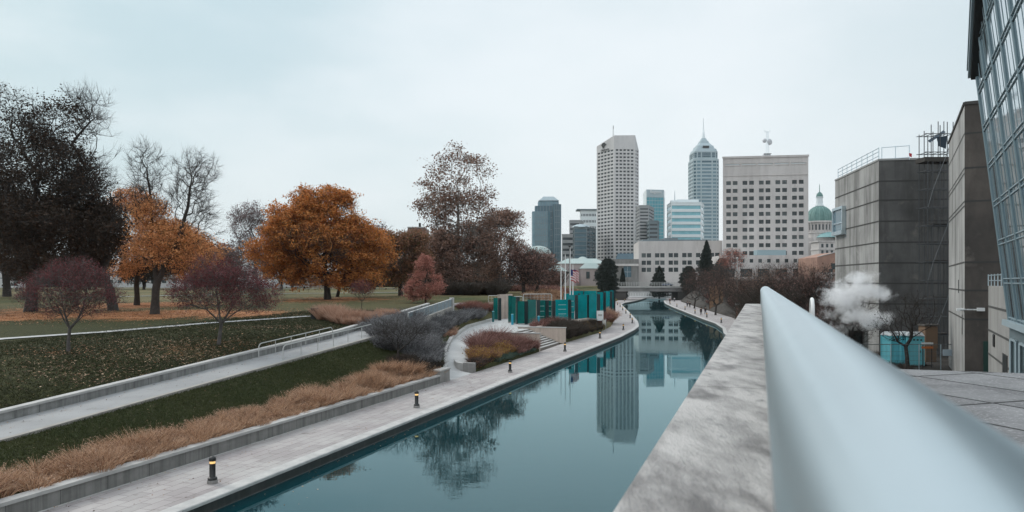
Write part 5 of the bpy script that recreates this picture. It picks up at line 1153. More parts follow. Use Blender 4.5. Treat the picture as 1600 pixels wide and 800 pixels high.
# windowed office wing
d=385; B=Bld('office_wing','long low pale office wing with three rows of paired windows behind the bridge','office building',(X(1062,d),d,5)); a=(X(998,d),d);b=(X(1129,d-8),d-8);zt=zat(377,d); W=D_(a,b); cols=[]
for k in range(6): s0=W*(.035+.163*k); cols+=[(s0,s0+W*.052),(s0+W*.063,s0+W*.115)]
B.facade(a,b,5,zt,cols,[(zat(y+3.4,d),zat(y-3.2,d)) for y in (421.5,410.5,399)],.45,('wall',ST['lime']),GLZ['dark'],frame='b')
mb=B.part('wall',ST['lime']); c=(b[0]+1,b[1]+30); e=(a[0]+3,d+34)
for p_,q_ in ((b,c),(c,e),(e,a)): mb.quad((p_[0],p_[1],5),(q_[0],q_[1],5),(q_[0],q_[1],zt),(p_[0],p_[1],zt))
mb.quad((a[0],a[1],zt),(b[0],b[1],zt),(c[0],c[1],zt),(e[0],e[1],zt)); mb=B.part('roof_house',ST['slate']); mb.box((X(1062,d),d+10,zat(375.6,d)),(36,8,1.6)); mb.box((X(1052,d),d+8,zat(374.5,d)),(7,6,2.4)); B.done()
# grey concrete block left of the wing
d=372; B=Bld('concrete_block','blank grey concrete block with one tall dark window left of the office wing','building',(X(978,d),d,5)); a=(X(957,d),d);b=(X(997.5,d),d-1);zt=zat(405,d); W=D_(a,b)
B.facade(a,b,5,zt,[(W*.42,W*.72)],[(zat(433,d),zat(415,d))],.6,('wall',ST['dirty']),GLZ['deep'],frame='w'); mb=B.part('wall',ST['dirty'])
for p_,q_ in ((b,(b[0]+1,d+30)),((b[0]+1,d+30),(a[0]+1,d+30)),((a[0]+1,d+30),a)): mb.quad((p_[0],p_[1],5),(q_[0],q_[1],5),(q_[0],q_[1],zt),(p_[0],p_[1],zt))
mb.quad((a[0],a[1],zt),(b[0],b[1],zt),(b[0]+1,d+30,zt),(a[0]+1,d+30,zt)); mb=B.part('band',ST['lime']); mb.box(((a[0]+b[0])/2,d-.9,zat(414,d)),(W-.3,.8,1.1)); B.done()
# museum with pale green roofs
d=430; B=Bld('museum','pale low museum with light green hipped roofs behind the flagpoles','museum',(X(905,d),d,5)); mb=B.part('wall',mat('pink_limestone',(.47,.40,.385),.85,(.38,.32,.31),.12,streak=((.25,.2,.2),.4,.8,.15)))
def hip(x0,x1,yw,yr,d0,dep,mbw,mbr,ov=1.0,z0=5):
    xa,xb=X(x0,d),X(x1,d); zw,zr=zat(yw,d),zat(yr,d); mbw.prism([(xa,d0),(xb,d0),(xb,d0+dep),(xa,d0+dep)],z0,zw)
    o=[(xa-ov,d0-ov),(xb+ov,d0-ov),(xb+ov,d0+dep+ov),(xa-ov,d0+dep+ov)]; i=min(xb-xa,dep)*.42; n=[(xa+i,d0+i),(xb-i,d0+i),(xb-i,d0+dep-i),(xa+i,d0+dep-i)]; mbr.frus(o,zw+.05,n,zr)
rf=B.part('roof',ST['palecopper']); hip(872,948,412,403.5,d,14,mb,rf); hip(906,938,420,411.5,d-6,6.6,mb,rf,.6); hip(856,884,424,414,d-4,14,mb,rf)
mb.box((X(870,d),d-12,8),(20,8,8))
for xp in (887,900,917,930): w_=MB(); w_.box((X(xp,d),d-.15-(6.0 if 906<xp<938 else 0),zat(430,d)),(2.0,.3,4)); LB(w_.build('window',GLZ['dark'],B.t),B.t)
B.done()
for (px,py,r_,dd,l) in ((841,386,8.5,520,'pink drum building with a pale green dome behind the russet trees'),(910.5,403,8.0,480,'small pink drum with a pale dome between the museum roof and the glass block')):
    d=dd; t=thing('domed_rotunda',l,'rotunda',(X(px,d),d,5)); k=d/F; mb=MB(); R=(px==841 and 26 or 12)*k; mb.lathe([(R,0),(R,zat(py+ (12 if px==841 else 8),d)-5),(R*1.04,zat(py+(12 if px==841 else 8),d)-4.6),(R*1.04,zat(py+(11 if px==841 else 7),d)-5)],n=24,smooth=False); mb.build('drum',mat('pink_stone',(.42,.31,.29),.85,(.36,.26,.25),.2),t)
    R2=R*.8; zb_=zat(py+(11 if px==841 else 7),d)-5; hh=zat(py-2,d)-5-zb_; mb=MB(); mb.lathe([(R2*math.cos(a_),zb_+hh*math.sin(a_)) for a_ in np.linspace(0,PI/2-.02,8)],n=24); mb.build('dome',ST['palecopper'],t)
    if px==841:
        for k_ in range(9):
            a_=-PI/2+(k_-4)*.3; w_=MB(); w_.box((0,0,0),(1.8,.4,3.2),a_+PI/2); o=w_.build('window',GLZ['dark'],t); o.location=(R*math.cos(a_),R*math.sin(a_),zat(py+20,d)-5)
# domed capitol
d=620; k=d/F; B=Bld('capitol','limestone capitol with a green copper dome and lantern right of the broad block','capitol',(X(1281,d+30),d+30,5)); cx,cy=X(1280.5,d+30),d+30
z=lambda y:zat(y,d+30)
mb=B.part('drum',ST['lime']); mb.lathe([(11.8,z(378)),(11.8,z(366)),(12.4,z(365)),(12.4,z(363)),(10.8,z(362.5)),(10.8,z(349)),(12.3,z(348.4)),(12.3,z(346.2)),(11.2,z(346))],(cx,cy,0),32,smooth=False)
for k_ in range(24): a_=2*PI*k_/24; mb.tube([(cx+11.6*math.cos(a_),cy+11.6*math.sin(a_),z(362.4)),(cx+11.6*math.cos(a_),cy+11.6*math.sin(a_),z(348.5))],.42,6)
mb=B.part('drum_window',GLZ['grey'])
for k_ in range(24): a_=2*PI*(k_+.5)/24; mb.box((cx+10.75*math.cos(a_),cy+10.75*math.sin(a_),z(356)),(.4,1.3,4.6),a_)
mb=B.part('dome',ST['copper']); mb.lathe([(11.0*math.cos(a_)**.9+.3,z(346)+(z(322)-z(346))*math.sin(a_)) for a_ in np.linspace(0,1.32,9)],(cx,cy,0),32)
mb=B.part('dome_rib',mat('pale_rib',(.22,.36,.33),.7))
for k_ in range(16): a_=2*PI*k_/16; mb.tube([(cx+(11.1*math.cos(t_)**.9+.35)*math.cos(a_),cy+(11.1*math.cos(t_)**.9+.35)*math.sin(a_),z(346)+(z(322)-z(346))*math.sin(t_)) for t_ in np.linspace(0,1.3,9)],.22,4)
mb=B.part('lantern',ST['white']); mb.lathe([(3.7,z(322.4)),(3.7,z(320.5)),(2.9,z(320.4)),(2.7,z(309)),(3.2,z(308.6)),(3.2,z(307.6))],(cx,cy,0),12,smooth=False)
mb=B.part('lantern_cap',ST['copper']); mb.lathe([(3.0,z(307.5)),(2.5,z(303.5)),(1.2,z(300.8)),(.35,z(299.5)),(.25,z(290)),(.05,z(287))],(cx,cy,0),12)
mb=B.part('wall',ST['lime']); mb.box((cx,cy+5,(5+z(372))/2),(26*1.1,24,z(372)-5)); mb.box((cx-1,d+6,(5+z(381))/2),(26,16,z(381)-5)); mb=B.part('side_roof',ST['palecopper'] if False else mat('aqua_roof',(.20,.36,.36),.6)); mb.lathe([(11,0),(9,2.6),(4,4.6),(.01,5.2)],(cx+4,cy-9,z(372.2)),20)
mb=B.part('cornice',ST['lime']); mb.box((cx-1,d+6,z(381)+.5),(28,17.5,1.0)); mb.box((cx-1,d+6,z(392)),(27,17,.8)); mb=B.part('window',GLZ['dark'])
for k_ in range(6): mb.box((cx-11+4*k_,d-2.1,z(398)),(1.8,.3,5)); mb.box((cx-11+4*k_,d-2.1,z(386.5)),(1.8,.3,3.0))
B.done()
d=300; B=Bld('brick_house','orange brick building with a sloping roofline left of the concrete museum','building',(X(1290,d),d,4)); mb=B.part('wall',ST['brick']); xa,xb=X(1277,d),X(1308,d)
mb.add([(xa,d,3),(xb,d,3),(xb,d,zat(394,d)),(xa,d,zat(402,d)),(xa,d+20,3),(xb,d+20,3),(xb,d+20,zat(394,d)),(xa,d+20,zat(402,d))],[(0,1,2,3),(1,5,6,2),(5,4,7,6),(4,0,3,7),(3,2,6,7)])
mb=B.part('window',GLZ['dark']); mb.box((X(1302,d),d-.1,zat(416,d)),(1.8,.3,2.4)); mb.box((X(1298,d),d-.1,zat(428,d)),(1.6,.3,4)); mb=B.part('coping',M['cap']); mb.add([(xa,d-.3,zat(402,d)),(xb,d-.3,zat(394,d)),(xb,d-.3,zat(393,d)),(xa,d-.3,zat(401,d)),(xa,d+.5,zat(402,d)),(xb,d+.5,zat(394,d)),(xb,d+.5,zat(393,d)),(xa,d+.5,zat(401,d))],[(0,1,2,3),(3,2,6,7)]); B.done()
t=thing('picket_fence','pale picket fence at the foot of the orange brick building','fence',(X(1285,d-8),d-8,4)); mb=MB()
for k_ in range(14): mb.box((X(1275+2.4*k_,d-8),d-8,zat(431,d-8)),(.22,.12,3.0))
mb.box((X(1290,d-8),d-7.9,zat(428,d-8)),(X(1307,d)-X(1274,d),.1,.2)); LB(mb.build('pickets',M['cap'],t),t)
# --- the two concrete museum volumes at the right
def joints(B,a,b,zs,name='joint_line',h=.12,o=.012):
    mb=B.part(name,mat('dark_joint',(.06,.058,.055),.9)) if name not in B.mb else B.mb[name][0]  # dark panel joints, thin strips just proud of the wall
    A=Vector((a[0],a[1],0)); D=Vector((b[0]-a[0],b[1]-a[1],0)); n=Vector((D.y,-D.x,0)).normalized()*o
    for z_ in zs:
        p0=A+n;p1=A+D+n; mb.quad(Vector((p0.x,p0.y,z_)),Vector((p1.x,p1.y,z_)),Vector((p1.x,p1.y,z_+h)),Vector((p0.x,p0.y,z_+h)))
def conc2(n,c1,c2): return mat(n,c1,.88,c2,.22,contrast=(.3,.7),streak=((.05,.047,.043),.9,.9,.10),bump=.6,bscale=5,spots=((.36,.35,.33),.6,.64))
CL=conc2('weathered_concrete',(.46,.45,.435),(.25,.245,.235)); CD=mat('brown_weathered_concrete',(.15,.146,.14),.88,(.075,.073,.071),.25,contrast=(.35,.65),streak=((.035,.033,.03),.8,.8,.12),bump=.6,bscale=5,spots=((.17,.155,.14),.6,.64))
B=Bld('concrete_museum','weathered windowless concrete building with scaffold and roof railing','museum',(29.9,60,1.65)); zt=zat(251,60)
a=(31.7,72.2);b=(29.9,60);c=(50,57.2);e=(53,70)
def grooved(B,part,m,a,b,z0,z1,zs,g=.09,dp=.07):
    B.facade(a,b,z0,z1,[(0.0,D_(a,b))],[(z_,z_+g) for z_ in zs],dp,(part,m),mat('dark_joint',(.05,.048,.045),.9),wname='panel_joint')
zj=[zat(y,60) for y in (284.5,314,347,380,412,444,476)]
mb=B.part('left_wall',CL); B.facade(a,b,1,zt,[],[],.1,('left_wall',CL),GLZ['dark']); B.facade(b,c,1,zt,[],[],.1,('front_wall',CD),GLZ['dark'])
for p_,q_,nm in ((a,b,'left'),(b,c,'front')): joints(B,p_,q_,zj)
mb.quad((c[0],c[1],1),(e[0],e[1],1),(e[0],e[1],zt),(c[0],c[1],zt)); mb.quad((e[0],e[1],1),(a[0],a[1],1),(a[0],a[1],zt),(e[0],e[1],zt)); mb.quad((a[0],a[1],zt-.01),(b[0],b[1],zt-.01),(c[0],c[1],zt-.01),(e[0],e[1],zt-.01))
cp=B.part('coping',mat('pale_coping',(.34,.34,.33),.8))
for p_,q_ in ((a,b),(b,c)):
    D=Vector((q_[0]-p_[0],q_[1]-p_[1],0)).normalized(); n=Vector((D.y,-D.x,0))*.06; cp.prism([(p_[0]+n.x,p_[1]+n.y),(q_[0]+n.x,q_[1]+n.y),(q_[0]-n.x*7,q_[1]-n.y*7),(p_[0]-n.x*7,p_[1]-n.y*7)],zt,zt+.14+(.01 if p_ is b else 0))
vh=B.part('vent_hole',M['black']); Dq=Vector((b[0]-a[0],b[1]-a[1],0)).normalized(); nq=Vector((Dq.y,-Dq.x,0)); Aq=Vector((a[0],a[1],0))
q_=Aq+Dq*8.2; vh.tube([Vector((q_.x,q_.y,zat(433,63.5)))-nq*.05,Vector((q_.x,q_.y,zat(433,63.5)))+nq*.06],.28,14)
vh=B.part('vent_pipe',M['black']); q_=Aq+Dq*5.6; vh.tube([Vector((q_.x,q_.y,zat(433,66.5)))-nq*.05,Vector((q_.x,q_.y,zat(433,66.5)))+nq*.06],.18,14)
# projecting box window near the far left corner
D=Vector((b[0]-a[0],b[1]-a[1],0)).normalized(); n=Vector((D.y,-D.x,0)); A=Vector((a[0],a[1],0))
q0=A+D*.2; bx=B.part('bay_window',M['steel']); za_,zb_=zat(368,71),zat(325,71)
def obox(mb,p,D,n,w,dp,z0,z1,m=0): q=[p,p+D*w,p+D*w+n*dp,p+n*dp]; mb.prism([(v_.x,v_.y) for v_ in q][::-1],z0,z1,m)
obox(bx,q0,D,n,3.3,.42,za_,za_+.35); obox(bx,q0,D,n,3.3,.36,zb_-.25,zb_); obox(bx,q0,D,n,.2,.35,za_+.351,zb_-.251); obox(bx,q0+D*3.1,D,n,.2,.35,za_+.351,zb_-.251); obox(bx,q0+D*.2,D,n,2.9,.30,za_+(zb_-za_)*.40,za_+(zb_-za_)*.40+.12)
# it faces the camera: frame and pane across its near side
pn=MB(); pn.quad(*[Vector((v_.x,v_.y,z_)) for v_,z_ in ((q0+n*.2+D*.2,za_+.35),(q0+n*.2+D*3.1,za_+.35),(q0+n*.2+D*3.1,zb_-.25),(q0+n*.2+D*.2,zb_-.25))]); LB(pn.build('bay_pane',GLZ['deep'],B.t),B.t)
B.done()
# roof railing on it
t=thing('roof_railing','thin metal railing along the roof edge of the left concrete building','railing',(30,60,zt),)
mb=MB(); 
def rail(mb,p,q,z0,hs,n,r=.03):
    P0=Vector((p[0],p[1],z0)); Q0=Vector((q[0],q[1],z0))
    for h_ in hs: mb.tube([P0+Vector((0,0,h_)),Q0+Vector((0,0,h_))],r,5)
    for k_ in range(n+1): f=P0.lerp(Q0,k_/n); mb.tube([f,f+Vector((0,0,hs[-1]+.05))],r*1.1,5)
rail(mb,(a[0]+.2,a[1]-.2),(b[0]+.2,b[1]+.4),zt,(.45,.8,1.1),8); LB(mb.build('left_rails',M['steel'],t),t)
mb=MB(); rail(mb,(b[0]+.5,b[1]+.5),(X(1425,59.2),59.6),zt,(.2,1.15),2); LB(mb.build('front_rails',M['steel'],t),t)
mb=MB(); mb.quad(*[Vector(PD_) for PD_ in [atd(1420,239,59.5),atd(1425,240,59.5),atd(1424.5,246,59.5),atd(1421,244,59.5)]]); LB(mb.build('red_tag',mat('red_cloth',(.5,.03,.04),.8),t),t)
# scaffold in front of the wall
t=thing('scaffold','thin tube scaffold climbing the dark wall and rising above the roof','scaffold',(X(1460,57),57,1.65)); 
xs=[X(x,57) for x in (1440.5,1448.5,1459.5,1470.5,1479.5)]; zs=np.arange(2.0,zat(194,57),1.4); tops=[209,203,193,188,188]
for i,x in enumerate(xs):
    for j,y in enumerate((57.4,56.2)):
        mb=MB(); mb.tube([(x,y,1.5),(x,y,zat(tops[i],57)-.3*j)],.034,5); LB(mb.build('standard',M['steel'] if i>4 else mat('scaffold_tube',(.07,.075,.08),.5,metal=.3),t),t)
SC2=mat('scaffold_tube2',(.07,.075,.08),.5)
for z_ in zs:
    mb=MB()
    for y in (57.4,56.2): mb.tube([(xs[0]-.2,y,z_),(xs[-1]+.2,y,z_)],.034,4)
    for x in xs: mb.tube([(x,57.4,z_+.0),(x,56.2,z_+.0)],.03,4)
    LB(mb.build('ledger_frame',SC2,t),t)
mb=MB()
for k_ in range(0,len(zs)-1): i=k_%4; mb.tube([(xs[i],56.15,zs[k_]),(xs[i+1],56.15,zs[k_+1])],.03,4)
LB(mb.build('braces',mat('scaffold_tube3',(.14,.15,.155),.5),t),t)
mb=MB(); mb.box(((xs[0]+xs[-1])/2,56.8,zat(251.5,57)),(xs[-1]-xs[0]+.5,1.3,.35)); 
for k_ in (1,3,5,7): mb.box(((xs[1]+xs[-1])/2,56.8,zs[k_]+.12),(xs[-1]-xs[1],1.0,.06))
LB(mb.build('deck',mat('scaffold_deck',(.05,.045,.04),.9),t),t)
mb=MB(); a_=atd(1453,223,56.8);b_=atd(1478,206.5,56.8); mb.quad(a_,a_+Vector((.1,.5,.25)),b_+Vector((.1,.5,.25)),b_); c_=atd(1463,214,56.8); mb.add([c_,c_+Vector((.9,.1,.1)),c_+Vector((.8,.1,-.9)),c_+Vector((.2,.05,-.7))],[(0,1,2,3)]); LB(mb.build('torn_tarp',mat('tarp',(.03,.05,.07),.8),t),t)
# near concrete volume
B=Bld('concrete_tower','nearer tall concrete block with a narrow pale side and a green door','museum',(24.6,40,1.65)); zt=zat(164,40); a=(30.5,51.4);b=(24.6,40);c=(24.6+8.6,40-4.45);e=(39,47)
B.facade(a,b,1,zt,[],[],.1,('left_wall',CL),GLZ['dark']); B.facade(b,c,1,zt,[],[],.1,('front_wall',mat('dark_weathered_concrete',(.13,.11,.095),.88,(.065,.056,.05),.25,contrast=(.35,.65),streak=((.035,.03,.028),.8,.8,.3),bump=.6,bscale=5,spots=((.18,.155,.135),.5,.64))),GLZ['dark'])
zj=[zat(y,40) for y in (210,264,316,411,455,500)]; joints(B,a,b,zj+[zat(y,40) for y in (272,323)],h=.09); joints(B,b,c,zj,h=.09)
mb=B.part('left_wall',CL); mb.quad((c[0],c[1],1),(e[0],e[1],1),(e[0],e[1],zt),(c[0],c[1],zt)); mb.quad((e[0],e[1],1),(a[0],a[1],1),(a[0],a[1],zt),(e[0],e[1],zt)); mb.quad((a[0],a[1],zt-.01),(b[0],b[1],zt-.01),(c[0],c[1],zt-.01),(e[0],e[1],zt-.01))
cp=B.part('coping',mat('dark_coping',(.07,.065,.06),.8))
for p_,q_ in ((a,b),(b,c)):
    D=Vector((q_[0]-p_[0],q_[1]-p_[1],0)).normalized(); n=Vector((D.y,-D.x,0))*.07; cp.prism([(p_[0]+n.x,p_[1]+n.y),(q_[0]+n.x,q_[1]+n.y),(q_[0]-n.x*7,q_[1]-n.y*7),(p_[0]-n.x*7,p_[1]-n.y*7)],zt,zt+.16+(.01 if p_ is b else 0))
Df=Vector((c[0]-b[0],c[1]-b[1],0)).normalized(); nf=Vector((Df.y,-Df.x,0)); Bv=Vector((b[0],b[1],0))
mb=B.part('green_door',mat('green_door',(.015,.05,.04),.5)); obox(mb,Bv+Df*.85+nf*.0,Df,nf,.95,.05,1.9,4.3)
Dl=Vector((b[0]-a[0],b[1]-a[1],0)).normalized(); nl=Vector((Dl.y,-Dl.x,0)); Av=Vector((a[0],a[1],0)); Wl=D_(a,b)
mb=B.part('slot_window',GLZ['dark']); obox(mb,Av+Dl*(Wl-1.6),Dl,nl,.25,.02,zat(523,41),zat(492,41)); obox(mb,Av+Dl*(Wl-4.2),Dl,nl,.25,.02,zat(458,43),zat(437,43))
mb=B.part('floodlight',M['white']); obox(mb,Bv-Df*.2+nf*.0-Dl*.3,Df,nf,.9,.3,zat(484.5,40),zat(482.5,40)); obox(mb,Bv+Df*.55+nf*.05,Df,nf,.35,.3,zat(485.5,40),zat(480.5,40)); obox(mb,Bv-Dl*.4+nl*.02,Dl,nl,.3,.35,zat(486,40),zat(482,40))
B.done()
# low stepped concrete annex
B=Bld('concrete_annex','low pale concrete annex with horizontal panels and a roof rail beside the leaning glass wall','building',(23.3,36,1.65)); zt=zat(447,33); a=(23.3,36.0);b=(19.9,29.45);c=(27,26);e=(30,33)
CA=mat('annex_concrete',(.34,.33,.31),.88,(.27,.26,.25),.4,streak=((.12,.11,.10),.5,1.2,.2),bump=.4,bscale=6)
B.facade(a,b,1,zt,[],[],.1,('wall',CA),GLZ['dark']); B.facade(b,c,1,zt,[],[],.1,('wall',CA),GLZ['dark']); B.facade(e,a,1,zt,[],[],.1,('wall',CA),GLZ['dark']); joints(B,a,b,[zt-1.05-1.15*k_ for k_ in range(5)],h=.1)
mb=B.part('wall',CA); mb.quad((a[0],a[1],zt),(b[0],b[1],zt),(c[0],c[1],zt),(e[0],e[1],zt))
mb=B.part('roof_rail',M['steel']); rail(mb,a,b,zt,(.25,.5),6,.025); D=Vector((b[0]-a[0],b[1]-a[1],0)).normalized(); n=Vector((D.y,-D.x,0)); Av=Vector((a[0],a[1],0)); mb=B.part('doorway',M['black']); obox(mb,Av+D*2.2,D,n,.5,.05,zat(541,34),zat(522,34)); obox(mb,Av+D*5.5,D,n,1.4,.03,1.2,zat(552,31)); B.done()
# leaning glass facade
B=Bld('glass_building','leaning glass curtain wall with steel mullions and a dark overhanging roof','building',(19.6,29,1.65))
Dg=Vector((.517,1,0)).normalized(); Lg=Vector((-Dg.y,Dg.x,0)); P0=Vector((19.6,29,0)); zb_,ztp=6.0,15.7; lean=1.08/(ztp-zb_)
def gp_(s_,z_,o=0): return P0-Dg*s_+Lg*((z_-zb_)*lean+o)+Vector((0,0,z_))      # s_: metres towards the viewer
roof=lambda s_: 15.75+.40*s_
L_=17.0; ns=8; st=L_/ns*1.0; hz=[zb_+1.52*k_ for k_ in range(0,15)]
gl=GLZ['gl']=mat('facade_glass',(.42,.52,.57),.04,(.34,.44,.49),.3,metal=.85,spec=.8)
cols=list(np.arange(0,L_+.01,2.3))
for i in range(len(cols)-1):
    s0,s1=cols[i],cols[i+1]
    for j in range(len(hz)-1):
        if hz[j]>roof(s0)-.1: continue
        z0_,z1_=hz[j],hz[j+1]; m_=MB(); ja=(rng.uniform(-.006,.006),rng.uniform(-.006,.006)); za1=min(z1_,roof(s0)); zb1=min(z1_,roof(s1)) 
        m_.quad(gp_(s0,z0_,ja[0]),gp_(s1,z0_,0),gp_(s1,zb1,ja[1]),gp_(s0,za1,0)); LB(m_.build('pane',gl,B.t),B.t)
mb=B.part('mullion',mat('mullion_steel',(.22,.29,.32),.4,metal=.4))
for i,s_ in enumerate(cols):
    zt_=min(roof(s_),hz[-1]); mb.tube([gp_(s_,zb_,.015),gp_(s_,zt_,.015)],.055,6)
    if i<len(cols)-1:
        for f in (.36,.68): zt2=min(roof(s_+2.3*f),hz[-1]); mb.bar(gp_(s_+2.3*f,zb_,.003),gp_(s_+2.3*f,zt2,.003),.018)
mb=B.part('transom',mat('transom_steel',(.22,.29,.32),.4,metal=.4))
for z_ in hz[:-1]:
    s0=max(0,(z_-15.75)/.40); 
    if s0<L_: mb.tube([gp_(s0,z_-.09,.01),gp_(L_,z_-.09,.01)],.035,4); mb.tube([gp_(s0,z_+.09,.01),gp_(L_,z_+.09,.01)],.035,4)
mb=B.part('roof_slab',mat('dark_soffit',(.03,.03,.03),.7)); 
def rs(s_,o,up): p_=gp_(s_,roof(s_),o); p_.z+=up; return p_
vs=[rs(-.15,.20,-.05),rs(L_,.32,-.05),rs(L_,-6,-.05),rs(-.15,-6,-.05),rs(-.15,.28,.45),rs(L_,.40,.45),rs(L_,-6,.45),rs(-.15,-6,.45)]
mb.add(vs,[(0,1,2,3),(7,6,5,4),(3,2,6,7),(0,3,7,4),(1,0,4,5)]); mb=B.part('roof_edge',mat('edge_steel',(.30,.37,.40),.4,metal=.3)); mb.bar(rs(-.2,.26,.1),rs(L_,.38,.1),.10); mb.bar(rs(-.2,.31,.4),rs(L_,.43,.4),.08)
# end wall, interior block and base
mb=B.part('end_wall',ST['slate']); q=[gp_(0,zb_),gp_(0,zb_,-8),gp_(0,15.7,-8),gp_(0,15.7)]; mb.quad(*q)
mb=B.part('floor_slab',mat('interior_dark',(.05,.05,.05),.9))
mb=B.part('base_wall',mat('base_panel',(.13,.17,.185),.6,(.11,.145,.16),.4)); F0=P0.copy(); G=lambda s_,z_,o=0:P0-Dg*s_+Lg*o+Vector((0,0,z_))
mb.quad(G(0,1),G(L_,1),G(L_,zb_-.15),G(0,zb_-.15)); mb.quad(G(0,1,-8),G(0,1),G(0,zb_-.15),G(0,zb_-.15,-8))
mb=B.part('base_window',GLZ['dark']); mw=B.part('window_frame',mat('frame_steel',(.3,.37,.4),.4))
for k_ in range(6):
    s0=.9+2.3*k_; q=[G(s0,3.4,.03),G(s0+1.4,3.4,.03),G(s0+1.4,5.3,.03),G(s0,5.3,.03)]; mb.quad(*q)
    for i in range(4): mw.bar(q[i]+Lg*.03,q[(i+1)%4]+Lg*.03,.08)
mb=B.part('ledge',mat('ledge_steel',(.3,.37,.4),.4)); mb.bar(G(-.05,zb_-.1,.14),G(L_,zb_-.1,.14),.22)
B.done()
# --- yard objects
cy_m=mat('cyan_plastic',(.20,.68,.76),.45,(.16,.56,.64),.6,streak=((.03,.2,.25),.3,2,.4)); wr=mat('white_roof_plastic',(.62,.66,.67),.5)
def toilet(label,px,py,d,rz,w=1.15):
    p=atd(px,py,d); p.z=ground(p.x,p.y); t=thing('portable_toilet',label,'portable toilet',p,rz,'cyan portable toilets')
    mb=MB(); mb.box((0,0,1.06),(w,w,2.06)); 
    for sx in (-1,1):
        for sy in (-1,1): mb.box((sx*w/2,sy*w/2,1.08),(.09,.09,2.12))
    for k_ in range(4): mb.box((w/2+.005,-.38+.25*k_,1.0),(.03,.08,1.7))
    mb.build('cabin',cy_m,t,bevel=.02); mb=MB(); mb.box((0,-w/2-.02,1.03),(w*.7,.05,1.9)); dr=mb.build('door',cy_m,t,bevel=.01)
    mb=MB(); mb.box((.28,-w/2-.06,1.05),(.05,.05,.16)); mb.build('latch',M['black'],dr)
    mb=MB()
    for k_ in range(4): mb.box((-w*.34+w*.225*k_,-w/2-.05,1.85),(w*.12,.015,.1))
    mb.build('vent',M['black'],t)
    mb=MB(); c=w/2+.06; mb.frus([(-c,-c),(c,-c),(c,c),(-c,c)],2.12,[(-c*.75,-c*.75),(c*.75,-c*.75),(c*.75,c*.75),(-c*.75,c*.75)],2.36); mb.build('roof',wr,t); mb=MB(); mb.box((0,0,.02),(w+.1,w+.1,.1)); mb.build('skid',M['black'],t)
toilet('leftmost cyan portable toilet with a white roof, behind the bare tree',1396.5,562,53,.12); toilet('middle cyan portable toilet, pressed against the leftmost one',1411,563,52.6,.12,.85); toilet('rightmost cyan portable toilet with its side in shade',1429,566,51.6,-.35,.98)
t=thing('site_fence','thin wire site fence with a corner post in front of the portable toilets','fence',atd(1400,580,49)); mb=MB(); z0=1.65; za_=H-(538-HZ)*49/F
xs=[X(x,49) for x in (1300,1345,1392,1436,1470,1501)]
for x in xs: mb.tube([(x,49,z0-.1),(x,49,za_)],.035,6)
LB(mb.build('posts',M['steel'],t),t); mb=MB(); mb.tube([(xs[0],49,za_),(xs[-1],49,za_)],.025,5); mb.tube([(xs[-1],49,za_),(xs[-1]+.6,42,za_)],.025,5)
for k_ in range(4): mb.tube([(xs[0],49,z0+.3+.3*k_),(xs[-1],49,z0+.3+.3*k_)],.008,3)
for k_ in range(90): x=xs[0]+(xs[-1]-xs[0])*k_/90; mb.tube([(x,49,z0+.05),(x+.02,49,za_)],.005,3)
LB(mb.build('wire_mesh',mat('dull_wire',(.12,.13,.13),.5),t),t)
p=atd(1480.5,551,48.4); t=thing('fence_sign','small pale blank sign hung on the wire fence','sign',p); mb=MB(); mb.box((0,0,0),(.62,.04,.42)); mb.build('board',mat('pale_sign',(.42,.50,.55),.6),t,bevel=.01)
p=atd(1450,527,54); t=thing('jobsite_shed','small brown plywood site hut right of the cyan toilets','hut',(p.x,p.y,1.65)); mb=MB(); mb.box((0,0,1.8),(.9,.9,1.6)); mb.box((0,0,.5),(.8,.8,1.0)); mb.build('wall',mat('plywood',(.22,.14,.09),.9),t); mb=MB(); mb.box((0,0,2.68),(1.1,1.1,.1)); mb.build('roof',mat('tin_roof',(.1,.09,.08),.7),t)
p=atd(1449,533,50); t=thing('barricade','low orange and white traffic barricade right of the toilets','barricade',(p.x,p.y,2.9)); mb=MB(); mb.box((0,0,.38),(.75,.1,.16)); mb.build('top_board',M['white'],t); mb=MB(); mb.box((0,0,.12),(.75,.1,.14)); mb.build('low_board',mat('orange_board',(.6,.16,.03),.6),t); mb=MB(); mb.tube([(-.3,0,-1.3),(-.3,0,.5)],.03,6); mb.tube([(.3,0,-1.3),(.3,0,.5)],.03,6); mb.build('frame',M['black'],t)
p=atd(1336,540,56); t=thing('concrete_kiosk','small pale concrete portal frame at the foot of the steam cloud','kiosk',(p.x,p.y,1.65)); mb=MB(); mb.box((-.75,0,1.1),(.3,.5,2.2)); mb.box((.75,0,1.1),(.3,.5,2.2)); mb.box((0,0,2.3),(1.8,.6,.35)); mb.build('frame',CA,t); mb=MB(); mb.box((0,.1,1.05),(1.2,.1,2.1)); mb.build('door',M['black'],t)
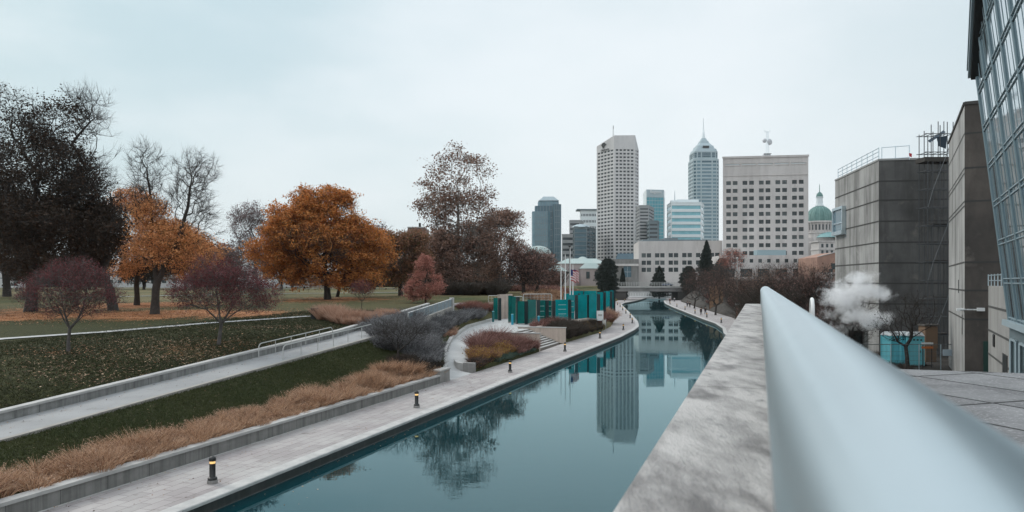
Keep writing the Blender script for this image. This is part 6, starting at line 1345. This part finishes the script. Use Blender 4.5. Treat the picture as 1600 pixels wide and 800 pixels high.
# canal side pieces on the right bank: wooden panels and brick pier
for i,(x0,x1,yt,yb,d_,l) in enumerate(((1108,1115,447,473,190,'left ochre wooden panel fence section on the right bank'),(1116,1123,447,474,188,'middle ochre wooden panel fence section on the right bank'),(1124,1130,447,475,186,'right ochre wooden panel fence section on the right bank'))):
    a=atd(x0,yt,d_);b=atd(x1,yb,d_); g=ground(a.x,a.y); t=thing('wooden_panel',l,'fence panel',((a.x+b.x)/2,d_,g),group='ochre wooden panels on the right bank'); w_=b.x-a.x; h_=a.z-g
    mb=MB()
    for k_ in range(5): mb.box((-w_/2+w_*(k_+.5)/5,0,h_/2),(w_/5-.05,.1,h_))
    mb.build('boards',mat('ochre_wood',(.33,.20,.12),.85,(.26,.15,.09),.8),t); mb=MB(); mb.box((-w_/2,0,h_/2),(.12,.2,h_+.2)); mb.build('post',M['black'],t)
a=atd(1121,491,150); uu,vv=UV(a.x,a.y); vv=rin(uu)[0]+1.2; x,y=XY(uu,vv); t=thing('brick_pier','square red brick pier beside the right walkway','pier',(x,y,0)); mb=MB(); mb.box((0,0,1.4),(2.0,2.0,2.8),-TH); mb.build('shaft',mat('red_brick_pier',(.30,.15,.11),.9,(.22,.12,.09),1.5),t); mb=MB(); mb.box((0,0,2.9),(2.3,2.3,.25),-TH); mb.build('cap',M['cap'],t)
# bridge over the canal
d=297; t=thing('road_bridge','flat concrete road bridge crossing the far end of the canal','bridge',(X(1015,d),d,3)); xa,xb=X(955,d),X(1090,d); zd=zat(447.5,d)
mb=MB(); mb.prism([(xa,d),(xb,d),(xb,d+14),(xa,d+14)],zat(455.5,d),zd); LB(mb.build('deck',mat('bridge_concrete',(.26,.25,.24),.85,(.17,.165,.16),.3),t),t); mb=MB(); mb.prism([(xa,d-.35),(xb,d-.35),(xb,d-.01),(xa,d-.01)],zd-.55,zd+.15); LB(mb.build('edge_beam',M['cap'],t),t)
mb=MB(); rail(mb,(xa,d),(xb,d),zd+.15,(.5,1.05,1.5),34,.07); LB(mb.build('railing',M['railpaint'],t),t)
mb=MB(); mb.prism([(xa,d+.4),(X(979,d),d+.4),(X(979,d),d+13.5),(xa,d+13.5)],-.5,zat(455.6,d)); LB(mb.build('abutment',mat('dark_abutment',(.07,.065,.06),.9),t),t); mb=MB(); mb.prism([(X(1060,d),d+.4),(xb,d+.4),(xb,d+13.5),(X(1060,d),d+13.5)],-.5,zat(455.6,d)); LB(mb.build('abutment',mat('dark_abutment',(.07,.065,.06),.9),t),t)
d=328; t=thing('foot_bridge','low white footbridge seen through the gap under the road bridge','footbridge',(X(1010,d),d,2)); mb=MB(); mb.prism([(X(985,d),d),(X(1050,d),d),(X(1050,d),d+3),(X(985,d),d+3)],zat(464,d),zat(462.5,d)); LB(mb.build('deck',M['white'],t),t); mb=MB(); rail(mb,(X(985,d),d),(X(1050,d),d),zat(462.5,d),(.5,1.3),16,.08); LB(mb.build('railing',M['white'],t),t)
# brown block peeking over the trees and small far houses
d=420; B=Bld('brick_block','brown brick block peeking over the trees left of the tall sycamore','building',(X(652,d),d,5)); a=(X(637,d),d); b=(X(664,d),d); zt=zat(356,d); B.facade(a,b,5,zt,evens(b[0]-a[0],6,.5,.5),floors(8,zt-3,8,.45),.3,('wall',ST['brown']),GLZ['grey']); mb=B.part('wall',ST['brown'])
for p_,q_ in ((b,(b[0],d+20)),((b[0],d+20),(a[0],d+20)),((a[0],d+20),a)): mb.quad((p_[0],p_[1],5),(q_[0],q_[1],5),(q_[0],q_[1],zt),(p_[0],p_[1],zt))
mb.quad((a[0],a[1],zt),(b[0],b[1],zt),(b[0],d+20,zt),(a[0],d+20,zt)); mb=B.part('parapet',M['cap']); mb.box((X(650.5,d),d-.1,zt+.3),(b[0]-a[0]+.4,.5,.6)); mb=B.part('vent',M['black']); mb.box((X(655,d),d+3,zt+1.5),(1.2,1.2,3)); B.done()
def house(label,px,yb,w,h,rh,d,wm,rm):
    p=atd(px,yb,d); p.z=ground(p.x,p.y); t=thing('house',label,'house',p,group='houses beyond the park'); mb=MB(); mb.box((0,0,h/2),(w,8,h)); mb.add([(-w/2,-4.01,h),(w/2,-4.01,h),(0,-4.01,h+rh)],[(0,1,2)]); mb.build('wall',wm,t)
    mb=MB(); mb.add([(-w/2-.5,-4.5,h-.2),(0,-4.5,h+rh+.1),(0,4.5,h+rh+.1),(-w/2-.5,4.5,h-.2),(w/2+.5,-4.5,h-.2),(w/2+.5,4.5,h-.2)],[(0,1,2,3),(1,4,5,2)]); mb.build('roof',rm,t)
    for k_ in range(3): m_=MB(); m_.box((0,0,0),(w*.12,.1,h*.35)); o=m_.build('window',GLZ['dark'],t); o.location=(-w*.3+w*.3*k_,-4.04,h*.55)
    m_=MB(); m_.box((w*.28,1,h+rh*.9),(.8,.8,1.8)); m_.build('chimney',ST['brown'],t)
wm=mat('house_siding',(.5,.5,.5),.8); rm=mat('shingle_roof',(.17,.17,.18),.9)
house('pale gabled house seen between the forked trunk and the burgundy tree',264,447,14,5,4,290,wm,rm); house('pale house seen under the crowns at the left edge',18,447,16,5,3.5,300,wm,rm); house('tall white house showing between the burgundy tree and the maple',404,447,13,9,4,285,mat('white_siding',(.62,.63,.64),.8),rm); house('brownish house behind the right part of the maple',490,447,16,5,3,300,mat('tan_siding',(.30,.24,.2),.8),rm); house('white low house seen left of the maple trunk',455,447,12,4,2.5,300,wm,rm); house('small grey house beyond the orange tree',195,447,12,4.5,3,310,wm,rm)
# cars
def car(label,px,py,d,rz,m):
    p=atd(px,py,d); p.z=ground(p.x,p.y)+.12; 
    if 'bridge' in label: p.z=zat(447.5,297)+.02
    t=thing('parked_car' if 'bridge' not in label else 'passing_car',label,'car',p,rz,'cars at the far side of the park' if 'bridge' not in label else None)
    mb=MB(); prof=[(-2.2,.35),(2.2,.35),(2.25,.75),(1.9,.92),(1.0,1.0),(-1.9,1.0),(-2.25,.85)]; n=len(prof); vs=[(x,-.88,z) for x,z in prof]+[(x,.88,z) for x,z in prof]; mb.add(vs,[tuple(range(n))]+[tuple(range(2*n-1,n-1,-1))]+[(i,n+i,n+(i+1)%n,(i+1)%n) for i in range(n)]); mb.build('body',m,t,bevel=.06)
    mb=MB(); prof=[(-1.75,1.0),(1.05,1.0),(.45,1.45),(-1.2,1.47)]; n=4; vs=[(x,-.78+.12*(z>1.1),z) for x,z in prof]+[(x,.78-.12*(z>1.1),z) for x,z in prof]; mb.add(vs,[(0,1,2,3),(7,6,5,4)]+[(i,n+i,n+(i+1)%n,(i+1)%n) for i in range(n)]); mb.build('cabin',GLZ['dark'],t)
    mb=MB(); mb.box((-.38,0,1.475),(1.55,1.28,.05)); mb.build('roof',m,t)
    for sx in (-1.35,1.35):
        for sy in (-.85,.85):
            w_=MB(); w_.lathe([(.33,-.1),(.33,.1)],n=14); o=w_.build('wheel',M['black'],t); o.rotation_euler=(PI/2,0,0); o.location=(sx,sy,.33)
cw=mat('white_car_paint',(.6,.6,.6),.25); cr_=mat('red_car_paint',(.35,.03,.03),.25); cg=mat('grey_car_paint',(.2,.21,.22),.25); cb=mat('blue_car_paint',(.06,.09,.16),.25)
for l,px,m_,d_ in (('white car parked farthest right behind the sycamore trunks',806,cw,262),('red car parked between white cars behind the sycamores',757,cr_,258),('white car parked left of the red one behind the sycamores',745,cw,257),('white car parked right of the red one behind the sycamores',770,cw,259),('grey car parked behind the small red tree',690,cg,254),('white car under the far trees at the left edge',22,cw,222),('white car just visible left of the maple trunk',470,cw,243)):
    car(l,px,449,d_,.05,m_)
car('blue grey car crossing the road bridge',1043,443,303,.0,cb)
# people
q=lambda x,y:(960+x/6.667,400+y/6.667)
skin=mat('skin',(.45,.28,.2),.6)
def skinned(name,verts,edges,rad,m,parent,root=0,sub=1):
    me=bpy.data.meshes.new(name); me.from_pydata(verts,edges,[]); me.materials.append(m); o=bpy.data.objects.new(name,me); COL.objects.link(o); o.parent=parent
    s_=o.modifiers.new('skin','SKIN'); s_.use_smooth_shade=True
    for i,rr in enumerate(rad): v_=me.skin_vertices[0].data[i]; v_.radius=(rr,rr); v_.use_root=(i==root)
    b_=o.modifiers.new('sub','SUBSURF'); b_.levels=sub; b_.render_levels=sub; return o
def person(label,x,y,z,rz,top,bot,step,hair,hgt=1.0):
    t=thing('person',label,'person',(x,y,z),rz); t.scale=(hgt,)*3
    V=[(0,0,.95),(0,0,1.2),(0,.01,1.42),(0,.02,1.52),(0,.03,1.66),(0,.03,1.78),(-.1,0,.9),(-.1,step*.5,.5),(-.1,-step*.3+step*.9,.08),(-.1,-step*.3+step*.9+.16,.04),(.1,0,.9),(.1,-step*.25,.5),(.1,-step,.1),(.1,-step+.15,.04),
       (-.2,0,1.4),(-.25,-step*.3,1.12),(-.25,-step*.1+.06,.86),(-.25,.02,.76),(.2,0,1.4),(.25,step*.25,1.12),(.25,step*.6,.9),(.25,step*.75,.8)]
    E=[(0,1),(1,2),(2,3),(3,4),(4,5),(0,6),(6,7),(7,8),(8,9),(0,10),(10,11),(11,12),(12,13),(2,14),(14,15),(15,16),(16,17),(2,18),(18,19),(19,20),(20,21)]
    R=[.14,.14,.14,.055,.09,.075,.085,.06,.045,.04,.085,.06,.045,.04,.06,.045,.035,.035,.06,.045,.035,.035]
    skinned('body',V,E,R,skin,t)
    skinned('jacket',[V[0],V[1],V[2],V[14],V[15],V[16],V[18],V[19],V[20]],[(0,1),(1,2),(2,3),(3,4),(4,5),(2,6),(6,7),(7,8)],[.175,.17,.17,.085,.07,.06,.085,.07,.06],top,t)
    skinned('trousers',[V[0],V[6],V[7],V[8],V[10],V[11],V[12]],[(0,1),(1,2),(2,3),(0,4),(4,5),(5,6)],[.16,.105,.08,.065,.105,.08,.065],bot,t)
    mb=MB(); mb.lathe([(.06,1.6),(.105,1.68),(.11,1.76),(.08,1.84),(.0001,1.875)],(0,-.005,0),12); mb.build('hair',hair,t)
bk=mat('black_cloth',(.015,.015,.018),.9); dk=mat('dark_blue_cloth',(.03,.04,.06),.9); wt=mat('pale_cloth',(.5,.5,.5),.9); hr=mat('dark_hair',(.02,.015,.01),.8); rd=mat('maroon_cloth',(.14,.03,.03),.9)
for (px,py,l,tp,bt,st_) in ((q(903,618)[0],q(903,618)[1],'person in black walking on the left of the nearer pair on the right walkway',bk,bk,.22),(q(948,608)[0],q(948,608)[1],'person in a dark coat walking on the right of the nearer pair',bk,dk,.18),(q(760,535)[0],q(760,535)[1],'person in dark clothes on the left of the farther pair on the right walkway',dk,bk,.2),(q(785,540)[0],q(785,540)[1],'person in black on the right of the farther pair',bk,bk,.15),(q(625,480)[0],q(625,480)[1],'person in a pale top far along the right walkway',wt,dk,.15),(q(578,492)[0],q(578,492)[1],'person in a maroon top by the farthest bollard of the right walkway',rd,bk,.12)):
    p=at(px,py,0); uu,vv=UV(p.x,p.y); vv=max(min(vv,rin(uu)[0]-.4),rwat(uu)[0]+1.0); x,y=XY(uu,vv); person(l,x,y,.005,.25,tp,bt,st_,hr)
# lamp posts
for (px,yt,d_,l) in ((796,396,190,'slender black lamp post among the trees left of the flagpoles'),(890,383,175,'tall dark lamp post right behind the flagpoles'),(1152,402,180,'pale lamp post rising out of the bare trees right of the canal'),(885,450,165,'short black lamp post beside the flagpole bases')):
    if l.startswith('short'): continue
    p=atd(px,yt,d_); g=ground(p.x,p.y); t=thing('lamp_post',l,'lamp post',(p.x,p.y,g)); mm=M['railpaint'] if 'pale' in l else M['black']; mb=MB(); mb.tube([(0,0,0),(0,0,p.z-g-.5)],[.13,.08],8); mb.build('pole',mm,t); mb=MB(); mb.lathe([(.1,p.z-g-.5),(.28,p.z-g-.35),(.28,p.z-g-.1),(.05,p.z-g)],n=10); mb.build('lantern',mm,t)
# steam
def steam():
    m=bpy.data.materials.new('steam'); m.use_nodes=True; nt=m.node_tree; N=nt.nodes; L=nt.links; N.remove(N['Principled BSDF']); pv=N.new('ShaderNodeVolumePrincipled'); L.new(pv.outputs[0],N['Material Output'].inputs['Volume'])
    pv.inputs['Color'].default_value=(.995,.995,1,1); pv.inputs['Anisotropy'].default_value=.1; pv.inputs['Emission Strength'].default_value=0
    g=N.new('ShaderNodeNewGeometry')
    n=N.new('ShaderNodeTexNoise'); n.inputs['Scale'].default_value=1.5; n.inputs['Detail'].default_value=8; n.inputs['Roughness'].default_value=.68; n.inputs['Distortion'].default_value=.5; L.new(g.outputs['Position'],n.inputs['Vector'])
    tot=None
    for (px,py,rx,ry,k) in ((1350,455,42,22,1.05),(1378,462,30,12,1.0),(1318,466,46,38,1.0),(1360,499,34,20,1.35),(1384,497,20,16,1.15),(1335,492,32,26,.95),(1300,480,28,30,.6),(1345,436,34,18,.95),(1310,510,26,22,.6)):
        c=atd(px,py,52); s=N.new('ShaderNodeVectorMath'); s.operation='SUBTRACT'; L.new(g.outputs['Position'],s.inputs[0]); s.inputs[1].default_value=c
        v=N.new('ShaderNodeVectorMath'); v.operation='DIVIDE'; L.new(s.outputs[0],v.inputs[0]); v.inputs[1].default_value=(rx*52/F,rx*52/F*.7,ry*52/F); ln=N.new('ShaderNodeVectorMath'); ln.operation='LENGTH'; L.new(v.outputs[0],ln.inputs[0])
        r=N.new('ShaderNodeMapRange'); r.inputs[1].default_value=1.15; r.inputs[2].default_value=.1; r.inputs[3].default_value=0; r.inputs[4].default_value=k; L.new(ln.outputs['Value'],r.inputs[0])
        if tot is None: tot=r.outputs[0]
        else: a=N.new('ShaderNodeMath'); a.operation='MAXIMUM'; L.new(tot,a.inputs[0]); L.new(r.outputs[0],a.inputs[1]); tot=a.outputs[0]
    a=N.new('ShaderNodeMath'); a.operation='ADD'; L.new(tot,a.inputs[0]); am=N.new('ShaderNodeMath'); am.operation='MULTIPLY'; am.inputs[1].default_value=2.6; L.new(n.outputs['Fac'],am.inputs[0]); L.new(am.outputs[0],a.inputs[1])
    r=N.new('ShaderNodeMapRange'); r.inputs[1].default_value=1.70; r.inputs[2].default_value=2.7; r.inputs[3].default_value=0; r.inputs[4].default_value=4.2; L.new(a.outputs[0],r.inputs[0])
    mu=N.new('ShaderNodeMath'); mu.operation='MULTIPLY'; L.new(r.outputs[0],mu.inputs[0]); g2=N.new('ShaderNodeMath'); g2.operation='GREATER_THAN'; L.new(tot,g2.inputs[0]); g2.inputs[1].default_value=.02; L.new(g2.outputs[0],mu.inputs[1]); L.new(mu.outputs[0],pv.inputs['Density'])
    mb=MB(); a_=atd(1270,545,52); b_=atd(1405,415,52); mb.box(((a_.x+b_.x)/2,52,(a_.z+b_.z)/2),(b_.x-a_.x,3.6,b_.z-a_.z)); o=mb.build('steam_cloud',m); tag(o,'white billowing steam cloud drifting left of the portable toilets','steam',kind='stuff'); m.cycles.volume_step_rate=.4 if hasattr(m,'cycles') else 1
steam()
# haze
def haze(dens):
    m=bpy.data.materials.new('haze'); m.use_nodes=True; nt=m.node_tree; N=nt.nodes; L=nt.links; N.remove(N['Principled BSDF']); pv=N.new('ShaderNodeVolumePrincipled'); L.new(pv.outputs[0],N['Material Output'].inputs['Volume']); pv.inputs['Color'].default_value=(.86,.93,.96,1); pv.inputs['Density'].default_value=dens
    mb=MB(); mb.box((50,400,130),(5000,5000,270)); o=mb.build('haze',m); tag(o,kind='stuff')
haze(.000045)
# a wood far beyond the park that reads as one mass
r=np.random.default_rng(77); C=[];hh=[]
for _ in range(900):
    px=r.uniform(-500,870); d=r.uniform(330,400); x=(px-CX)/F*d; C.append((x,d,ground(x,d)-.2)); hh.append(r.uniform(5,12)*(1+.4*math.sin(px*.021)+.25*math.sin(px*.06)))
C=np.array(C); hh=np.array(hh); V,Fc=blades(C,hh,7,90,.22,r,.75,.3); V2,F2=cards(C[r.integers(0,len(C),30000)]+np.stack([r.normal(size=30000)*3.4,r.normal(size=30000)*3,r.uniform(.12,.95,30000)**.8*8],1),.75,r)
tag(npmesh('distant_woods',np.concatenate([V,V2]),np.concatenate([Fc,F2+len(V)]),[M['bark'],M['lf_brown']],np.concatenate([np.zeros(len(Fc)),np.ones(len(F2))])),'brown line of far woods closing the park behind all other trees','woods',kind='stuff')
# ---------------------------------------------------------------- light, sky, camera
w=bpy.data.worlds.new('World'); scene.world=w; w.use_nodes=True; nt=w.node_tree; N=nt.nodes; L=nt.links; bg=N['Background']
sky=N.new('ShaderNodeTexSky'); sky.sky_type='NISHITA'; sky.sun_disc=False
SUN_EL,SUN_AZ=math.radians(38),math.radians(-52)      # azimuth from +Y towards +X
sky.sun_elevation=SUN_EL; sky.sun_rotation=SUN_AZ; sky.air_density=1.5; sky.dust_density=4; sky.ozone_density=1.5
tc=N.new('ShaderNodeTexCoord'); sp=N.new('ShaderNodeSeparateXYZ'); L.new(tc.outputs['Generated'],sp.inputs[0])
def mr(src,a,b,c=0,d=1):
    r=N.new('ShaderNodeMapRange'); r.inputs[1].default_value=a; r.inputs[2].default_value=b; r.inputs[3].default_value=c; r.inputs[4].default_value=d; r.interpolation_type='SMOOTHSTEP'; L.new(src,r.inputs[0]); return r.outputs[0]
def mx(f,a,b,mode='MIX'):
    x=N.new('ShaderNodeMix'); x.data_type='RGBA'; x.blend_type=mode
    if isinstance(f,(int,float)): x.inputs[0].default_value=f
    else: L.new(f,x.inputs[0])
    for s_,k in ((a,6),(b,7)):
        if isinstance(s_,tuple): x.inputs[k].default_value=s_+(1,)
        else: L.new(s_,x.inputs[k])
    return x.outputs[2]
# overcast layer: brighter towards the middle, bluer to the left and overhead
n=N.new('ShaderNodeTexNoise'); n.inputs['Scale'].default_value=2.3; n.inputs['Detail'].default_value=5; n.inputs['Roughness'].default_value=.5
mp=N.new('ShaderNodeMapping'); mp.inputs['Scale'].default_value=(1,1,2.6); L.new(tc.outputs['Generated'],mp.inputs[0]); L.new(mp.outputs[0],n.inputs['Vector'])
K=10.0   # the layer is mixed in the sky texture's own units (background strength .1)
side=mr(sp.outputs['X'],-.55,.15); up=mr(sp.outputs['Z'],.0,.42); right=mr(sp.outputs['X'],.25,.62)
c=mx(side,(.45*K,.56*K,.61*K),(.69*K,.74*K,.765*K)); c=mx(right,c,(.57*K,.64*K,.675*K)); 
mu=N.new('ShaderNodeMath'); mu.operation='MULTIPLY'; L.new(up,mu.inputs[0]); inv=mr(sp.outputs['X'],-.55,.1,.62,.25); L.new(inv,mu.inputs[1])
c=mx(mu.outputs[0],c,(.33*K,.49*K,.56*K)); c=mx(mr(n.outputs['Fac'],.35,.68),c,(.74*K,.78*K,.82*K)) if False else mx(mr(n.outputs['Fac'],.38,.68,0,.38),c,(.80*K,.82*K,.85*K))
back=mr(sp.outputs['Y'],-.1,-.6); c=mx(back,c,(.78*K,.83*K,.86*K))
zen=mr(sp.outputs['Z'],.45,.95); c=mx(zen,c,(.95*K,1.04*K,1.12*K))
fin=mx(.92,sky.outputs[0],c); L.new(fin,bg.inputs[0]); bg.inputs[1].default_value=.1
l=bpy.data.lights.new('sun','SUN'); l.energy=1.1; l.angle=math.radians(18); l.color=(1,.95,.88); lo=bpy.data.objects.new('sun',l); COL.objects.link(lo)
dv=Vector((math.sin(SUN_AZ)*math.cos(SUN_EL),math.cos(SUN_AZ)*math.cos(SUN_EL),math.sin(SUN_EL))); lo.rotation_euler=dv.to_track_quat('Z','Y').to_euler(); lo.location=(0,0,200)
cam=bpy.data.cameras.new('camera'); co=bpy.data.objects.new('camera',cam); COL.objects.link(co); scene.camera=co
co.location=(0,0,H); co.rotation_euler=(PI/2,0,0); cam.sensor_width=36; cam.lens=36*F/1600; cam.shift_y=(HZ-400)/1600; cam.clip_start=.01; cam.clip_end=20000
cam.dof.use_dof=True; cam.dof.focus_distance=70; cam.dof.aperture_fstop=5.6
scene.view_settings.view_transform='Standard'; scene.view_settings.look='None'; scene.view_settings.exposure=.38; scene.view_settings.gamma=1
scene.cycles.use_denoising=True; scene.cycles.max_bounces=10; scene.cycles.diffuse_bounces=3; scene.cycles.glossy_bounces=4; scene.cycles.transparent_max_bounces=8; scene.cycles.volume_bounces=8; scene.cycles.use_adaptive_sampling=True; scene.cycles.adaptive_threshold=.02
scene.cycles.volume_step_rate=4
